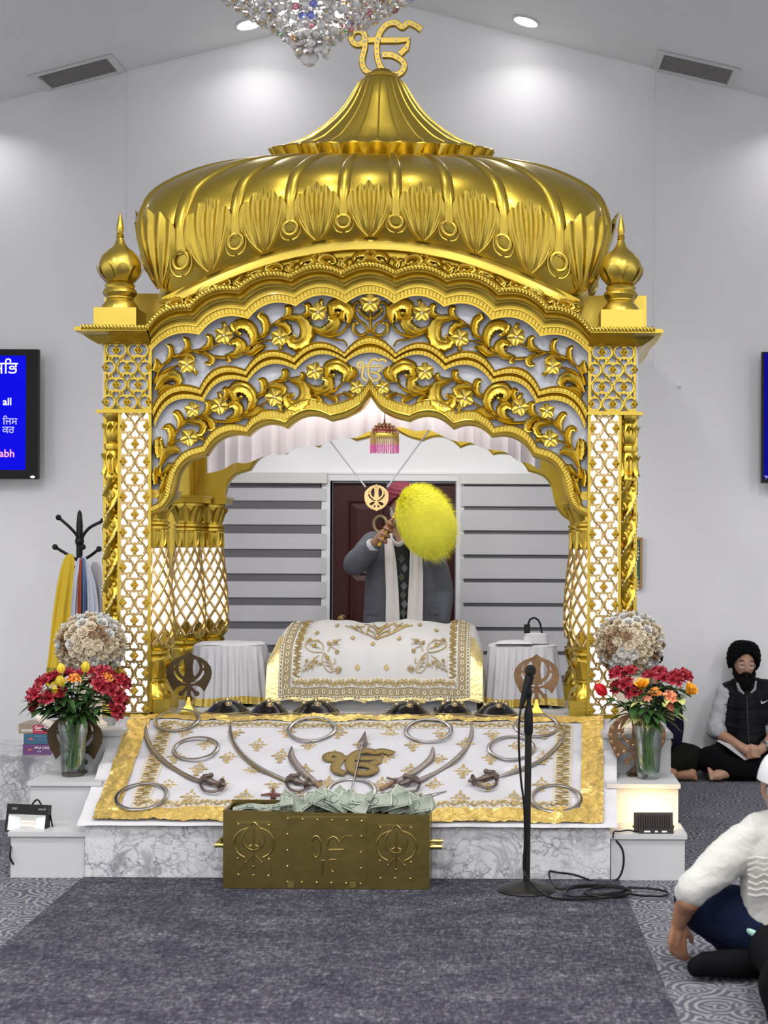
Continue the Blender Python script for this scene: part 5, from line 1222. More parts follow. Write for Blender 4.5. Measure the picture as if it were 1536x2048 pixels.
LACEG = mat('beige_lace_ground', (.50, .45, .36), .75, .1, bump=.5, bscale=220)
for v0, v1 in ((.122, .185), (.872, .935)): MB().grid(lambda u, v: rs(lerp(-.865, .865, u), lerp(v0, v1, v), .0032), 100, 4).build('lace_band', LACEG, dp)
for s in (-1, 1): MB().grid(lambda u, v: rs(s*lerp(.797, .873, u), lerp(.14, .92, v), .0034), 5, 60).build('lace_band', LACEG, dp)
mb = MB()
for x, y, a, b in ((0, 0, .013, .016), (0, .034, .009, .012), (0, .050, .006, .009), (0, -.026, .010, .012), (0, -.042, .015, .006), (-.021, .004, .011, .009), (.021, .004, .011, .009), (-.034, .002, .006, .005), (.034, .002, .006, .005), (-.014, .022, .007, .009), (.014, .022, .007, .009), (-.015, -.017, .008, .008), (.015, -.017, .008, .008)): mb.ball((x, y, 0), 1, 7, 4, (a*.86, b*.86, .0022))
MOTIF = mb.mesh('woven_motif', THREAD)
row = 0; t_ = .20
while t_ < .90:
    n = 10; da = .215
    for k in range(-5, 6):
        a = (k+.5*(row % 2))*da
        if abs(a) < .80:
            inst('woven_motif', MOTIF, dp, Matrix.Translation(rs(a, t_, .004)) @ Matrix.Rotation(math.atan2(.385, .93), 4, 'X') @ Matrix.Scale(1.25, 4))
    row += 1; t_ += .125
mb = MB()
def bunit(f, i, fl):
    def st_(pts, r_): mb.tube([rs(*f(u, v), .006) for u, v in smoothpts(pts, 2)], r_, 4, flat=.5, caps=False)
    st_([(i+u, .5+fl*.34*math.sin(u*PI)) for u in [0, .25, .5, .75, 1]], .003)
    for u, v, du, dv in ((.3, .6, .25, .3), (.6, .6, -.2, .32), (.75, .4, .2, -.32), (.2, .4, .2, -.34)): st_([(i+u, .5), (i+u+du*.6, .5+dv*.8*fl), (i+u+du, .5+dv*fl*1.2)], .0036)
for k in range(44): bunit(lambda u, v: (lerp(-.86, .86, u/44), .125+.055*v), k, 1 if k % 2 else -1); bunit(lambda u, v: (lerp(-.86, .86, u/44), .875+.055*v), k, 1 if k % 2 else -1)
for s in (-1, 1):
    for k in range(22): bunit(lambda u, v: (s*(.80+.07*v), lerp(.14, .92, u/22)), k, 1 if k % 2 else -1)
tag(mb.build('embroidered_border', THREAD, dp), kind='stuff')
# ---- steel throwing rings
RINGS = [(354, 1446, 46, 'at the top left corner'), (392, 1503, 47, 'near the tip of the leftmost sword'), (284, 1599, 53, 'at the bottom left corner'), (624, 1464, 50, 'at the top, left of the arrow'), (857, 1467, 49, 'at the top, right of the arrow'), (1074, 1457, 47, 'at the top right, behind the microphone stand'), (1023, 1502, 49, 'left of the rightmost sword'), (1112, 1603, 53, 'at the bottom right corner'), (702, 1590, 52, 'right behind the banknotes')]
for px, py, hw, where in RINGS:
    c = ramp_pt(px, py, .021); r_ = hw*c.y/F; ax = Vector((1, 0, 0)); ay = RN.cross(ax).normalized()
    t = tag(MB().grid(lambda u, v: c+(ax*math.cos(TAU*u)+ay*math.sin(TAU*u))*(r_-.020*(.5-.5*math.cos(TAU*v)))+RN*(.003*math.sin(TAU*v)), 56, 6, cu=True, cv=True).build('steel_ring', STEEL, None, True, 60), 'flat steel throwing ring on the white drape, %s' % where, 'ring', 'steel rings on the sloped drape')
# ---- swords
def blade_strip(mb, pts, ws, th_=.003, h=.016):
    P = smoothpts(pts, 5); n = len(P); wp = [interp([i/(len(ws)-1) for i in range(len(ws))], ws, i/(n-1)) for i in range(n)]
    Wp = [ramp_pt(*p, h) for p in P]; vs = []
    for i in range(n):
        t = (Wp[min(i+1, n-1)]-Wp[max(i-1, 0)]).normalized(); b = RN.cross(t).normalized()
        for u, v in ((-1, 0), (-.3, 1), (.7, 1), (1, 0), (.7, -1), (-.3, -1)): vs.append(Wp[i]+b*(u*wp[i]*.0029)+RN*(v*th_))
    m = 6; mb.add(vs, [(i*m+j, i*m+(j+1) % m, (i+1)*m+(j+1) % m, (i+1)*m+j) for i in range(n-1) for j in range(m)]+[tuple(range(m-1, -1, -1)), tuple(range((n-1)*m, n*m))])
def tulwar(path, guard, bow, pommel, label, m_):
    c = ramp_pt(*path[len(path)//2]); t = thing('curved_sword', label, 'sword', c, 0, 'curved swords on the sloped drape')
    mb = MB(); blade_strip(mb, path, [.6, 3.2, 4.6, 5, 5.2, 5.4, 5.6]); mb.build('blade', m_, t)
    e = path[-1]; hh = .030
    MB().tube([ramp_pt(guard[0], guard[1], hh), ramp_pt(lerp(guard[0], e[0], .6), lerp(guard[1], e[1], .35), hh), ramp_pt(*bow[0], hh)], [.008, .014, .009], 8).ball(ramp_pt(guard[0], guard[1], hh), .013, 8, 6).build('cross_guard', IRON, t)
    g = [e, (lerp(e[0], pommel[0], .33), lerp(e[1], pommel[1], .30)), (lerp(e[0], pommel[0], .62), lerp(e[1], pommel[1], .62)), pommel]
    MB().tube([ramp_pt(*p, hh) for p in smoothpts(g, 4)], [.012, .011, .010, .012, .014, .017, .019, .017, .014, .011, .010, .009, .012], 10).build('grip', IRON, t)
    pc_ = ramp_pt(*pommel, hh+.004); ax = (pc_-ramp_pt(*e, hh)).normalized(); M = ax.to_track_quat('Z', 'Y').to_matrix().to_4x4()
    MB().lathe([(.006, -.012), (.026, -.004), (.030, 0), (.026, .005), (.012, .010), (.008, .022), (.003, .030)], pc_, 18, M=M).build('pommel', IRON, t)
    MB().tube([ramp_pt(*p, hh-.004) for p in smoothpts(bow, 4)], .0065, 7).build('knuckle_bow', IRON, t)
tulwar([(294, 1450), (292, 1469), (299, 1494), (318, 1518), (346, 1541), (378, 1559), (402, 1568)], (423, 1561), [(401, 1577), (410, 1590), (432, 1592), (447, 1584)], (443, 1580), 'curved sword with dark blade on the drape, leftmost of the four', STEEL_D)
tulwar([(462, 1450), (461, 1469), (469, 1494), (490, 1520), (519, 1541), (550, 1557), (574, 1567)], (596, 1561), [(573, 1576), (582, 1588), (602, 1591), (618, 1583)], (615, 1579), 'curved bright sword on the drape, its hilt above the left of the banknotes', STEEL)
tulwar([(942, 1449), (944, 1467), (935, 1497), (913, 1522), (884, 1544), (851, 1560), (836, 1567)], (811, 1563), [(840, 1577), (833, 1590), (812, 1592), (794, 1586)], (794, 1582), 'curved sword on the drape, its hilt above the right of the banknotes', STEEL_D)
tulwar([(1129, 1451), (1128, 1471), (1114, 1497), (1081, 1526), (1045, 1542), (1006, 1557), (996, 1560)], (972, 1553), [(994, 1570), (988, 1582), (966, 1584), (950, 1577)], (947, 1572), 'curved sword on the drape, rightmost of the four, beside the microphone stand', STEEL)
def short_blade(path, grip, guard, label, flip):
    t = thing('short_sword', label, 'sword', ramp_pt(*path[2]))
    mb = MB(); blade_strip(mb, path, [1.5, 6.5, 6.8, 6.2, 5.5], .003, .020); mb.build('blade', STEEL_D, t)
    MB().tube([ramp_pt(*p, .022) for p in grip], [.013, .014, .010], 8, flat=.6, up=RN).build('wooden_grip', mat('brown_grip', (.19, .11, .06), .45), t)
    MB().tube([ramp_pt(*p, .024) for p in guard], .0055, 6).build('guard', IRON, t)
short_blade([(584, 1500), (584, 1522), (603, 1547), (622, 1564), (632, 1573)], [(632, 1573), (642, 1582), (648, 1592)], [(620, 1578), (634, 1572), (645, 1570)], 'short broad blade crossing the second curved sword, left of the brass sign', 1)
short_blade([(866, 1501), (861, 1524), (834, 1547), (808, 1562), (790, 1571)], [(790, 1571), (775, 1578), (762, 1586)], [(774, 1564), (786, 1567), (797, 1566)], 'short broad blade crossing the third curved sword, right of the arrow', -1)
t = thing('steel_arrow', 'steel arrow with broad triangular head lying over the brass sign', 'arrow', ramp_pt(717, 1540))
MB().tube([ramp_pt(724, 1502, .034), ramp_pt(702, 1600, .034)], .0042, 8).build('shaft', STEEL, t)
P = [ramp_pt(731, 1474, .040), ramp_pt(716, 1498, .034), ramp_pt(737, 1503, .034), ramp_pt(726, 1497, .046), ramp_pt(726, 1499, .026)]
MB().add(P, [(0, 1, 3), (0, 3, 2), (0, 4, 1), (0, 2, 4), (1, 4, 3), (3, 4, 2)]).build('arrow_head', STEEL_D, t, False)
c = ramp_pt(716, 1531, .022); M = Matrix.Translation(c) @ Matrix.Rotation(math.atan2(.385, .93), 4, 'X') @ Matrix.Diagonal((.262, .235, .235, 1))
mb = MB(); onkar(mb, M, .19, .025); tag(mb.build('brass_sign', mat('satin_brass', (.27, .20, .075), .38, .9)), 'flat brass sacred sign lying in the centre of the white drape', 'emblem')
t = thing('dagger', 'dark red hilted dagger lying on the drape, left behind the donation box', 'dagger', ramp_pt(545, 1594))
MB().tube([ramp_pt(522, 1596, .016), ramp_pt(545, 1594, .018), ramp_pt(566, 1596, .016)], [.004, .008, .006], 8).tube([ramp_pt(546, 1582, .018), ramp_pt(547, 1604, .018)], [.003, .014], 8, flat=.6, up=RN).build('hilt', mat('dark_red_hilt', (.10, .03, .02), .35, .3), t)
mb = MB(); blade_strip(mb, [(570, 1596), (600, 1600), (640, 1606)], [3, 5, .5]); mb.build('blade', STEEL_D, t)
t = thing('dagger', 'slim steel dagger on the drape, its tip right of the donation box', 'dagger', ramp_pt(850, 1598))
mb = MB(); blade_strip(mb, [(893, 1588), (860, 1596), (820, 1606)], [.5, 4, 5]); mb.build('blade', STEEL_D, t)
MB().tube([ramp_pt(820, 1606, .016), ramp_pt(790, 1613, .016)], [.009, .007], 8).build('hilt', IRON, t)
# ================================================================== donation box and banknotes
def box_pt(px, py): return W(px, py, 6.743)
dbx = thing('donation_box', 'long brass donation chest with riveted panels on the runner before the platform', 'donation box', (W(652, 1784, 6.85).x, 6.85, .009))
bx0, bx1 = W(446, 1700, 6.743).x, W(859, 1700, 6.743).x; by0, by1 = 6.743, 6.962; bz0, bz1 = .0105, W(652, 1626, 6.743).z
tl = (bz1-.012, bz1+.0)
def bz(x): return lerp(bz1+.010, bz1-.008, (x-bx0)/(bx1-bx0))
mb = MB()
def boxplate(x0, x1, y0, y1, z0):
    vs = [(x, y, z) for x, y in ((x0, y0), (x1, y0), (x1, y1), (x0, y1)) for z in (z0, bz(x))]
    return vs, [(0, 2, 3, 1), (2, 4, 5, 3), (4, 6, 7, 5), (6, 0, 1, 7), (1, 3, 5, 7), (0, 6, 4, 2)]
for a in ((bx0, bx1, by0, by0+.012), (bx0, bx0+.012, by0+.012, by1-.012), (bx1-.012, bx1, by0+.012, by1-.012)): mb.add(*boxplate(*a, bz0+.008))
mb.bb(bx0, bx1, by1-.012, by1, bz0+.008, bz1+.022); mb.bb(bx0, bx1, by0, by1, bz0, bz0+.008); mb.bb(bx0+.012, bx1-.012, by0+.012, by1-.012, bz0+.23, bz0+.24)
mb.build('chest', BRASS_D, dbx, False)
BR2 = mat('rubbed_brass', (.50, .40, .14), .28, 1.)
mb = MB()                                                # raised rim lines of the embossed panels
for x0, x1, y0, y1 in ((572, 735, 1634, 1770),): 
    mb.tube([box_pt(x0, y0)-Vector((0, .002, 0)), box_pt(x1, y0)-Vector((0, .002, 0))], .002, 4)
for x0, x1, y in ((472, 546, 1644), (756, 830, 1650)): mb.tube([box_pt(x0, y)-Vector((0, .001, 0)), box_pt(x1, y+1)-Vector((0, .001, 0))], .0022, 4)
mb.build('panel_line', BR2, dbx)
for x0, y0, w, h in ((575, 1635, 157, 133), (473, 1644, 70, 112), (757, 1650, 72, 110)):
    a, b = box_pt(x0, y0), box_pt(x0+w, y0+h); MB().bb(a.x, b.x, by0-.003, by0, b.z, a.z).build('embossed_panel', BRASS_D, dbx, False)
RIV = MB().lathe([(.0055, 0), (.005, .003), (.003, .005), (.0005, .006)], (0, 0, 0), 8).mesh('rivet', BR2)
rv = [(576+29.5*k, 1637+1*k) for k in range(6)]+[(575+29.3*k, 1763+.8*k) for k in range(6)]+[(575, 1668), (575, 1700), (575, 1732), (723, 1672), (722, 1704), (722, 1736)]
rv += [(477, 1648), (538, 1650), (476, 1716), (538, 1718), (477, 1749), (507, 1750), (537, 1751), (761, 1654), (822, 1655), (760, 1721), (822, 1724), (761, 1756), (791, 1756), (821, 1757)]
for p in rv: q = box_pt(*p); inst('rivet', RIV, dbx, Matrix.Translation((q.x, by0-.003, q.z)) @ FACE)
for px, py in ((508, 1693), (793, 1699)):
    c = box_pt(px, py); M = Matrix.Translation((c.x, by0-.003, c.z)) @ FACE; h = .21; mb = MB(); U = lambda x, y: M @ Vector(((x-975)/545*h, (1112-y)/545*h, .0))
    for pts in ([(930, 870), (975, 830), (1020, 870)], [(915, 890), (815, 930), (750, 1010), (745, 1100), (790, 1190), (870, 1240)], [(1035, 890), (1135, 930), (1200, 1010), (1205, 1100), (1160, 1190), (1080, 1240)], [(975+128*math.cos(t), 1015+140*math.sin(t)) for t in [R(q) for q in range(-55, 236, 24)]], [(905, 1050), (915, 1110), (960, 1090)], [(1045, 1050), (1035, 1110), (990, 1090)], [(975, 900), (975, 1330)], [(960, 1210), (880, 1290)], [(990, 1210), (1070, 1290)]):
        mb.tube([U(*p) for p in smoothpts(pts, 3)], .0042, 6, flat=1)
    mb.ball(U(975, 1345), .007, 8, 6).ball(U(880, 1295), .006, 8, 6).ball(U(1070, 1295), .006, 8, 6).build('embossed_emblem', BRASS_D, dbx)
mb = MB(); Z = lambda x, y: box_pt(420+.3125*x, 1560+.3125*y)-Vector((0, .004, 0))
for pts in ([(655, 400), (660, 370), (685, 358), (705, 385), (708, 430), (695, 480), (675, 495), (658, 465), (655, 410)], [(752, 420), (765, 380), (795, 362), (820, 385), (830, 400), (850, 370), (880, 358), (912, 360)], [(760, 445), (855, 443)], [(712, 512), (735, 512)], [(765, 510), (808, 506)], [(722, 500), (724, 560), (715, 600)], [(770, 545), (775, 575), (795, 585), (802, 560)]):
    mb.tube([Z(*p) for p in smoothpts(pts, 3)], .0042, 6)
mb.build('embossed_sign', BRASS_D, dbx)
for s, px, py in ((-1, 440, 1689), (1, 866, 1692)):
    c = W(px, py, 6.80); x = bx0 if s < 0 else bx1
    mb = MB().tube([(x+s*.036, 6.80, c.z), (x+s*.036, 6.92, c.z)], .013, 12).tube([(x, 6.81, c.z+.004), (x+s*.036, 6.81, c.z)], .008, 8).tube([(x, 6.91, c.z+.004), (x+s*.036, 6.91, c.z)], .008, 8)
    if s > 0: mb.tube([(x+.0, 6.80, c.z-.004), (x+.055, 6.80, c.z-.004)], .012, 12).tube([(x, 6.80, c.z+.022), (x+.058, 6.80, c.z+.022)], .009, 10)
    else: mb.tube([(x, 6.80, c.z-.003), (x-.048, 6.80, c.z-.003)], .011, 12).tube([(x-.02, 6.80, c.z+.0), (x-.02, 6.80, c.z+.03)], .008, 8)
    mb.build('handle', BR2, dbx)
for px in (582, 706):
    c = W(px, 1777, 6.743); MB().bb(c.x-.014, c.x+.014, by0-.006, by0, bz0+.006, bz0+.032).build('bottom_clip', BR2, dbx, False)
# banknotes heaped in the chest
BILL = mat('banknote_green', (.25, .285, .23), .7, var=.22, vscale=35, vdet=5); BILLD = mat('banknote_print', (.06, .10, .075), .7, var=.3, vscale=80); BILLW = mat('banknote_margin', (.36, .385, .31), .7)
random.seed(11)
def banknote(c, rx, ry, rz, bend, label):
    t = thing('banknote', label, 'banknote', c, 0, 'banknotes heaped on the donation box')
    M = Matrix.Translation(c) @ Euler((rx, ry, rz)).to_matrix().to_4x4(); w, h = .078, .033
    def f(sx, sy, off, th_=0): return lambda u, v: M @ Vector(((2*u-1)*w*sx, (2*v-1)*h*sy, off+bend*math.cos((2*u-1)*sx*2.0+.4)*.5+.006*math.sin(v*4+u*3)))
    MB().grid(f(1, 1, 0), 9, 4).grid(f(1, 1, -.0006), 9, 4, flip=True).build('paper', BILLW, t)
    MB().grid(f(.93, .86, .0009), 9, 4).grid(f(.93, .86, -.0015), 9, 4, flip=True).build('printed_field', BILL, t)
    mb = MB()
    for off in (.0016, -.0022):
        fm = f(1, 1, off); mb.tube([fm(.5+.11*math.cos(q), .5+.33*math.sin(q)) for q in [TAU*i/10 for i in range(10)]], .0018, 4, closed=True)
        for a, b in ((.06, .1), (.94, .1), (.06, .9), (.94, .9)): mb.tube([fm(a-.03*(1 if a > .5 else -1), b), fm(a, b)], .003, 4)
        for vv in (.12, .88): mb.tube([fm(.14+.72*i/6, vv) for i in range(7)], .0012, 4)
    mb.build('print', BILLD, t)
spots = [(583, 1601), (605, 1606), (622, 1600), (640, 1596), (636, 1608), (655, 1604), (668, 1600), (680, 1606), (697, 1598), (705, 1607), (722, 1602), (738, 1598), (752, 1606), (745, 1610), (768, 1602), (778, 1610), (790, 1603), (800, 1597), (815, 1596), (820, 1608), (808, 1610), (835, 1612), (848, 1616), (500, 1617), (530, 1616), (553, 1614), (570, 1611), (595, 1612), (663, 1612), (720, 1612)]
spots.sort()
for i, (px, py) in enumerate(spots):
    c = W(px, py, 6.86+.05*math.sin(i*2.4)); c.z = max(c.z, bz1-.03)
    big = px > 560
    banknote(c, R(random.uniform(35, 80) if big else 20), R(random.uniform(-35, 35)), R(random.uniform(-50, 50)), random.uniform(-.02, .03), 'crumpled green banknote on the brass chest, %s in the heap' % nth(i, len(spots)))
# ================================================================== microphone stand
t = thing('microphone_stand', 'black microphone stand with round base in front of the platform', 'microphone stand', (W(1053, 1784, 6.74).x, 6.74, .009))
fx_, fy_ = W(1053, 1784, 6.74).x, 6.74
MB().lathe([(.131, .0092), (.132, .014), (.125, .022), (.09, .032), (.05, .042), (.024, .05), (.018, .052)], (fx_, fy_, 0), 40).build('round_base', BLACKM, t)
p0 = Vector((fx_, fy_, .05)); p1 = W(1057, 1455, 6.74)
MB().tube([p0, p0.lerp(p1, .5), p1], .0155, 14).build('lower_tube', BLACKM, t)
MB().tube([p1+Vector((0, 0, -.03)), p1+Vector((0, 0, -.02)), p1+Vector((0, 0, .06)), p1+Vector((0, 0, .10))], [.018, .021, .020, .014], 14).build('clutch', BLACK, t)
p2 = W(1058, 1395, 6.74); MB().tube([p1, p2], .011, 12).build('upper_tube', BLACKM, t)
p3 = W(1056, 1368, 6.74); MB().tube([p2, p2.lerp(p3, .5), p3], [.012, .017, .013], 10).tube([p3, W(1060, 1352, 6.73)], [.019, .02], 10).build('clip', BLACK, t)
mt = thing('microphone', 'black handheld microphone clipped on the stand', 'microphone', W(1045, 1400, 6.72))
a, b = W(1043, 1412, 6.70), W(1059, 1352, 6.72)
MB().tube([a, a.lerp(b, .15), a.lerp(b, .8), b], [.010, .013, .019, .021], 14).build('body', BLACK, mt)
hd = W(1061, 1341, 6.72); MB().ball(hd, .0262, 16, 12, (1, 1, 1.02)).build('grille_ball', mat('mic_grille', (.02, .02, .02), .5, .4, bump=1., bscale=700), mt)
MB().tube([hd+(b-hd)*.35+Vector((0, 0, -.004)), hd+(b-hd)*.5], .0272, 20).build('grille_ring', BLACKM, mt)
MB().tube([a, a+(a-b)*.12], [.009, .007], 8).build('cable_plug', BLACK, mt)
cb = thing('microphone_cable', 'black cable running down the stand into a loose coil on the floor', 'cable', W(1180, 1782, 6.75))
pts = [(1041, 1420, 6.70), (1038, 1450, 6.69), (1038, 1500, 6.69), (1042, 1560, 6.70), (1048, 1610, 6.70), (1050, 1680, 6.715), (1047, 1730, 6.715), (1052, 1752, 6.70), (1070, 1775, 6.62), (1095, 1792, 6.60)]
P3 = [W(*p) for p in pts]
def fl(px, py, z=.014):
    d = (H-z)*F/(py-CY); q = W(px, py, d); return Vector((q.x, q.y, z))
coil = [(1115, 1797), (1150, 1798), (1200, 1796), (1245, 1789), (1262, 1780), (1235, 1772), (1190, 1776), (1170, 1785), (1200, 1793), (1245, 1792), (1262, 1782), (1240, 1775), (1180, 1772), (1140, 1776), (1130, 1786), (1150, 1793), (1210, 1787), (1255, 1778), (1220, 1769), (1160, 1769), (1120, 1777), (1105, 1768)]
P3 += [fl(x, y, .014+.004*(i % 4)) for i, (x, y) in enumerate(coil)]
P3 += [Vector((W(1098, 1752, 6.955).x, 6.955, .045)), W(1115, 1745, 6.955), W(1150, 1750, 6.945), W(1190, 1764, 6.93), W(1215, 1767, 6.92), W(1238, 1755, 6.95), W(1247, 1728, 6.95), W(1245, 1700, 6.955), W(1232, 1681, 6.958)]
mb = MB(); mb.tube([Vector(q) for q in smoothpts([tuple(p) for p in P3], 5)], .0052, 6)
mb.tube([Vector(q) for q in smoothpts([tuple(fl(x, y, .018)) for x, y in ((1255, 1774), (1300, 1776), (1335, 1783), (1325, 1791), (1280, 1790), (1250, 1786), (1215, 1790), (1180, 1789))], 5)], .0052, 6); mb.build('cable', BLACK, cb)
# ================================================================== flood lights
def floodlight_front():
    t = thing('flood_light', 'black LED flood light facing the hall on the lowest left step', 'flood light', (W(56, 1662, 7.1).x, 7.1, .215))
    c = W(55, 1637, 7.08); M = Matrix.Translation(c) @ Matrix.Rotation(R(-12), 4, 'X') @ Matrix.Rotation(R(2), 4, 'Y'); w, h = .0985, .066
    mb = MB(); mb.box((0, 0, 0), (.01, .01, .01)); mb = MB()
    T = lambda x, y, z: M @ Vector((x, y, z))
    def fb(x0, x1, z0, z1, y0, y1, b): b.add([T(x, y, z) for x in (x0, x1) for y in (y0, y1) for z in (z0, z1)], [(0, 1, 3, 2), (4, 6, 7, 5), (0, 4, 5, 1), (2, 3, 7, 6), (0, 2, 6, 4), (1, 5, 7, 3)])
    fb(-w, w, .018, h, -.012, .02, mb); fb(-w, w, -h, -.057, -.012, .02, mb); fb(-w, -.088, -.057, .018, -.012, .02, mb); fb(.088, w, -.057, .018, -.012, .02, mb); fb(-w, w, -h, h, .02, .035, mb); mb.build('housing', BLACK, t, False)
    mb = MB(); fo, bo = [(-.088, -.057), (.088, -.057), (.088, .018), (-.088, .018)], [(-.036, -.044), (.036, -.044), (.036, .004), (-.036, .004)]
    mb.add([T(x, -.006, z) for x, z in fo]+[T(x, .012, z) for x, z in bo], [(k, (k+1) % 4, 4+(k+1) % 4, 4+k) for k in range(4)]+[(4, 5, 6, 7)]); mb.build('reflector', mat('white_reflector', (.80, .85, .84), .3), t, False)
    mb = MB(); fb(-.034, .034, -.042, .002, .008, .0115, mb); mb.build('led_board', mat('led_board', (.55, .52, .47), .5), t, False)
    mb = MB()
    for r_ in (-.030, -.012):
        for k in range(8): mb.ball(T(-.029+.0083*k, .008, r_), .0026, 6, 4)
    tag(mb.build('led_chips', mat('led_chip', (.9, .85, .7), .3, emit=(1, .95, .8), es=.6), t), kind='stuff')
    mb = MB(); mb.tube([T(x, .012, h+.001+.022*math.sin(PI*k/8)) for k, x in enumerate([.012+.042*i/8 for i in range(9)])], .0045, 6); mb.build('handle', BLACK, t)
    mb = MB(); mb.tube([T(w+.002, .02, .02), T(w+.012, .05, -.045), T(w+.005, .05, -.055), T(w-.02, .05, -.055)], .004, 5); mb.build('bracket', BLACK, t)
    mb = MB(); M2 = M @ Matrix.Translation((0, -.0125, 0)) @ FACE
    for s_, x in (('DBJY', -.075), ('4WCP', .050)):
        vs, fs = text_mesh(s_, .013, .0004, M2 @ Matrix.Translation((x, .040, 0))); mb.add(vs, fs)
    mb.build('lettering', mat('grey_print', (.32, .32, .33), .5), t, False)
    MB().tube(smoothpts([tuple(W(*p)) for p in ((25, 1664, 7.13), (22, 1690, 7.0), (20, 1712, 6.97), (24, 1724, 6.98), (30, 1732, 7.01))], 4), .005, 6).build('cable', BLACK, t)
floodlight_front()
def floodlight_back():
    cx = W(1307, 1655, 7.06); t = thing('flood_light', 'black lit flood light seen from behind, shining on the white right steps', 'flood light', (cx.x, 7.06, .215))
    M = Matrix.Translation((cx.x, 7.06, W(1307, 1648, 7.06).z)) @ Matrix.Rotation(R(-10), 4, 'X'); T = lambda x, y, z: M @ Vector((x, y, z)); w, h = .092, .054
    def fb(x0, x1, z0, z1, y0, y1, b): b.add([T(x, y, z) for x in (x0, x1) for y in (y0, y1) for z in (z0, z1)], [(0, 1, 3, 2), (4, 6, 7, 5), (0, 4, 5, 1), (2, 3, 7, 6), (0, 2, 6, 4), (1, 5, 7, 3)])
    BRN = mat('flood_housing', (.03, .022, .018), .5)
    mb = MB(); fb(-w, w, -h, h, .0, .016, mb); mb.build('housing', BRN, t, False)
    for k in range(15):
        mb = MB(); x = -w+.014+(2*w-.028)*k/14; fb(x-.002, x+.002, -h+.008, h-.010, -.016, 0, mb); mb.build('cooling_fin', BRN, t, False)
    mb = MB(); fb(-w+.012, w-.012, -h+.01, h-.01, .0162, .018, mb); mb.build('lit_window', mat('flood_window', (1, 1, 1), .4, emit=(1, .80, .42), es=1.3), t, False)
    z = .2155; y = 7.045
    mb = MB().bb(cx.x-.075, cx.x+.088, y-.045, y-.030, z, z+.022).bb(cx.x-.075, cx.x-.062, y-.03, y+.05, z, z+.012).bb(cx.x+.076, cx.x+.088, y-.03, y+.05, z, z+.012); mb.build('bracket', BRN, t, False)
    for dx, w2 in ((-.035, .014), (.008, .007), (.045, .012)): MB().bb(cx.x+dx-w2, cx.x+dx+w2, y-.0465, y-.0451, z+.007, z+.014).build('bracket_slot', TRIM, t, False)
    for s in (-1, 1): MB().tube([(cx.x+s*.082, y-.03, z+.008), T(s*(w+.003), .008, -.01)], .005, 6).build('bracket_arm', BRN, t)
    MB().tube(smoothpts([tuple(q) for q in (T(-.04, -.01, -h), Vector((cx.x-.11, 7.03, .225)), Vector((cx.x-.16, 7.01, .224)), Vector((cx.x-.19, 6.99, .226)), Vector((cx.x-.197, 6.972, .20)))], 4), .0035, 6).build('cable', BLACK, t)
    area('flood_lamp', T(0, .024, .0), .15, .9, (1, .66, .20), rot=(R(90-10), 0, 0), shape='RECTANGLE', sy=.08, spread=150)
floodlight_back()
# ================================================================== flower arrangements
def fib_dirs(n, zmin=-1.):
    out = []
    for i in range(n):
        z = 1-(1-zmin)*(i+.5)/n; a = i*2.399963; r_ = math.sqrt(max(0, 1-z*z)); out.append(Vector((r_*math.cos(a), r_*math.sin(a), z)))
    return out
PR = [mat('paper_rose_ivory', (.66, .57, .42), .8, var=.2, vscale=50), mat('paper_rose_white', (.68, .67, .64), .8), mat('paper_rose_brown', (.30, .19, .10), .8, var=.5, vscale=60)]
def rose_mesh(seed, m_):
    rnd = random.Random(seed); mb = MB()
    for ring, (r_, z_, n, op) in enumerate(((.0215, -.003, 6, .65), (.0160, .003, 5, .40), (.0108, .006, 4, .25), (.0055, .008, 3, .1))):
        for k in range(n):
            a0 = TAU*(k+ring*.5)/n+rnd.uniform(-.1, .1)
            def pf(u, v):
                a = a0+(u-.5)*TAU/n*1.25; rr = r_*(.55+.45*v)+op*.010*v*v*(1-abs(2*u-1)**3); z = z_+.017*v*(1-op*.45*v)-.004*abs(2*u-1)**2*v
                return Vector((rr*math.cos(a), rr*math.sin(a), z))
            mb.grid(pf, 5, 4)
    pts = []
    for i in range(14): q = i/13*TAU*1.6; rr = .002+.005*i/13; pts.append((rr*math.cos(q), rr*math.sin(q), .026-.006*i/13))
    mb.tube(pts, .0022, 4)
    return mb.mesh('paper_rose', m_, True, 75)
ROSES = [[rose_mesh(10*j+k, PR[j]) for k in range(3)] for j in range(3)]
PED = mat('cream_pedestal', (.78, .68, .55), .45, bump=.1, bscale=25)
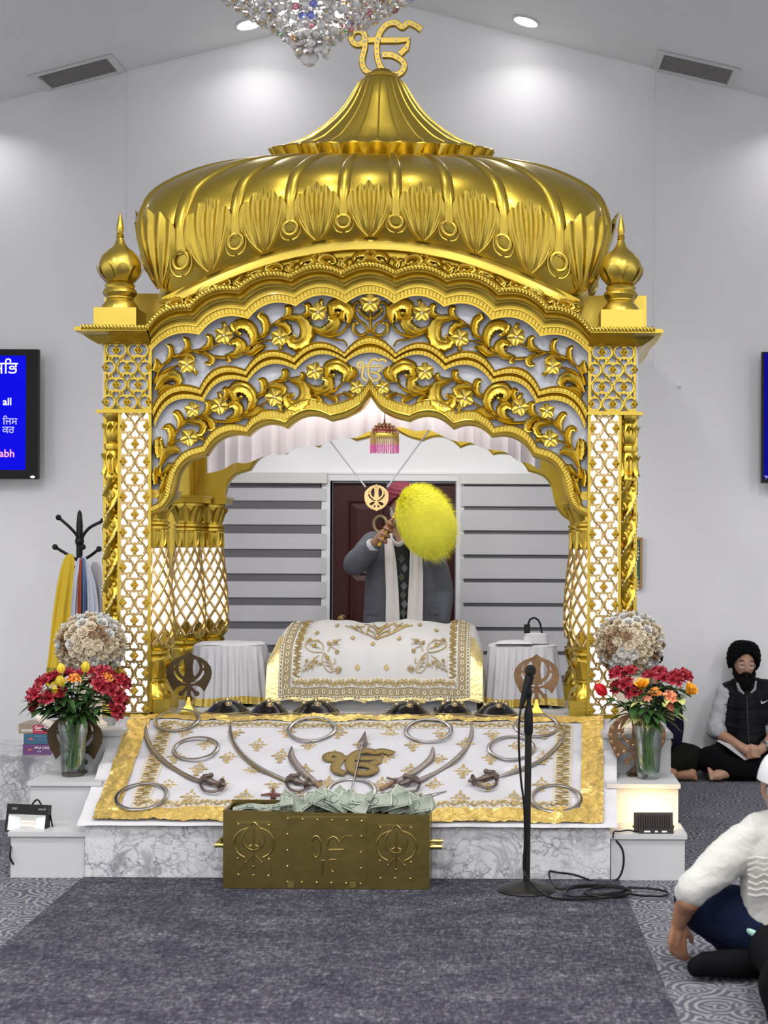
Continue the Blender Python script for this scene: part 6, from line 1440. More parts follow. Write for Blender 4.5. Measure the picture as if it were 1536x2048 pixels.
def rose_ball(px, py, d, side):
    c = W(px, py, d); r_ = .165; zb = .605
    t = thing('rose_ball', 'ball of ivory and brown paper roses on a cream stand, %s of the canopy' % side, 'flower ball', (c.x, d, zb))
    MB().lathe([(.085, zb+.001), (.085, zb+.02), (.06, zb+.04), (.055, zb+.10), (.07, zb+.18), (.10, zb+.25), (.105, zb+.27), (.06, zb+.29)], (c.x, d, 0), 32).build('pedestal', PED, t)
    MB().ball(c, r_-.01, 24, 16, (1, 1, .93)).build('foam_core', mat('core_'+side, (.45, .38, .28), .9), t)
    rnd = random.Random(5 if side == 'left' else 8); ds = fib_dirs(128, -.88)
    cl = [Vector((rnd.uniform(-1, 1), -1, rnd.uniform(-.6, .9))).normalized() for _ in range(5)]
    for i, n in enumerate(ds):
        if n.y > .62: continue
        n = (n+Vector((rnd.uniform(-1, 1), rnd.uniform(-1, 1), rnd.uniform(-1, 1)))*.05).normalized()
        br = max(n.dot(q) for q in cl); k = 2 if (br > .965 and rnd.random() < .5) or rnd.random() < .06 else (1 if (n.z > .6 or n.z < -.45) and rnd.random() < .6 or rnd.random() < .22 else 0)
        M = Matrix.Translation(c+Vector((n.x, n.y, n.z*.93))*(r_-.006)) @ n.to_track_quat('Z', 'Y').to_matrix().to_4x4() @ Matrix.Rotation(rnd.uniform(0, TAU), 4, 'Z') @ Matrix.Scale(rnd.uniform(1.0, 1.2), 4)
        inst('paper_rose', ROSES[k][rnd.randrange(3)], t, M)
rose_ball(182, 1289, 7.78, 'left'); rose_ball(1259, 1287, 7.78, 'right')
def thin_glass(name, tint, gain, base):                  # clear sheet: lets light through, mirrors at grazing angles
    m, N, K, b = newmat(name); N.remove(b); tr = N.new('ShaderNodeBsdfTransparent'); tr.inputs[0].default_value = (*tint, 1)
    gl = N.new('ShaderNodeBsdfGlossy'); gl.inputs['Roughness'].default_value = .03; gl.inputs[0].default_value = (1, 1, 1, 1)
    lw = N.new('ShaderNodeLayerWeight'); lw.inputs[0].default_value = .35; k = N.new('ShaderNodeMath'); k.operation = 'MULTIPLY_ADD'; k.inputs[1].default_value = gain; k.inputs[2].default_value = base; K.new(lw.outputs['Fresnel'], k.inputs[0])
    mx = N.new('ShaderNodeMixShader'); K.new(k.outputs[0], mx.inputs[0]); K.new(tr.outputs[0], mx.inputs[1]); K.new(gl.outputs[0], mx.inputs[2]); K.new(mx.outputs[0], N['Material Output'].inputs['Surface']); return m
GLASS = thin_glass('vase_glass', (.90, .94, .93), .55, .05); WATER = thin_glass('vase_water', (.86, .93, .82), .2, .02)
GREEN = mat('leaf_green', (.035, .085, .022), .45, var=.4, vscale=20); STEMG = mat('stem_green', (.13, .22, .05), .5, var=.3, vscale=15); LIME = mat('pale_leaf', (.52, .55, .20), .55)
PET = dict(red=mat('petal_crimson', (.30, .012, .025), .5, var=.45, vscale=35), yellow=mat('petal_yellow', (.80, .62, .06), .45, var=.15, vscale=20), orange=mat('petal_orange', (.80, .28, .05), .5, var=.35, vscale=30), amber=mat('petal_amber', (.85, .42, .03), .45, var=.2, vscale=25), scarlet=mat('petal_scarlet', (.55, .01, .02), .45, var=.25, vscale=25), coral=mat('petal_coral', (.85, .30, .16), .5, var=.3, vscale=30))
def petal(mb, a0, ln, wd, spread, curl, z0=0., r0=.002):
    def pf(u, v):
        w = wd*math.sin(PI*min(1, .08+.86*v))**.8; y = (u-.5)*2*w; an = spread*(.35+.65*v)-curl*v*v
        x = r0+ln*v*math.sin(an); z = z0+ln*v*math.cos(an)-.25*wd*(1-(2*u-1)**2)*math.sin(an)*-.6
        return Vector((x*math.cos(a0)-y*math.sin(a0), x*math.sin(a0)+y*math.cos(a0), z))
    mb.grid(pf, 5, 5)
def bloom_mb(kind, rnd):
    mb = MB()
    if kind == 'cluster':                                # alstroemeria head: several flared florets
        for f in range(8):
            n = Vector((math.cos(TAU*f/7)*(0 if f == 7 else 1)*.85, math.sin(TAU*f/7)*(0 if f == 7 else 1)*.85, .70)).normalized(); sub = MB()
            for k in range(6): petal(sub, TAU*k/6+f, rnd.uniform(.044, .054), .0165, rnd.uniform(.40, .75), -.12)
            M = Matrix.Translation(n*.018) @ n.to_track_quat('Z', 'Y').to_matrix().to_4x4(); mb.add([M @ Vector(q) for q in sub.v], sub.f)
    elif kind == 'tulip':
        for k in range(6): petal(mb, TAU*k/6, .050-.004*(k % 2), .019, .42, .42, 0, .004)
    elif kind == 'rose':
        for ring, (n, ln, wd, sp, cu) in enumerate(((5, .052, .024, .85, .1), (5, .050, .022, .58, .2), (4, .048, .018, .3, .25), (3, .045, .012, .12, .1))):
            for k in range(n): petal(mb, TAU*(k+ring*.4)/n, ln, wd, sp, cu, 0, .002)
    else:                                                # open daisy-like lily
        for k in range(7): petal(mb, TAU*k/7, .05, .012, 1.1, -.1)
    return mb
BL = {}
def bloom(kind, colour, rnd):
    key = (kind, colour)
    if key not in BL: BL[key] = bloom_mb(kind, random.Random(len(BL)+3)).mesh('bloom', PET[colour], True, 80)
    return BL[key]
def leaf_mb(mb, p, dirv, ln, wd, droop, up=Vector((0, 0, 1))):
    d = dirv.normalized(); side = d.cross(up); side = side.normalized() if side.length > 1e-3 else Vector((1, 0, 0)); nn = side.cross(d)
    def f(u, v):
        w = wd*math.sin(PI*min(1, .06+.94*v))**.9; q = p+d*ln*v-up*droop*ln*v*v+side*(2*u-1)*w+nn*(-.3*w*(1-(2*u-1)**2)); return q
    mb.grid(f, 5, 6)
def vase(px, d, side, label):
    x = W(px, 1500, d).x; zb = .405; t = thing('glass_vase', label, 'vase', (x, d, zb))
    MB().lathe([(.0, zb+.002), (.052, zb+.002), (.056, zb+.02), (.060, zb+.10), (.066, zb+.20), (.072, zb+.262), (.073, zb+.264), (.069, zb+.262), (.062, zb+.20), (.056, zb+.10), (.052, zb+.03), (.0, zb+.025)], (x, d, 0), 36, mod=lambda a, z, r_: r_*(1+.015*math.cos(12*a))).build('glass', GLASS, t)
    MB().lathe([(.0, zb+.0255), (.0515, zb+.0305), (.0555, zb+.10), (.0585, zb+.15), (.0, zb+.15)], (x, d, 0), 28).build('water', WATER, t)
    return x, zb
def bouquet(x, d, zb, side, heads, nleaf, leaves_px, seed):
    rnd = random.Random(seed); reds = sorted([h for h in heads if h[4] == 'red'])
    for i, (px, py, dd, kind, colour, sc_, lab) in enumerate(heads):
        if colour == 'red': lab = 'crimson flower cluster in the %s glass vase, %s of the crimson ones' % (side, nth(reds.index(heads[i]), len(reds)))
        tip = W(px, py, d+dd); a = rnd.uniform(0, TAU); foot = Vector((x+.032*math.cos(a), d+.032*math.sin(a), zb+.036)); b = a+PI*rnd.uniform(.7, 1.3)
        neck = Vector((x+.035*max(-1, min(1, (tip.x-x)/.18))+.008*math.cos(b), d+.03*max(-1, min(1, dd/.12))+.006*math.sin(b), zb+.255))
        dirn = (tip-neck).normalized(); kn = neck.lerp(tip, .5)+Vector((0, 0, .02))
        t = thing('cut_flower', lab, 'flower', foot, 0, 'cut flowers in the %s vase' % side)
        S = [Vector(q) for q in smoothpts([tuple(foot), tuple(neck), tuple(kn), tuple(tip)], 5)]
        MB().tube(S, .0032, 6).build('stem', STEMG, t)
        out = (dirn+Vector(((tip.x-x)*1.8, dd*1.8-.12, .25))).normalized()
        M = Matrix.Translation(tip) @ out.to_track_quat('Z', 'Y').to_matrix().to_4x4() @ Matrix.Rotation(rnd.uniform(0, TAU), 4, 'Z') @ Matrix.Scale(sc_*1.12, 4)
        inst('bloom', bloom(kind, colour, rnd), t, M)
        for k in range(nleaf):
            f = rnd.uniform(.45, .93); p = S[int(f*(len(S)-1))]; a = rnd.uniform(0, TAU); mb = MB()
            leaf_mb(mb, p, Vector((math.cos(a), math.sin(a)-.3, rnd.uniform(-.1, .7))), rnd.uniform(.085, .14), rnd.uniform(.015, .027), rnd.uniform(.1, .7)); mb.build('leaf', LIME if leaves_px and rnd.random() < .25 else GREEN, t)
x, zb = vase(146, 7.44, 'left', 'clear glass vase of red and yellow flowers on the left steps')
hl = []
for px, py, dd in ((75, 1392, -.06), (92, 1370, -.02), (100, 1400, -.08), (80, 1412, -.03), (112, 1362, .05), (120, 1395, -.05)): hl.append((px, py, dd, 'cluster', 'red', .78, 'crimson clustered flower at the left side of the left vase'))
for px, py, dd in ((205, 1352, -.02), (222, 1385, -.06), (235, 1400, -.05), (240, 1368, .02), (218, 1362, .05), (200, 1375, -.08), (228, 1422, -.04)): hl.append((px, py, dd, 'cluster', 'red', .78, 'crimson clustered flower at the right side of the left vase'))
for px, py, dd in ((138, 1352, .06), (160, 1355, .03), (185, 1350, .06), (190, 1368, -.02)): hl.append((px, py, dd, 'cluster', 'red', .62, 'crimson clustered flower at the top middle of the left vase'))
hl += [(124, 1372, -.08, 'tulip', 'yellow', 1.05, 'yellow tulip, largest, left of the middle of the left vase'), (113, 1388, -.08, 'tulip', 'yellow', .8, 'small pale yellow tulip, lowest of those in the left vase'), (124, 1346, -.0, 'tulip', 'yellow', .9, 'yellow tulip standing high behind the left red cluster'), (169, 1344, -.03, 'tulip', 'yellow', 1., 'yellow tulip at the top centre of the left vase'),
       (148, 1362, -.04, 'cluster', 'orange', .55, 'orange flared flower in the middle of the left vase'), (212, 1358, -.05, 'cluster', 'orange', .5, 'orange flared flower right of the middle of the left vase')]
bouquet(x, 7.44, zb, 'left', hl, 7, False, 4)
x, zb = vase(1297, 7.44, 'right', 'clear glass vase of red and orange flowers on the right steps')
hr = []
for px, py, dd in ((1236, 1352, .0), (1260, 1350, .04), (1252, 1372, -.06), (1268, 1388, -.06), (1240, 1378, -.03)): hr.append((px, py, dd, 'cluster', 'red', .72, 'crimson clustered flower at the left side of the right vase'))
for px, py, dd in ((1303, 1358, .04), (1325, 1362, -.02), (1318, 1350, .08), (1352, 1358, .0), (1366, 1356, .03), (1345, 1366, -.05)): hr.append((px, py, dd, 'cluster', 'red', .70, 'crimson clustered flower at the right side of the right vase'))
hr += [(1212, 1388, -.04, 'tulip', 'scarlet', 1.3, 'scarlet rosebud leaning out far left of the right vase'), (1285, 1378, -.08, 'rose', 'amber', .95, 'orange yellow rose in the middle of the right vase'), (1374, 1386, -.05, 'rose', 'amber', 1.0, 'orange yellow rose at the far right of the right vase'),
       (1294, 1400, -.09, 'lily', 'coral', .55, 'small coral star flower below the orange rose'), (1338, 1398, -.08, 'cluster', 'coral', .62, 'coral flared flower right of the middle of the right vase'), (1340, 1416, -.06, 'cluster', 'coral', .55, 'coral flared flower, the lowest at the right of the vase'), (1310, 1388, -.06, 'cluster', 'orange', .5, 'orange flared flower in the middle of the right vase')]
bouquet(x, 7.44, zb, 'right', hr, 7, True, 9)
# ================================================================== left side: bench, books, roll
tag(MB().bb(-3.6, -1.60, 8.45, 9.15, 0, .36).build('marble_bench', MARBLE, None, False), 'low grey marble-faced bench at the left edge beside the steps', 'bench')
BK = [(-2.005, .36, .060, (.13, .05, .16), 'purple'), (-2.0, .4205, .058, (.04, .12, .20), 'blue'), (-2.03, .479, .055, (.30, .24, .17), 'red')]
PAGE = mat('paper_edges', (.72, .68, .6), .8); PR_W = mat('white_print', (.75, .72, .72), .6); PR_R = mat('red_print', (.55, .12, .12), .6)
for i, (x0, z0, h, colr, nm) in enumerate(BK):
    lab = ['thick purple book at the bottom of the stack on the marble bench', 'thick blue book in the middle of the stack on the marble bench', 'brown and red book on top of the stack on the marble bench'][i]
    t = thing('book', lab, 'book', (x0+.13, 8.6, z0), 0, 'books stacked on the marble bench'); CV = mat('cover_'+nm, colr, .4)
    w = .30; y0, y1 = 8.50, 8.70
    MB().bb(x0, x0+w, y0, y1, z0+.0005, z0+.005).bb(x0, x0+w, y0, y1, z0+h-.005, z0+h-.0005).bb(x0, x0+w, y0-.003, y0+.004, z0+.0005, z0+h-.0005).build('cover', CV, t, False)
    MB().bb(x0+.004, x0+w-.004, y0+.005, y1-.006, z0+.006, z0+h-.006).build('pages', PAGE, t, False)
    M = Matrix.Translation((0, y0-.0032, 0)) @ FACE; mb = MB()
    if i == 2:
        MB().bb(x0+.082, x0+w, y0-.0042, y0-.0031, z0+.001, z0+h-.006).build('red_spine_label', mat('spine_red', (.42, .03, .07), .4), t, False)
        vs, fs = text_mesh('NANAK', .022, .0004, Matrix.Translation((x0+.016, y0-.0036, z0+.012)) @ FACE, bold=.0006); mb.add(vs, fs); vs, fs = text_mesh('Gyan Ka', .022, .0004, Matrix.Translation((x0+.092, y0-.0046, z0+.028)) @ FACE, bold=.0006); mb.add(vs, fs)
        mb.bb(x0+.092, x0+.14, y0-.0046, y0-.0043, z0+.018, z0+.0205)
    elif i == 0:
        vs, fs = text_mesh('MILK CHOC', .018, .0004, Matrix.Translation((x0+.068, y0-.0036, z0+.036)) @ FACE, bold=.0004); 
        vs, fs = text_mesh('WLA CAQ', .018, .0004, Matrix.Translation((x0+.066, y0-.0036, z0+.034)) @ FACE, bold=.0004); mb.add(vs, fs); vs, fs = text_mesh('azsa', .014, .0004, Matrix.Translation((x0+.082, y0-.0036, z0+.016)) @ FACE); mb.add(vs, fs)
    else:
        vs, fs = text_mesh('AMRA CAPE', .014, .0004, Matrix.Translation((x0+.064, y0-.0036, z0+.040)) @ FACE); mb.add(vs, fs); vs, fs = text_mesh('yana', .014, .0004, Matrix.Translation((x0+.084, y0-.0036, z0+.020)) @ FACE); mb.add(vs, fs)
    mb.build('spine_title', PR_W if i != 1 else mat('teal_print', (.16, .30, .36), .6), t, False)
    if i < 2:
        mb = MB(); c = Vector((x0+.040, y0-.0036, z0+.028)); mb.add([c+Vector((-.016, 0, -.004)), c+Vector((.016, 0, -.004)), c+Vector((.004, 0, .008)), c+Vector((-.004, 0, .008))], [(0, 1, 2, 3)]); mb.build('spine_mark', PR_R, t, False)
a, b = W(76, 1435, 7.72), W(112, 1456, 7.66); 
t = thing('paper_roll', 'cream rolled paper leaning at the top of the left steps', 'paper roll', (b.x, b.y, .605))
MB().tube([a, b], .021, 16, caps=False).tube([b, a], .014, 16, caps=False).build('roll', mat('cream_paper', (.68, .62, .52), .7), t)
c = W(100, 1466, 7.66); MB().tube([c+Vector((-.045, -.0, .022)), c+Vector((.0, .0, .008)), c+Vector((.03, 0, -.003))], [.006, .009, .008], 6).tube([b, c+Vector((.02, 0, .004))], .012, 8).build('clip_stand', BLACKM, t)
# ================================================================== wall screens
SCR = mat('screen_blue', (0, 0, .02), .25, emit=(.0, .0, .56), es=1.0, spec=.06); SCRD = mat('screen_dark_blue', (0, 0, .02), .25, emit=(.0, .0, .17), es=1.0, spec=.06)
TXW = mat('screen_text_white', (0, 0, 0), .5, emit=(.85, .85, 1), es=1.); TXB = mat('screen_text_pale_blue', (0, 0, 0), .5, emit=(.45, .45, .95), es=1.); TXP = mat('screen_text_pink', (0, 0, 0), .5, emit=(1, .36, .45), es=1.)
def screen(x0, x1, zt_, zb_, label, lit, bezel):
    y = 10.33; t = thing('wall_screen', label, 'television', ((x0+x1)/2, 10.42, zb_))
    MB().bb(x0, x1, y, y+.045, zb_, zt_).bb(x0+.3, x1-.3, y+.045, WALL_Y, zb_+.2, zt_-.2).build('casing', BLACK, t, False)
    MB().bb(x0+bezel[0], x1-bezel[1], y-.003, y, zb_+bezel[2], zt_-bezel[3]).build('display', lit, t, False); return t
xr_ = W(76, 830, 10.33).x; zt_, zb_ = W(76, 698.5, 10.33).z, W(76, 958, 10.33).z
t = screen(xr_-1.45, xr_, zt_, zb_, 'wall screen with blue slide of white and pink text, left of the canopy', SCR, (.09, .085, .062, .045))
MB().ball((xr_-.035, 10.328, zb_+.014), .010, 8, 6, (1.6, .3, .7)).build('power_light', mat('power_led', (1, 1, 1), .4, emit=(1, 1, 1), es=2), t)
def slide_text(s_, right_px, base_py, size_px, m_, bold=.0, nm='slide_text'):
    p = W(right_px, base_py, 10.32); vs, fs = text_mesh(s_, size_px*10.32/F, .0006, Matrix.Translation((p.x, 10.326, p.z)) @ FACE, 'RIGHT', bold)
    if vs: MB().add(vs, fs).build(nm, m_, t, False)
slide_text('\u0a38\u0a3f\u0a2d', 35, 747, 34, TXW)
slide_text('is all', 23, 810, 21, TXW, .0006); slide_text('. \u0a3f\u0a1c\u0a38', 34, 849, 20, TXB); slide_text('\u0a39\u0a41 \u0a15\u0a30', 28, 866, 20, TXB); slide_text('labh', 29, 914, 22, TXP, .0006)
xl_ = W(1523.5, 830, 10.33).x; t = screen(xl_, xl_+1.45, W(1524, 703.5, 10.33).z, W(1523, 966, 10.33).z, 'wall screen showing dark blue at the right edge of the picture', SCRD, (.015, .015, .03, .012))
p = W(1529, 957, 10.32); vs, fs = text_mesh('"Mool', 8*10.32/F, .0006, Matrix.Translation((p.x, 10.326, p.z)) @ FACE); MB().add(vs, fs).build('slide_text', TXB, t, False)
# framed picture beside the right pillar
t = thing('framed_picture', 'small green picture in a narrow gilt frame on the wall right of the canopy', 'picture', W(1250, 1176, 10.47))
p0, p1 = W(1225, 1177, 10.47), W(1285, 1075, 10.47)
mb = MB(); w = .018
for a in ((p0.x, p1.x, p0.z, p0.z+w), (p0.x, p1.x, p1.z-w, p1.z), (p0.x, p0.x+w, p0.z+w, p1.z-w), (p1.x-w, p1.x, p0.z+w, p1.z-w)): mb.bb(a[0], a[1], 10.468, 10.499, a[2], a[3])
mb.build('frame', mat('gilt_frame', (.36, .22, .08), .4, .6), t, False)
MB().bb(p0.x+w, p1.x-w, 10.48, 10.497, p0.z+w, p1.z-w).build('print', mat('green_print', (.03, .14, .09), .4, var=.7, vscale=45, vdet=5), t, False)
# wall bracket plate far right small hook
t = tag(MB().tube([W(1358, 773, 10.5), W(1358, 773, 10.46)], .006, 8).ball(W(1361, 772, 10.46), .010, 8, 6).build('wall_hook', TRIM), 'tiny white hook on the bare wall right of the canopy', 'hook')
# ================================================================== coat stand and scarves
dS = 9.6; bx = W(159, 1100, dS).x
cs = thing('coat_stand', 'black coat stand with curved ball-tipped arms behind the left pillar', 'coat stand', (bx, dS, 0))
zt_ = W(159, 1020, dS).z
MB().tube([(bx, dS, .02), (bx, dS, zt_-.30), (bx, dS, zt_-.10), (bx, dS, zt_-.02), (bx, dS, zt_)], [.02, .02, .021, .014, .003], 12).ball((bx, dS, zt_-.20), .03, 10, 8, (1, 1, 1.2)).build('pole', BLACKM, cs)
MB().lathe([(.20, .001), (.20, .02), (.05, .05), (.02, .10)], (bx, dS, 0), 28).build('base', BLACKM, cs)
for pts in ([(158, 1090), (154, 1072), (140, 1055), (117, 1035)], [(162, 1090), (166, 1072), (180, 1055), (206, 1042)], [(158, 1122), (140, 1112), (110, 1094)], [(162, 1122), (180, 1112), (198, 1098)], [(158, 1130), (150, 1135), (132, 1124)], [(160, 1092), (163, 1092), (166, 1094)]):
    P = [W(a, b, dS-.05*i/3) for i, (a, b) in enumerate(pts)]; MB().tube([Vector(q) for q in smoothpts([tuple(p) for p in P], 4)], .010, 8).ball(P[-1], .019, 10, 8).build('arm', BLACKM, cs)
YEL = mat('yellow_cotton', (.72, .50, .02), .75, bump=.15, bscale=20, sheen=.3); SCW = mat('pale_blue_white_cotton', (.62, .65, .72), .8, bump=.15, bscale=20); SCR_ = mat('rust_cotton', (.36, .06, .03), .8, bump=.15, bscale=25); SCB = mat('blue_cotton', (.13, .22, .42), .8, bump=.15, bscale=25)
def scarf(label, top, rows, d, m_, folds, trim=None, seed=0):
    """hanging folded cloth: rows of (left px, right px, py)"""
    t = thing('scarf', label, 'scarf', W((rows[0][0]+rows[0][1])/2, rows[-1][2], d), 0, 'scarves hung on the coat stand')
    ys = [r_[2] for r_ in rows]
    def f(u, v):
        py = lerp(ys[0], ys[-1], v); l, r2 = interp(ys, [r_[0] for r_ in rows], py), interp(ys, [r_[1] for r_ in rows], py)
        ang = TAU*u; q = (1-math.cos(ang))/2; s_ = math.sin(ang)
        px = lerp(l, r2, q); dep = (.018*(1 if s_ > 0 else -1)*abs(s_)**.6+.012*math.sin(q*folds*TAU+seed+v*2)*min(1, v*3+.2))*min(1, .35+v*2)
        return W(px, py+2*math.sin(q*9+seed)*v, d-dep)
    MB().grid(f, 72, 26, cu=True).build('cloth', m_, t, True, 80)
    if trim:
        y0, y1, tm = trim
        def g(u, v): py = lerp(y0, y1, v); l, r2 = interp(ys, [r_[0] for r_ in rows], py), interp(ys, [r_[1] for r_ in rows], py); return W(lerp(l, r2, u)+.0, py, d-.034-.012*math.sin(u*folds*TAU+seed+(py-ys[0])/(ys[-1]-ys[0])*2))
        MB().grid(g, 40, 4).build('embroidered_trim', tm, t)
    return t
scarf('long bright yellow scarf with green trimmed end on the coat stand', None, [(134, 146, 1108), (128, 149, 1116), (120, 149, 1140), (112, 146, 1180), (104, 142, 1240), (97, 135, 1310), (92, 130, 1345), (91, 128, 1372)], 9.52, YEL, 2, (1335, 1343, mat('green_trim', (.38, .34, .04), .7, var=.5, vscale=60)), .4)
scarf('pale blue white scarf on the coat stand, just right of the yellow one', None, [(156, 164, 1116), (150, 166, 1132), (146, 160, 1160), (142, 158, 1210), (138, 158, 1280), (136, 158, 1380)], 9.46, SCW, 2, None, 1.)
scarf('narrow rust red scarf on the coat stand', None, [(159, 164, 1118), (157, 163, 1150), (155, 163, 1200), (154, 163, 1380)], 9.44, SCR_, 1, None, 2.)
scarf('narrow blue scarf on the coat stand', None, [(162, 168, 1116), (163, 172, 1150), (163, 172, 1200), (162, 172, 1380)], 9.45, SCB, 1.5, None, 3.)
scarf('white scarf on the coat stand, nearest the left pillar', None, [(163, 170, 1112), (168, 182, 1135), (171, 190, 1165), (172, 196, 1200), (172, 200, 1260), (170, 200, 1380)], 9.47, SCW, 2.5, None, 4.)
scarf('white bunched cloth hung on the lower right arm of the coat stand', None, [(184, 196, 1124), (181, 202, 1132), (184, 204, 1150), (186, 206, 1200), (186, 208, 1380)], 9.56, WHITECLOTH, 2, None, 5.)
# ================================================================== chandelier (an added point light sits above the beads)
CRY = mat('crystal', (.90, .89, .87), .05, trans=.35, ior=1.6, coat=1); CRYS = mat('crystal_shine', (.86, .82, .76), .08, .95)
SPARKLE = [mat('crystal_'+n, c_, .04, trans=.75, ior=1.6, coat=1) for n, c_ in (('amber', (1, .55, .2)), ('green', (.3, 1, .45)), ('blue', (.25, .3, 1)), ('pink', (1, .35, .5)), ('smoky', (.45, .36, .27)))]  # bead tints stand in for colour sparkles of dispersed light
dC = 6.95; cc_ = W(624, 0, dC); tipz = W(625, 135, dC).z
ch = thing('crystal_chandelier', 'large crystal bead chandelier hanging at the top of the picture', 'chandelier', (cc_.x, dC, tipz))
def cone_r(z):                                           # envelope radius above the tip
    return interp([0, .10, .17, .28, .34, .45, .75], [.05, .08, .165, .33, .42, .56, .70], z)
CM = {}
def bead(m_, big=False):
    k = (m_.name, big)
    if k not in CM:
        r_ = .0195; CM[k] = MB().lathe([(.0005, -r_), (r_*.62, -r_*.72), (r_*.98, -r_*.2), (r_*.98, r_*.2), (r_*.62, r_*.72), (.0005, r_)], (0, 0, 0), 8).mesh('crystal', m_, False)
    return CM[k]
rnd = random.Random(21); n_parts = 0; rest = {}
def put(p, m_, s_, front):
    global n_parts
    M = Matrix.Translation(p) @ Euler((rnd.uniform(-.4, .4), rnd.uniform(-.4, .4), rnd.uniform(0, 3))).to_matrix().to_4x4() @ Matrix.Scale(s_, 4)
    if front and n_parts < 290: inst('crystal', bead(m_), ch, M); n_parts += 1
    else:
        b = rest.setdefault(m_.name, (m_, MB()))[1]; me = bead(m_); b.add([M @ v.co for v in me.vertices], [tuple(q.vertices) for q in me.polygons])
z = .06
while z < .62:
    r_ = cone_r(z)
    for rr, off in ((r_, 0), (r_*.80, .012)) if z < .46 else ((r_, 0),):
        n = max(5, int(TAU*rr/.040))
        for k in range(n):
            a = TAU*k/n+z*13+rnd.uniform(-.06, .06); y = math.sin(a)
            if y > .55: continue
            m_ = CRY if rnd.random() < .56 else (CRYS if rnd.random() < .80 else rnd.choice(SPARKLE))
            put(Vector((cc_.x+rr*math.cos(a), dC+rr*y, tipz+z+off+rnd.uniform(-.008, .008))), m_, rnd.uniform(.75, 1.1), y < .15 and z < .33)
    z += .030
for k, (x, zz, s_) in enumerate(((0, .045, 2.3), (-.055, .10, 1.7), (.03, .12, 1.9), (.06, .10, 1.5), (-.02, .14, 1.8), (-.10, .15, 1.4), (.10, .14, 1.4))):
    inst('crystal_ball', bead(CRY), ch, Matrix.Translation((cc_.x-.012+x, dC-.03 if k else dC, tipz+zz)) @ Matrix.Scale(s_, 4))
for nm, (m_, b) in rest.items(): tag(b.build('crystal_strands', m_, ch, False), kind='stuff')
for k in range(14):                                      # glowing balls added to brighten the beads around them
    a = TAU*k/14+.2; zz = .20 if k % 2 else .36; MB().ball((cc_.x+cone_r(zz)*.62*math.cos(a), dC+cone_r(zz)*.62*math.sin(a), tipz+zz+.04), .016, 10, 8, (1, 1, 1.5)).build('bead_glow', LAMPGLOW, ch)
mb = MB()
for zz in (.20, .30, .40, .50): mb.tube([(cc_.x+cone_r(zz)*.9*math.cos(a), dC+cone_r(zz)*.9*math.sin(a), tipz+zz+.02) for a in [TAU*i/40 for i in range(40)]], .006, 5, closed=True)
mb.tube([(cc_.x, dC, tipz+.06), (cc_.x, dC, ceil_z(cc_.x)-.07)], .008, 8); mb.build('frame', mat('chrome', (.6, .56, .5), .15, 1), ch)

pl_ = bpy.data.lights.new('ceiling_fill', 'POINT'); pl_.energy = 10; pl_.color = (1, .96, .9); pl_.shadow_soft_size = .12  # unseen point light added to brighten ceiling and wall
o = bpy.data.objects.new('ceiling_fill', pl_); COL.objects.link(o); o.location = (cc_.x, dC, tipz+1.25)
# ================================================================== people
SKIN = mat('skin_brown', (.33, .165, .095), .5, var=.12, vscale=30, bump=.03, bscale=200); SKIN_L = mat('skin_tan', (.44, .25, .165), .5, var=.1, vscale=30, bump=.03, bscale=200)
DG = bpy.context.evaluated_depsgraph_get
def blob(name, chains, m_, parent, vox=.009, it=5, fold=None, paint=None, mats=None):
    """one continuous skin over chains of (point, radius): swept capsules fused by a voxel remesh"""
    mb = MB()
    for ch_ in chains:
        pts = [Vector(p[0]) for p in ch_]; rs_ = [p[1] for p in ch_]
        for p, r_ in zip(pts, rs_): mb.ball(p, r_, 14, 10)
        for (p, q, r0, r1) in zip(pts, pts[1:], rs_, rs_[1:]):
            if (q-p).length > 1e-4: mb.tube([p, q], [r0, r1], 14)
    me = bpy.data.meshes.new(name); me.from_pydata(mb.v, [], mb.f)
    bm = bmesh.new(); bm.from_mesh(me); bmesh.ops.recalc_face_normals(bm, faces=bm.faces); bm.to_mesh(me); bm.free()
    o = bpy.data.objects.new('tmp', me); COL.objects.link(o)
    r_ = o.modifiers.new('r', 'REMESH'); r_.mode = 'VOXEL'; r_.voxel_size = vox
    s = o.modifiers.new('s', 'SMOOTH'); s.iterations = it; s.factor = .5
    bpy.context.view_layer.update(); out = bpy.data.meshes.new_from_object(o.evaluated_get(DG())); out.name = name
    bpy.data.objects.remove(o); bpy.data.meshes.remove(me)
    if fold:
        amp, sc = fold; nv = [v.normal.copy() for v in out.vertices]
        for v, n in zip(out.vertices, nv):
            p = Vector((v.co.x*sc[0], v.co.y*sc[1], v.co.z*sc[2])); v.co += n*(amp*(noise.noise(p)+.5*(1-2*abs(noise.noise(p*1.9+Vector((5, 3, 1)))))))
    out.materials.clear()
    for q in (mats or [m_]): out.materials.append(q)
    if paint:
        for p in out.polygons: p.material_index = paint(p.center)
    out.polygons.foreach_set('use_smooth', [True]*len(out.polygons)); out.update()
    return inst(name, out, parent)
def frame(c, yaw, pitch=0., roll=0.):                    # head frame: local +y is where the face looks
    return Matrix.Translation(c) @ Matrix.Rotation(yaw, 4, 'Z') @ Matrix.Rotation(pitch, 4, 'X') @ Matrix.Rotation(roll, 4, 'Y')
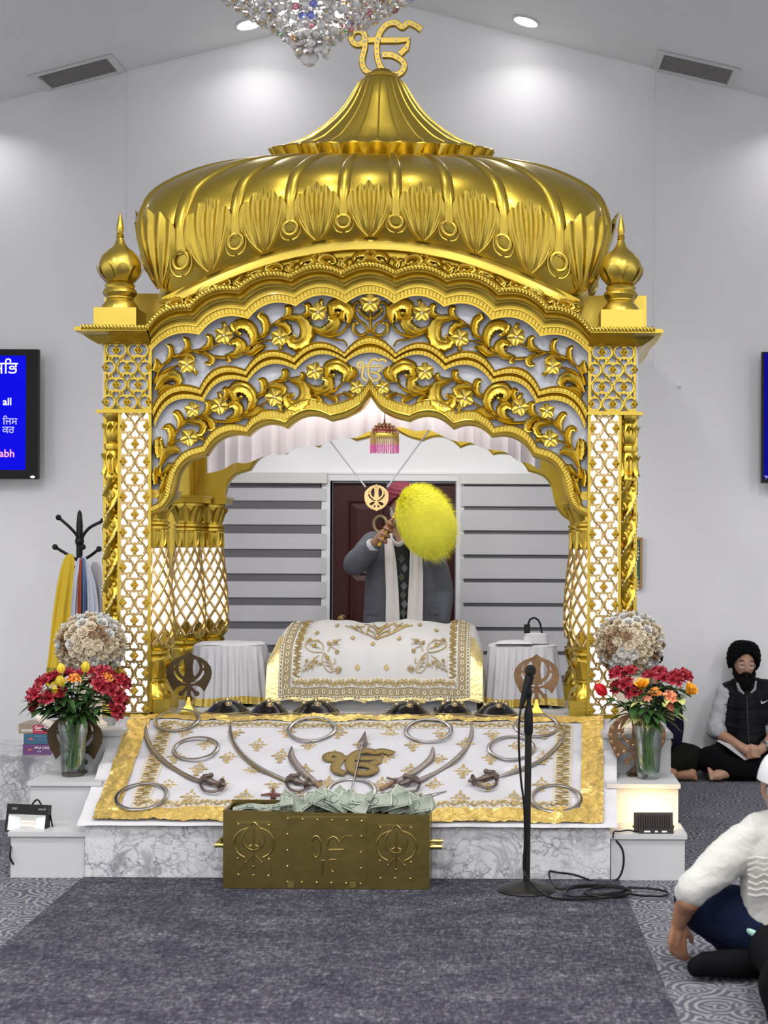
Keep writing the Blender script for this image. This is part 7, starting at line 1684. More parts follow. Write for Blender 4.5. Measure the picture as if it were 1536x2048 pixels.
def head(M, m_, parent, s=1., nm='head'):
    g = lambda x, w: math.exp(-(x/w)**2)
    def f(u, v):
        a = TAU*u; p = PI*(v-.5); x, y, z = math.cos(p)*math.sin(a), math.cos(p)*math.cos(a), math.sin(p)
        X, Y, Z = x*.074, y*.095, z*.118
        if Z < 0: k = (-Z/.118); X *= 1-.28*k**1.3; Y *= 1-.10*k
        if Y > 0:
            fr = max(0, y)
            Y += fr*(.024*g(X, .011)*(interp([-.040, -.030, .0, .028], [0, 1, .55, 0], Z))+.005*g(Z-.034, .012)*g(X, .05)-.010*g(abs(X)-.031, .014)*g(Z-.012, .012)+.006*g(Z+.060, .008)*g(X, .024)-.003*g(Z+.068, .004)*g(X, .022)+.010*g(Z+.098, .018)*g(X, .022)+.004*g(abs(X)-.042, .014)*g(Z+.018, .018))
        return M @ (Vector((X, Y, Z))*s)
    mb = MB().grid(f, 56, 44, cu=True)
    for sx in (-1, 1):                                   # ears
        mb.grid(lambda u, v: M @ (Vector((sx*(.071+.012*math.sin(PI*v)), -.004+.016*math.cos(TAU*u)*math.sin(PI*v)-.006*math.sin(PI*v), -.004+.030*math.sin(TAU*u)*math.sin(PI*v)+.0))*s), 12, 6, cu=True)
    h = mb.build(nm, m_, parent, True, 80)
    for sx in (-1, 1):
        e = Vector((sx*.031, .0775, .012)); b = MB(); b.ball(M @ ((e+Vector((0, -.0045, -.001)))*s), .0125*s, 10, 8, (1, 1, .72)); b.build('eye', EYEW, h)
        b = MB(); b.ball(M @ ((e+Vector((0, .0045, -.001)))*s), .0060*s, 8, 6, (1, .8, 1)); b.build('iris', EYED, h)
        b = MB(); b.grid(lambda u, v: M @ ((e+Vector((.0150*math.cos(PI*u), -.004+.0138*math.sin(PI*u)*math.cos(PI*.5*v*.9+.1), -.001+.0125*math.sin(PI*u)*(1-(1-math.sin(PI*.5*v*.9+.1))*1.0))))*s), 9, 5); b.build('eyelid', m_, h)
        MB().grid(lambda u, v: M @ (Vector((sx*(.014+.036*u), .088-.016*u*u+.004*math.sin(PI*v), .034+.006*math.sin(PI*u)+.006*(v-.5)))*s), 8, 4).build('eyebrow', EYED, h)
    MB().grid(lambda u, v: M @ (Vector(((u-.5)*.044, .0985-.014*(2*u-1)**2+.004*math.sin(PI*v), -.060+.010*(v-.5)*(1-.7*(2*u-1)**2)))*s), 10, 5).build('lips', LIP, h)
    return h
EYEW = mat('eye_white', (.36, .33, .30), .2); EYED = mat('eye_dark', (.015, .01, .008), .3); LIP = mat('lips', (.30, .12, .10), .5)
def hand_chains(w, fwd, side, nrm, curls, spread=.012, thumb=(.9, .3), s=1.):
    """wrist, finger direction, thumb side, palm normal (fingers bend towards it) -> chains for blob"""
    f, sd, n = fwd.normalized(), side.normalized(), nrm.normalized(); ch_ = []
    for k, off in enumerate((.030, .010, -.010, -.030)):
        kn = w+f*.088*s*(1-.05*abs(k-1))+sd*off*s; ch_.append([(w+f*.012*s+sd*off*.55*s, .015*s), (w+f*.05*s+sd*off*.85*s, .0145*s), (kn, .0125*s)])
        d = (f+sd*spread*(1.5-k)*4).normalized(); p = kn; seq = [(p, .0115*s)]; a = 0
        for j, ln in enumerate(((.042, .026, .021), (.047, .029, .022), (.044, .027, .021), (.034, .021, .018))[k]):
            a += curls[j]; dd = d*math.cos(a)+n*math.sin(a); p = p+dd*ln*s; seq.append((p, (.0105-.0012*j)*s))
        ch_.append(seq)
    ch_.append([(w, .021*s), (w+f*.05*s, .020*s), (w+f*.075*s, .015*s)])
    tb = w+f*.022*s+sd*.024*s; t1 = tb+(f*.55+sd*thumb[0]+n*thumb[1]).normalized()*.036*s; t2 = t1+(f*.9+sd*.25+n*(thumb[1]+.2)).normalized()*.030*s; t3 = t2+(f*.9-sd*.1+n*(thumb[1]+.3)).normalized()*.022*s
    ch_.append([(tb, .016*s), (t1, .0135*s), (t2, .0115*s), (t3, .0095*s)]); return ch_
def turban(M, m_, parent, rx, ry, rz, vee, low, name='turban', tilt=.5, nf=9):
    def f(u, v):
        a = TAU*u; fr = math.cos(a)                      # 1 at the front
        lo = interp([-1, .0, .55, .86, 1], [-low, -low*1.05, -low*.45, vee*.45, vee*1.25], fr)
        p = lerp(lo, 1.45, v); fold = .006*abs(math.sin(nf*(p*1.15+tilt*abs(math.sin(a*.5+PI/2))*(1 if math.sin(a) > 0 else .7))))
        q = math.cos(p) if p > -1.4 else .1
        q = max(.02, q)**.62
        return M @ Vector((q*math.sin(a)*(rx+fold), q*fr*(ry+fold), math.sin(p)*rz+fold*.4))
    mb = MB().grid(f, 72, 40, cu=True); n0 = len(mb.v)
    mb.add([M @ Vector((0, 0, rz*1.0))], []); base = [i*40+39 for i in range(72)]
    mb.f += [(base[i], base[(i+1) % 72], n0) for i in range(72)]; mb.mi += [0]*72
    def lip(u, v):
        p = Vector(f(u, 0)); c = M @ Vector((0, 0, -.01)); return p.lerp(c, .22*v)
    mb.grid(lip, 72, 3, cu=True); return mb.build(name, m_, parent, True, 80)
def beard(M, m_, parent, ln, s=1., nm='beard'):
    Q = lambda x, y, z: M @ (Vector((x, y, z))*s)
    ch_ = [[(Q(-.066, .01, -.01), .014*s), (Q(-.062, .03, -.055), .020*s), (Q(-.040, .066, -.090), .026*s), (Q(0, .080, -.100), .030*s), (Q(.040, .066, -.090), .026*s), (Q(.062, .03, -.055), .020*s), (Q(.066, .01, -.01), .014*s)],
           [(Q(0, .078, -.095), .030*s), (Q(0, .074, -.11-ln*.5), .030*s), (Q(0, .066, -.11-ln), .018*s)], [(Q(-.028, .066, -.09), .026*s), (Q(-.02, .066, -.11-ln*.6), .022*s)], [(Q(.028, .066, -.09), .026*s), (Q(.02, .066, -.11-ln*.6), .022*s)],
           [(Q(-.036, .090, -.056), .009*s), (Q(-.016, .102, -.047), .011*s), (Q(0, .106, -.046), .008*s), (Q(.016, .102, -.047), .011*s), (Q(.036, .090, -.056), .009*s)]]
    return blob(nm, ch_, m_, parent, .006, 2, (.004, (60, 60, 60)))
WC = lambda px, py, d, r_: (W(px, py, d), r_)
# ---- the attendant waving the whisk, standing behind the throne
dA = 9.80
pa = thing('person', 'person in a grey jacket and white scarf waving a yellow whisk before the door', 'person', (W(800, 1300, dA).x, dA, .26))
GREY = mat('grey_wool', (.085, .09, .105), .9, var=.2, vscale=120, bump=.15, bscale=300); DKT = mat('charcoal_trousers', (.03, .03, .035), .8)
hdA = W(803, 1012, dA-.04); MA = frame(hdA, PI+.25, -.15)
sh_l, sh_r = W(747, 1088, dA), W(853, 1090, dA); el = W(712, 1128, dA-.20); wr = W(757, 1080, dA-.30); el2 = W(884, 1185, dA+.02); wr2 = W(878, 1262, dA-.08)
hip = W(806, 1300, dA); hx = hip.x
blob('body', [[(hdA+Vector((0, .02, -.09)), .055), (W(803, 1062, dA), .060), (W(803, 1100, dA), .10), (W(803, 1180, dA), .12), (hip, .13)], [(sh_l, .06), (el, .045), (wr, .033)], [(sh_r, .06), (el2, .045), (wr2, .032)], [(sh_l, .07), (sh_r, .07)],
    [(Vector((hx-.09, dA, hip.z)), .085), (Vector((hx-.10, dA-.02, .72)), .06), (Vector((hx-.10, dA, .33)), .045), (Vector((hx-.11, dA-.16, .30)), .035)], [(Vector((hx+.09, dA, hip.z)), .085), (Vector((hx+.10, dA-.02, .72)), .06), (Vector((hx+.10, dA, .33)), .045), (Vector((hx+.11, dA-.16, .30)), .035)]]
    , SKIN, pa, .012, 4)
head(MA, SKIN, pa, .95)
turban(MA @ Matrix.Translation((0, -.01, .055)), mat('maroon_turban', (.13, .006, .022), .7, bump=.1), pa, .098, .108, .10, .30, .55)
beard(MA, mat('grey_beard', (.30, .28, .27), .8), pa, .05, .95)
blob('jacket', [[(W(765, 1092, dA), .085), (W(765, 1180, dA), .112), (W(762, 1300, dA), .125)], [(W(840, 1092, dA), .085), (W(842, 1180, dA), .112), (W(846, 1300, dA), .125)], [(sh_l+Vector((.02, 0, .0)), .075), (sh_r, .075)], [(W(800, 1130, dA), .13), (W(804, 1300, dA), .15)], [(sh_l, .082), (W(722, 1115, dA-.12), .078), (el, .074), (W(728, 1112, dA-.24), .064), (W(742, 1098, dA-.27), .056)], [(sh_r, .082), (W(872, 1130, dA), .078), (el2, .070), (W(882, 1240, dA-.04), .06)]], GREY, pa, .012, 4, (.010, (9, 9, 5)))
blob('trousers', [[(Vector((hx-.08, dA, hip.z)), .11), (Vector((hx-.10, dA-.01, .72)), .085), (Vector((hx-.10, dA, .33)), .075)], [(Vector((hx+.08, dA, hip.z)), .11), (Vector((hx+.10, dA-.01, .72)), .085), (Vector((hx+.10, dA, .33)), .075)]], DKT, pa, .014, 3)
fy = dA-.155
def front_strip(rows, off, m_, nm, wav=.004):            # garment strip lying on the chest; rows (left px, right px, py)
    ys = [r_[2] for r_ in rows]
    def f(u, v, o): py = lerp(ys[0], ys[-1], v); l, r2 = interp(ys, [q[0] for q in rows], py), interp(ys, [q[1] for q in rows], py); e = 4*u*(1-u); return W(lerp(l, r2, u), py, fy-off-o*min(1, e*3+.01)-wav*math.sin(u*11+v*4)+max(0, .25-v)*.14)
    return MB().grid(lambda u, v: f(u, v, .008), 16, 24).grid(lambda u, v: f(u, v, -.03), 16, 24, flip=True).build(nm, m_, pa)
ARG = mat('green_black_knit', (.012, .013, .015), .8, bump=.2, bscale=200)
front_strip([(786, 818, 1088), (789, 824, 1130), (796, 822, 1200), (800, 820, 1275)], -.012, ARG, 'knitted_vest')
DIA = [mat('olive_knit', (.07, .075, .055), .85), mat('grey_knit', (.12, .12, .13), .85)]
for k, (x, y) in enumerate(((803, 1118), (809, 1136), (803, 1154), (808, 1172), (806, 1190), (809, 1208), (807, 1226))):
    c = W(x, y, fy-.004); b = MB()
    b.add([c+Vector((-.022, 0, 0)), c+Vector((0, -.002, -.030)), c+Vector((.022, 0, 0)), c+Vector((0, -.002, .030))], [(0, 1, 2, 3)]); b.build('vest_diamond', DIA[k % 2], pa, False)
pass
SCF = mat('white_scarf', (.66, .62, .60), .85, bump=.15, bscale=60)
front_strip([(770, 784, 1064), (769, 788, 1090), (770, 793, 1130), (772, 797, 1180), (771, 801, 1275)], .012, SCF, 'scarf')
front_strip([(800, 835, 1075), (820, 843, 1100), (819, 846, 1140), (816, 846, 1200), (812, 845, 1275)], .014, SCF, 'scarf')
MB().tube(smoothpts([tuple(W(*p)) for p in ((779, 1070, dA-.13), (784, 1080, dA-.145), (796, 1090, dA-.165), (808, 1082, dA-.165), (815, 1072, dA-.14))], 4), .014, 8, flat=.5).build('shirt_collar', WHITECLOTH, pa)
MB().tube([W(744, 1094, dA-.275), W(749, 1089, dA-.285)], [.052, .048], 14).build('shirt_cuff', WHITECLOTH, pa)
for x0, x1, y in ((731, 757, 1222), (862, 886, 1222)): MB().grid(lambda u, v: W(lerp(x0, x1, u), y-4+lerp(0, 9, v)+3*u, fy-.004+.09*(abs(lerp(x0, x1, u)-806)/80)**2.2-.006), 6, 3).build('pocket_flap', GREY, pa)
ha, hb = W(758, 1092, dA-.36), W(797, 1018, dA-.36); hax = (hb-ha).normalized(); pm_ = W(768, 1070, dA-.345)
sidev = Vector((-.72, -.1, .35)); fw = Vector((.55, -.25, .75)).normalized()
ch_ = [[(wr, .030), (W(762, 1074, dA-.31), .033), (W(768, 1067, dA-.315), .030)]]
for k in range(4):                                       # fingers closed round the handle
    c = ha.lerp(hb, .16+.145*k); b0 = hax.cross(Vector((0, 1, 0))).normalized(); seq = []
    for j, an in enumerate((200, 150, 95, 40, -5)): q = R(an); seq.append((c+(b0*-math.cos(q)*-1+Vector((0, -1, 0))*math.sin(q)*1)*.0255*(1 if j else 1.1), .0128-.0009*j))
    ch_.append([(W(768, 1067, dA-.318).lerp(c, .55), .016)]+seq)
ch_.append([(W(764, 1072, dA-.32), .018), (W(772, 1062, dA-.345), .015), (ha.lerp(hb, .62)+Vector((-.012, -.018, .004)), .012), (ha.lerp(hb, .72)+Vector((0, -.022, 0)), .010)])
blob('hand', ch_, SKIN, pa, .0045, 3)
# the whisk
YH = mat('yellow_fibre', (.93, .84, .06), .7, var=.18, vscale=12); HDL = mat('gold_wrapped_handle', (.75, .48, .05), .35, .6, bump=.5, bscale=120)
wk = thing('whisk', 'fluffy bright yellow ceremonial whisk held up by the person in grey', 'whisk', W(777, 1060, dA-.36))
mb = MB(); N_ = 40; mb.tube([ha.lerp(hb, i/N_) for i in range(N_+1)], [.0105+.0025*math.sin(i*1.9) for i in range(N_+1)], 10); mb.build('handle', HDL, wk)
mb = MB(); rnd = random.Random(31); c0 = W(853, 1043, dA-.36); ax_l = (W(884, 1118, dA-.36)-W(822, 968, dA-.36))/2; ax_c = (W(908, 1018, dA-.36)-W(798, 1066, dA-.36))/2; ax_d = Vector((0, .16, 0))
MB().grid(lambda u, v: c0+(ax_l*(-math.cos(PI*v))+(ax_c*math.cos(TAU*u)+ax_d*math.sin(TAU*u))*math.sin(PI*v)*(1-.10*math.cos(PI*v)))*.93, 28, 18, cu=True).build('tuft_core', YH, wk)
base = W(800, 1000, dA-.36)
for i in range(5200):
    n = Vector((rnd.gauss(0, 1), rnd.gauss(0, 1), rnd.gauss(0, 1))).normalized()
    s_ = (ax_l*n.x*1.0+ax_c*n.y+ax_d*n.z*(-1 if n.z > 0 and rnd.random() < .5 else 1)); tip = c0+s_*(1.0+.17*rnd.random()**2*max(0, .4+n.x*.6+n.y*.5))
    flow = (tip-base); mid = c0+s_*.97-flow*.22
    p0 = c0+s_*.88-flow*.42
    if ((p0-c0).length > .33): p0 = mid.lerp(c0, .3)
    q = flow.cross(Vector((rnd.random()-.5, 1, rnd.random()-.5))).normalized()*.0022; j = Vector((rnd.gauss(0, .006), rnd.gauss(0, .006), rnd.gauss(0, .006)))
    mb.add([p0-q, p0+q, mid+q*.9, mid-q*.9, tip+j], [(0, 1, 2, 3), (3, 2, 4)])
tag(mb.build('fibres', YH, wk), kind='stuff')
# ---- the man seated against the wall
dB = 10.30
pb = thing('person', 'person in black turban, glasses and black padded vest sitting cross-legged at the wall', 'person', (W(1490, 1550, 10.2).x, 10.2, .001))
hB = W(1487, 1330, dB-.04); MBh = frame(hB, PI+.10, -.06, -.06); BLK = mat('black_trousers', (.004, .004, .005), .95, spec=.08); VEST = mat('black_quilted_nylon', (.005, .0055, .008), .6, spec=.15); GSH = mat('grey_shirt', (.42, .43, .46), .85, bump=.15, bscale=50)
eL, eR = W(1430, 1462, dB-.05), W(1552, 1462, dB-.05); sL, sR = W(1452, 1385, dB), W(1534, 1382, dB); wL, wR_ = W(1481, 1493, dB-.34), W(1530, 1493, dB-.33); hpB = W(1494, 1515, dB)
hpB.z = .13
kL, kR = W(1416, 1502, dB-.30), W(1572, 1502, dB-.30); kL.z = kR.z = .135; fL, fR = W(1520, 1545, dB-.33), W(1452, 1546, dB-.36); fL.z = fR.z = .06
body = [[(hB+Vector((0, .02, -.09)), .055), (W(1492, 1375, dB), .058), (W(1492, 1420, dB), .11), (W(1494, 1480, dB), .12), (hpB, .12)], [(sL, .06), (eL, .044), (wL, .030)], [(sR, .06), (eR, .044), (wR_, .030)], [(sL, .06), (sR, .06)],
    [(hpB+Vector((-.09, 0, 0)), .09), (kL, .06), (fL, .045)], [(hpB+Vector((.09, 0, 0)), .09), (kR, .06), (fR, .042), (fR+Vector((-.06, -.02, -.012)), .036)]]
blob('body', body, SKIN_L, pb, .011, 4)
head(MBh, SKIN_L, pb, .98)
turban(MBh @ Matrix.Translation((0, -.012, .048)), mat('black_turban', (.004, .004, .005), .95, spec=.08), pb, .113, .112, .118, .36, .75)
beard(MBh, mat('black_beard', (.006, .005, .0045), .9, bump=.5, bscale=200, spec=.1), pb, .045)
mb = MB()
for sx in (-1, 1): mb.tube([MBh @ Vector((sx*.033+.024*math.cos(q), .105-.008*abs(math.cos(q)), .010+.016*math.sin(q))) for q in [TAU*i/16 for i in range(16)]], .0016, 5, closed=True).tube([MBh @ Vector((sx*.057, .098, .014)), MBh @ Vector((sx*.080, .03, .016))], .0018, 5)
mb.tube([MBh @ Vector((-.010, .107, .014)), MBh @ Vector((0, .112, .017)), MBh @ Vector((.010, .107, .014))], .0018, 5).build('glasses', mat('glasses_metal', (.75, .72, .68), .25, 1.), pb)
blob('vest', [[(W(1472, 1392, dB), .095), (W(1470, 1440, dB), .115), (W(1470, 1505, dB), .13)], [(W(1518, 1390, dB), .095), (W(1520, 1440, dB), .115), (W(1522, 1505, dB), .13)], [(W(1495, 1400, dB-.03), .12), (W(1495, 1500, dB-.04), .15)], [(W(1458, 1384, dB), .072), (W(1530, 1380, dB), .072)], [(W(1470, 1372, dB+.02), .05), (W(1490, 1365, dB+.05), .055), (W(1513, 1370, dB+.02), .05)]], VEST, pb, .011, 3, (.007, (4, 4, 16)))
zp = [W(1493+k*.4, 1392+k*8, dB-.165-.004*k) for k in range(14)]; MB().tube(zp, .004, 5).build('zip', mat('zip', (.03, .03, .035), .3), pb)
for k in range(5):
    y = 1408+k*20; mb = MB(); mb.tube(smoothpts([tuple(W(x, y+abs(x-1494)*-.22+10, dB-.135-.03*(1-((x-1494)/52)**2))) for x in (1450, 1468, 1484, 1494, 1504, 1520, 1540)], 3), .004, 5); mb.build('quilting_seam', VEST, pb)
for s_, sh, e, cuff in (('l', sL, eL, W(1437, 1460, dB-.12)), ('r', sR, eR, W(1545, 1460, dB-.12))): blob('sleeve', [[(sh, .066), (sh.lerp(e, .5), .062), (e, .058), (cuff, .052)]], GSH, pb, .009, 3, (.008, (14, 14, 26)))
mb = MB()
for pts in ([(1502, 1386), (1510, 1378), (1512, 1362)], [(1488, 1388), (1479, 1380), (1474, 1366)]): P = [W(x, y, dB-.15+.012*i) for i, (x, y) in enumerate(pts)]; mb.tube(P, [.012, .020, .014], 8, flat=.35)
mb.build('shirt_collar', GSH, pb)
sw = [(0, 0), (.10, .10), (.30, .18), (1, .62), (.42, .0), (.20, -.14), (.05, -.16), (-.04, -.06)]; sw = [(-.02, .30), (-.10, .05), (-.02, -.14), (.14, -.16), (.45, -.02), (1, .32), (.45, .13), (.16, .02), (.06, .06), (.02, .18)]
ML = Matrix.Translation(W(1523, 1405, dB-.142)) @ Matrix.Rotation(R(10), 4, 'Z') @ FACE; vs, fs = plate([[(x*.050, y*.050) for x, y in sw]], .001); MB().add([ML @ q for q in vs], fs).build('white_logo', mat('white_print_logo', (.8, .8, .8), .5), pb, False)
# clasped hands
ch_ = [[(wL, .030), (W(1492, 1500, dB-.37), .034), (W(1503, 1505, dB-.385), .026)], [(wR_, .030), (W(1520, 1500, dB-.365), .034), (W(1509, 1506, dB-.38), .026)]]
for k in range(4):
    z = 1497+k*4.6; ch_.append([(W(1496, z, dB-.385), .0125), (W(1505, z+1, dB-.415), .0115), (W(1513, z+2.2, dB-.415), .0105), (W(1519, z+2.6, dB-.395), .009)]); z += 2.2; ch_.append([(W(1517, z, dB-.375), .0125), (W(1509, z+1, dB-.402), .0115), (W(1501, z+2.2, dB-.405), .0105), (W(1495, z+2.4, dB-.39), .009)])
ch_.append([(W(1496, 1494, dB-.365), .015), (W(1503, 1491, dB-.39), .0125), (W(1511, 1494, dB-.40), .010)]); ch_.append([(W(1516, 1496, dB-.36), .015), (W(1510, 1493, dB-.385), .0125), (W(1503, 1496, dB-.398), .010)])
blob('hands', ch_, SKIN_L, pb, .0048, 2)
MB().tube([W(1458, 1483, dB-.21), W(1463, 1486, dB-.235)], [.036, .035], 16, caps=False).build('steel_bracelet', STEEL, pb); MB().tube([W(1526, 1491, dB-.345), W(1531, 1492, dB-.335)], [.036, .036], 16).build('wrist_watch', mat('watch', (.45, .45, .47), .2, .8), pb)
blob('trousers', [[(hpB+Vector((-.09, 0, .01)), .105), (hpB.lerp(kL, .55)+Vector((-.03, 0, .0)), .098), (kL, .085), (kL.lerp(fL, .5)+Vector((0, -.02, -.03)), .075), (fL+Vector((-.05, 0, .005)), .060)], [(hpB+Vector((.09, 0, .01)), .105), (hpB.lerp(kR, .55), .098), (kR, .085), (kR.lerp(fR, .5)+Vector((0, 0, -.02)), .075), (fR+Vector((.09, .0, .01)), .060)], [(hpB+Vector((-.05, 0, 0)), .11), (hpB+Vector((.05, 0, 0)), .11)]], BLK, pb, .012, 3, (.008, (8, 8, 8)))
ft = [[(fR, .036), (fR+Vector((-.05, -.03, -.015)), .034), (fR+Vector((-.085, -.04, -.02)), .026)]]+[[(fR+Vector((-.075, -.03, -.02)), .016), (fR+Vector((-.105-.004*k, -.055+.012*k, -.034+.017*k)), .0135-.001*k)] for k in range(5)]
blob('foot', ft, SKIN_L, pb, .006, 2)
MB().tube([W(1436, 1481, dB-.20), W(1455, 1490, dB-.29), W(1478, 1506, dB-.345), W(1502, 1524, dB-.36)], [.010, .018, .022, .02], 8, flat=.35, up=(0, -.6, .8)).build('shirt_hem', WHITECLOTH, pb)
blob('fallen_cloth', [[(Vector((W(1418, 1535, 10.1).x, 10.1, .045)), .04), (Vector((W(1424, 1545, 10.1).x, 10.1, .03)), .035)]], GSH, pb, .009, 2, (.012, (25, 25, 25)))
# ---- the neighbour, mostly hidden by the steps and flowers
dC_ = 10.25; pc2 = thing('person', 'person in dark clothes with bare feet, half hidden behind the right steps and flowers', 'person', (W(1330, 1550, 10.2).x, 10.2, .001))
hC = W(1296, 1322, dC_); MC = frame(hC, PI+.3); NAVY = mat('dark_navy_cloth', (.007, .007, .02), .95, spec=.1); OLV = mat('black_olive_cloth', (.008, .009, .006), .95, spec=.1)
hpC = Vector((W(1318, 1500, dC_).x, dC_, .13)); kC = Vector((W(1386, 1510, dC_-.25).x, dC_-.22, .135)); kC2 = Vector((W(1240, 1510, dC_-.25).x, dC_-.22, .135)); fC = Vector((W(1345, 1545, dC_-.3).x, dC_-.33, .05)); fC2 = Vector((W(1285, 1545, dC_-.3).x, dC_-.33, .05))
blob('body', [[(hC+Vector((0, .02, -.09)), .055), (W(1305, 1370, dC_), .06), (W(1312, 1440, dC_), .11), (hpC, .12)], [(W(1345, 1395, dC_), .05), (W(1352, 1460, dC_-.05), .042), (W(1328, 1500, dC_-.25), .03)], [(W(1270, 1395, dC_), .05), (W(1262, 1460, dC_-.05), .042), (W(1300, 1500, dC_-.25), .03)], [(hpC, .1), (kC, .06), (fC2, .04)], [(hpC, .1), (kC2, .06), (fC, .038)]], SKIN, pc2, .012, 3)
head(MC, SKIN, pc2, .95); turban(MC @ Matrix.Translation((0, -.012, .045)), NAVY, pc2, .105, .108, .11, .36, .6)
blob('shirt', [[(W(1308, 1390, dC_), .10), (W(1312, 1440, dC_), .135), (W(1316, 1500, dC_), .15)], [(W(1280, 1395, dC_), .07), (W(1336, 1395, dC_), .075)], [(W(1340, 1400, dC_), .075), (W(1349, 1450, dC_-.04), .068), (W(1346, 1482, dC_-.14), .06)], [(W(1272, 1400, dC_), .07), (W(1264, 1460, dC_-.05), .065)]], NAVY, pc2, .012, 3, (.008, (9, 9, 9)))
blob('trousers', [[(hpC, .12), (hpC.lerp(kC, .5), .105), (kC, .090), (kC.lerp(fC2, .4), .075)], [(hpC, .12), (kC2, .09), (kC2.lerp(fC, .5), .072)]], OLV, pc2, .012, 3, (.008, (9, 9, 9)))
fx0 = Vector((W(1352, 1546, 9.95).x, 9.95, .04)); ft = [[(fx0, .032), (fx0+Vector((.06, -.01, .0)), .034), (fx0+Vector((.10, -.015, .004)), .034)]]+[[(fx0+Vector((.10, -.02, -.012+.014*k)), .016), (fx0+Vector((.128-.003*k, -.028, -.020+.016*k)), .0135)] for k in range(4)]
blob('foot', ft, SKIN, pc2, .006, 2)
# ---- the man in white in the foreground
dD = 5.5; pd = thing('person', 'person in white textured sweater, white cap and navy trousers sitting in the right foreground', 'person', (W(1560, 1900, dD).x, dD, .001))
SWT = mat('white_knit', (.47, .465, .44), .9, bump=.25, bscale=90, sheen=.3); NVT = mat('navy_trousers', (.006, .010, .034), .9, spec=.15)
hD = W(1568, 1578, dD-.05); MD = frame(hD, R(28), -.05)
sLD, sRD = W(1488, 1690, dD), W(1655, 1690, dD); eD = W(1386, 1778, dD-.08); wD = W(1357, 1846, dD+.02); hpD = Vector((W(1575, 1870, dD).x, dD, .15)); kD = Vector((W(1395, 1840, dD+.08).x, dD+.12, .22)); kD2 = Vector((W(1740, 1840, dD).x, dD+.1, .2)); fD = Vector((W(1560, 1930, dD).x, dD+.28, .06)); fD2 = Vector((W(1440, 1945, 5.36).x, 5.38, .062))
blob('body', [[(hD+Vector((.01, -.01, -.09)), .058), (W(1570, 1650, dD), .062), (W(1572, 1730, dD), .12), (W(1575, 1820, dD), .125), (hpD, .125)], [(sLD, .06), (eD, .043), (wD, .030)], [(sRD, .06), (W(1740, 1780, dD), .045), (W(1700, 1850, dD+.1), .03)], [(sLD, .065), (sRD, .065)], [(hpD+Vector((-.09, 0, 0)), .09), (kD, .06), (fD, .045)], [(hpD+Vector((.09, 0, 0)), .09), (kD2, .06), (fD2+Vector((.2, .1, 0)), .045)]], SKIN, pd, .012, 4)
head(MD, SKIN, pd, 1.0)
hair = mat('grey_hair', (.30, .31, .31), .8, bump=.5, bscale=300)
MB().grid(lambda u, v: MD @ Vector((.079*math.sin(TAU*u)*math.cos(lerp(-.55, .5, v)), -.008+.098*math.cos(TAU*u)*math.cos(lerp(-.55, .5, v))*(1 if math.cos(TAU*u) < .2 else .72), .118*math.sin(lerp(-.55, .5, v)))), 48, 14, cu=True).build('hair', hair, pd)
def capf_(u, v):
    a = TAU*u; p = lerp(.12+.16*math.cos(a), PI/2, v); return MD @ Vector((.092*math.sin(a)*max(0, math.cos(p))**.7, -.004+.114*math.cos(a)*max(0, math.cos(p))**.7, .012+.122*math.sin(p)+.003*math.sin(a*3+v*5)))
MB().grid(capf_, 64, 22, cu=True).build('white_cap', mat('cap_cotton', (.56, .56, .575), .8, bump=.1, bscale=50), pd)
blob('sweater', [[(W(1535, 1700, dD), .10), (W(1545, 1770, dD), .118), (W(1548, 1852, dD), .125)], [(W(1610, 1700, dD), .11), (W(1605, 1770, dD), .125), (W(1602, 1852, dD), .13)], [(sLD+Vector((.02, 0, 0)), .078), (W(1520, 1668, dD), .08), (W(1570, 1655, dD), .075), (sRD, .078)], [(sLD, .080), (sLD.lerp(eD, .5), .074), (eD, .062), (W(1381, 1786, dD-.06), .058)], [(sRD, .08), (W(1740, 1770, dD), .07)], [(W(1572, 1690, dD), .13), (W(1572, 1850, dD), .15)]], SWT, pd, .010, 4, (.006, (13, 13, 22)))
mb = MB()                                                # raised diamond knit pattern across the back
for k, (zz, amp) in enumerate(((1716, 5), (1727, 8), (1738, 11), (1752, 14), (1766, 11), (1778, 8), (1790, 5))):
    pts = []
    for i in range(13):
        x = 1496+i*5.5; y = zz+amp*(-.5 if k < 3 else .5)*(1-2*abs(((i/6) % 1)-.5)*2)*.6; pts.append(W(x, y, dD-.118-.035*min(1, i/9)))
    mb.tube(pts, .005, 5)
mb.build('knit_pattern', SWT, pd)
MB().tube(smoothpts([tuple(W(x, y, dD+o)) for x, y, o in ((1497, 1862, -.07), (1515, 1870, -.12), (1545, 1874, -.14), (1600, 1872, -.15), (1650, 1866, -.08))], 4), .018, 10, flat=.6).build('mint_hem', mat('mint_cotton', (.45, .72, .62), .8), pd)
blob('trousers', [[(hpD+Vector((-.08, 0, .01)), .12), (hpD.lerp(kD, .5)+Vector((0, 0, .0)), .112), (kD, .086), (kD.lerp(fD, .5)+Vector((0, 0, -.05)), .08), (fD, .06)], [(hpD+Vector((.08, 0, .01)), .12), (hpD.lerp(kD2, .5), .11), (kD2, .085), (kD2.lerp(fD2, .5), .08)], [(hpD+Vector((-.06, 0, 0)), .12), (hpD+Vector((.06, 0, 0)), .12)]], NVT, pd, .012, 3, (.009, (8, 8, 8)))
blob('hand', [[(eD+Vector((-.012, 0, -.04)), .043), (eD.lerp(wD, .5), .040), (wD, .029)]]+hand_chains(wD, Vector((-.05, .1, -1)), Vector((.75, .35, -.1)), Vector((.35, .5, 0)), (.35, .45, .35), thumb=(.5, .3), s=.95), SKIN, pd, .005, 3)
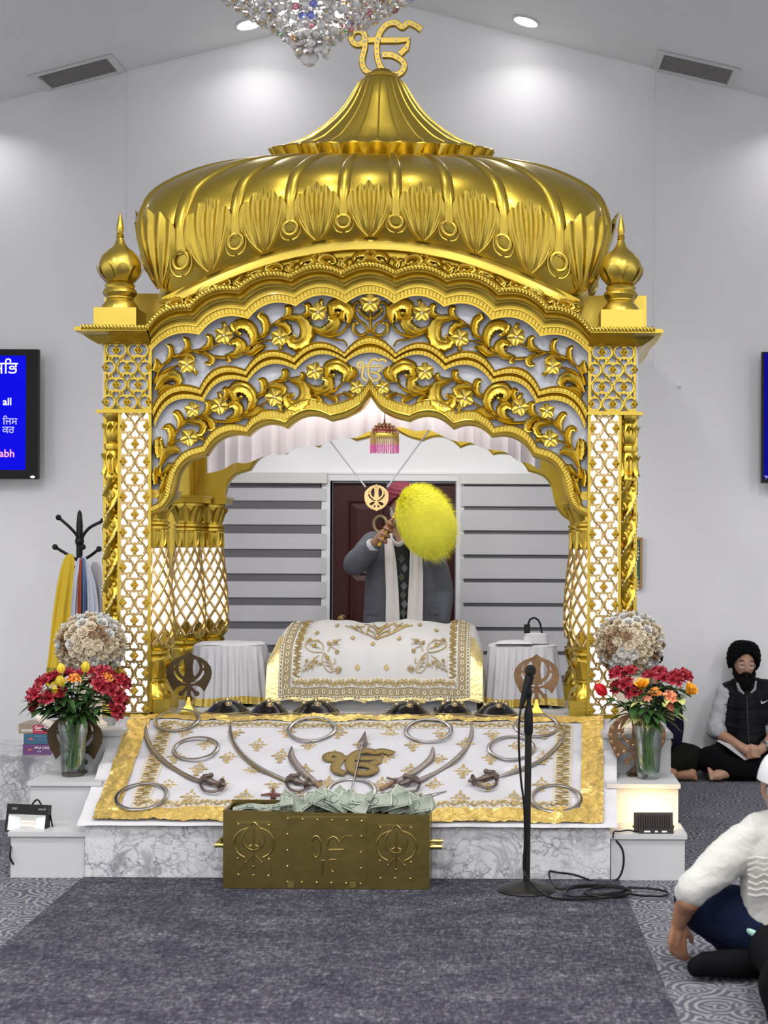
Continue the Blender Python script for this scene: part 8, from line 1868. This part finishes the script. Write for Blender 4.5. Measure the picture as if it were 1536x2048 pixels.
blob('black_sock_foot', [[(fD2+Vector((.16, .02, -.005)), .052), (fD2+Vector((.05, 0, .0)), .052), (fD2+Vector((-.045, -.0, -.002)), .046), (fD2+Vector((-.08, 0, -.012)), .038)]], BLK, pd, .009, 3)
# ---- a person in black at the corner of the frame
dE = 4.75; pe = thing('person', 'person in black at the lower right corner, mostly outside the picture', 'person', (W(1700, 2060, dE).x, dE, .001))
hE = W(1760, 1600, dE); ME = frame(hE, 0.); hpE = Vector((W(1690, 1900, dE).x, dE, .16)); kE = Vector((W(1580, 1960, dE).x, dE+.02, .13)); kE2 = Vector((hpE.x+.38, dE+.1, .16))
blob('body', [[(hE+Vector((0, 0, -.09)), .058), (Vector((hE.x, dE, .62)), .062), (Vector((hE.x, dE, .45)), .13), (hpE, .13)], [(hpE, .1), (kE, .06), (Vector((hpE.x, dE+.3, .06)), .045)], [(hpE, .1), (kE2, .06), (Vector((hpE.x, dE+.25, .06)), .045)], [(Vector((hE.x-.18, dE, .56)), .06), (Vector((hE.x-.2, dE, .35)), .045), (kE+Vector((.12, .05, .06)), .03)], [(Vector((hE.x+.18, dE, .56)), .06), (Vector((hE.x+.22, dE, .35)), .045), (kE2+Vector((-.05, .05, .06)), .03)], [(Vector((hE.x-.18, dE, .56)), .06), (Vector((hE.x+.18, dE, .56)), .06)]], SKIN, pe, .014, 3)
head(ME, SKIN, pe)
turban(ME @ Matrix.Translation((0, -.012, .048)), BLK, pe, .113, .112, .118, .36, .7)
blob('black_clothes', [[(Vector((hE.x, dE, .5)), .16), (Vector((hE.x-.02, dE, .3)), .17), (hpE, .15)], [(hpE, .15), (hpE.lerp(kE, .5)+Vector((0, 0, .03)), .135), (kE+Vector((.02, 0, .03)), .115), (kE+Vector((.03, -.02, -.05)), .105)], [(hpE, .13), (kE2, .10)], [(kE+Vector((.04, .0, .04)), .10), (kE+Vector((.05, .35, .03)), .10), (kE+Vector((.06, .6, -.01)), .09)], [(Vector((hE.x-.18, dE, .56)), .08), (Vector((hE.x-.2, dE, .35)), .075), (kE+Vector((.2, .02, .06)), .06)], [(Vector((hE.x+.18, dE, .56)), .08), (Vector((hE.x+.22, dE, .35)), .07)], [(Vector((hE.x-.18, dE, .54)), .085), (Vector((hE.x+.18, dE, .54)), .085)]], BLK, pe, .014, 3, (.01, (7, 7, 7)))
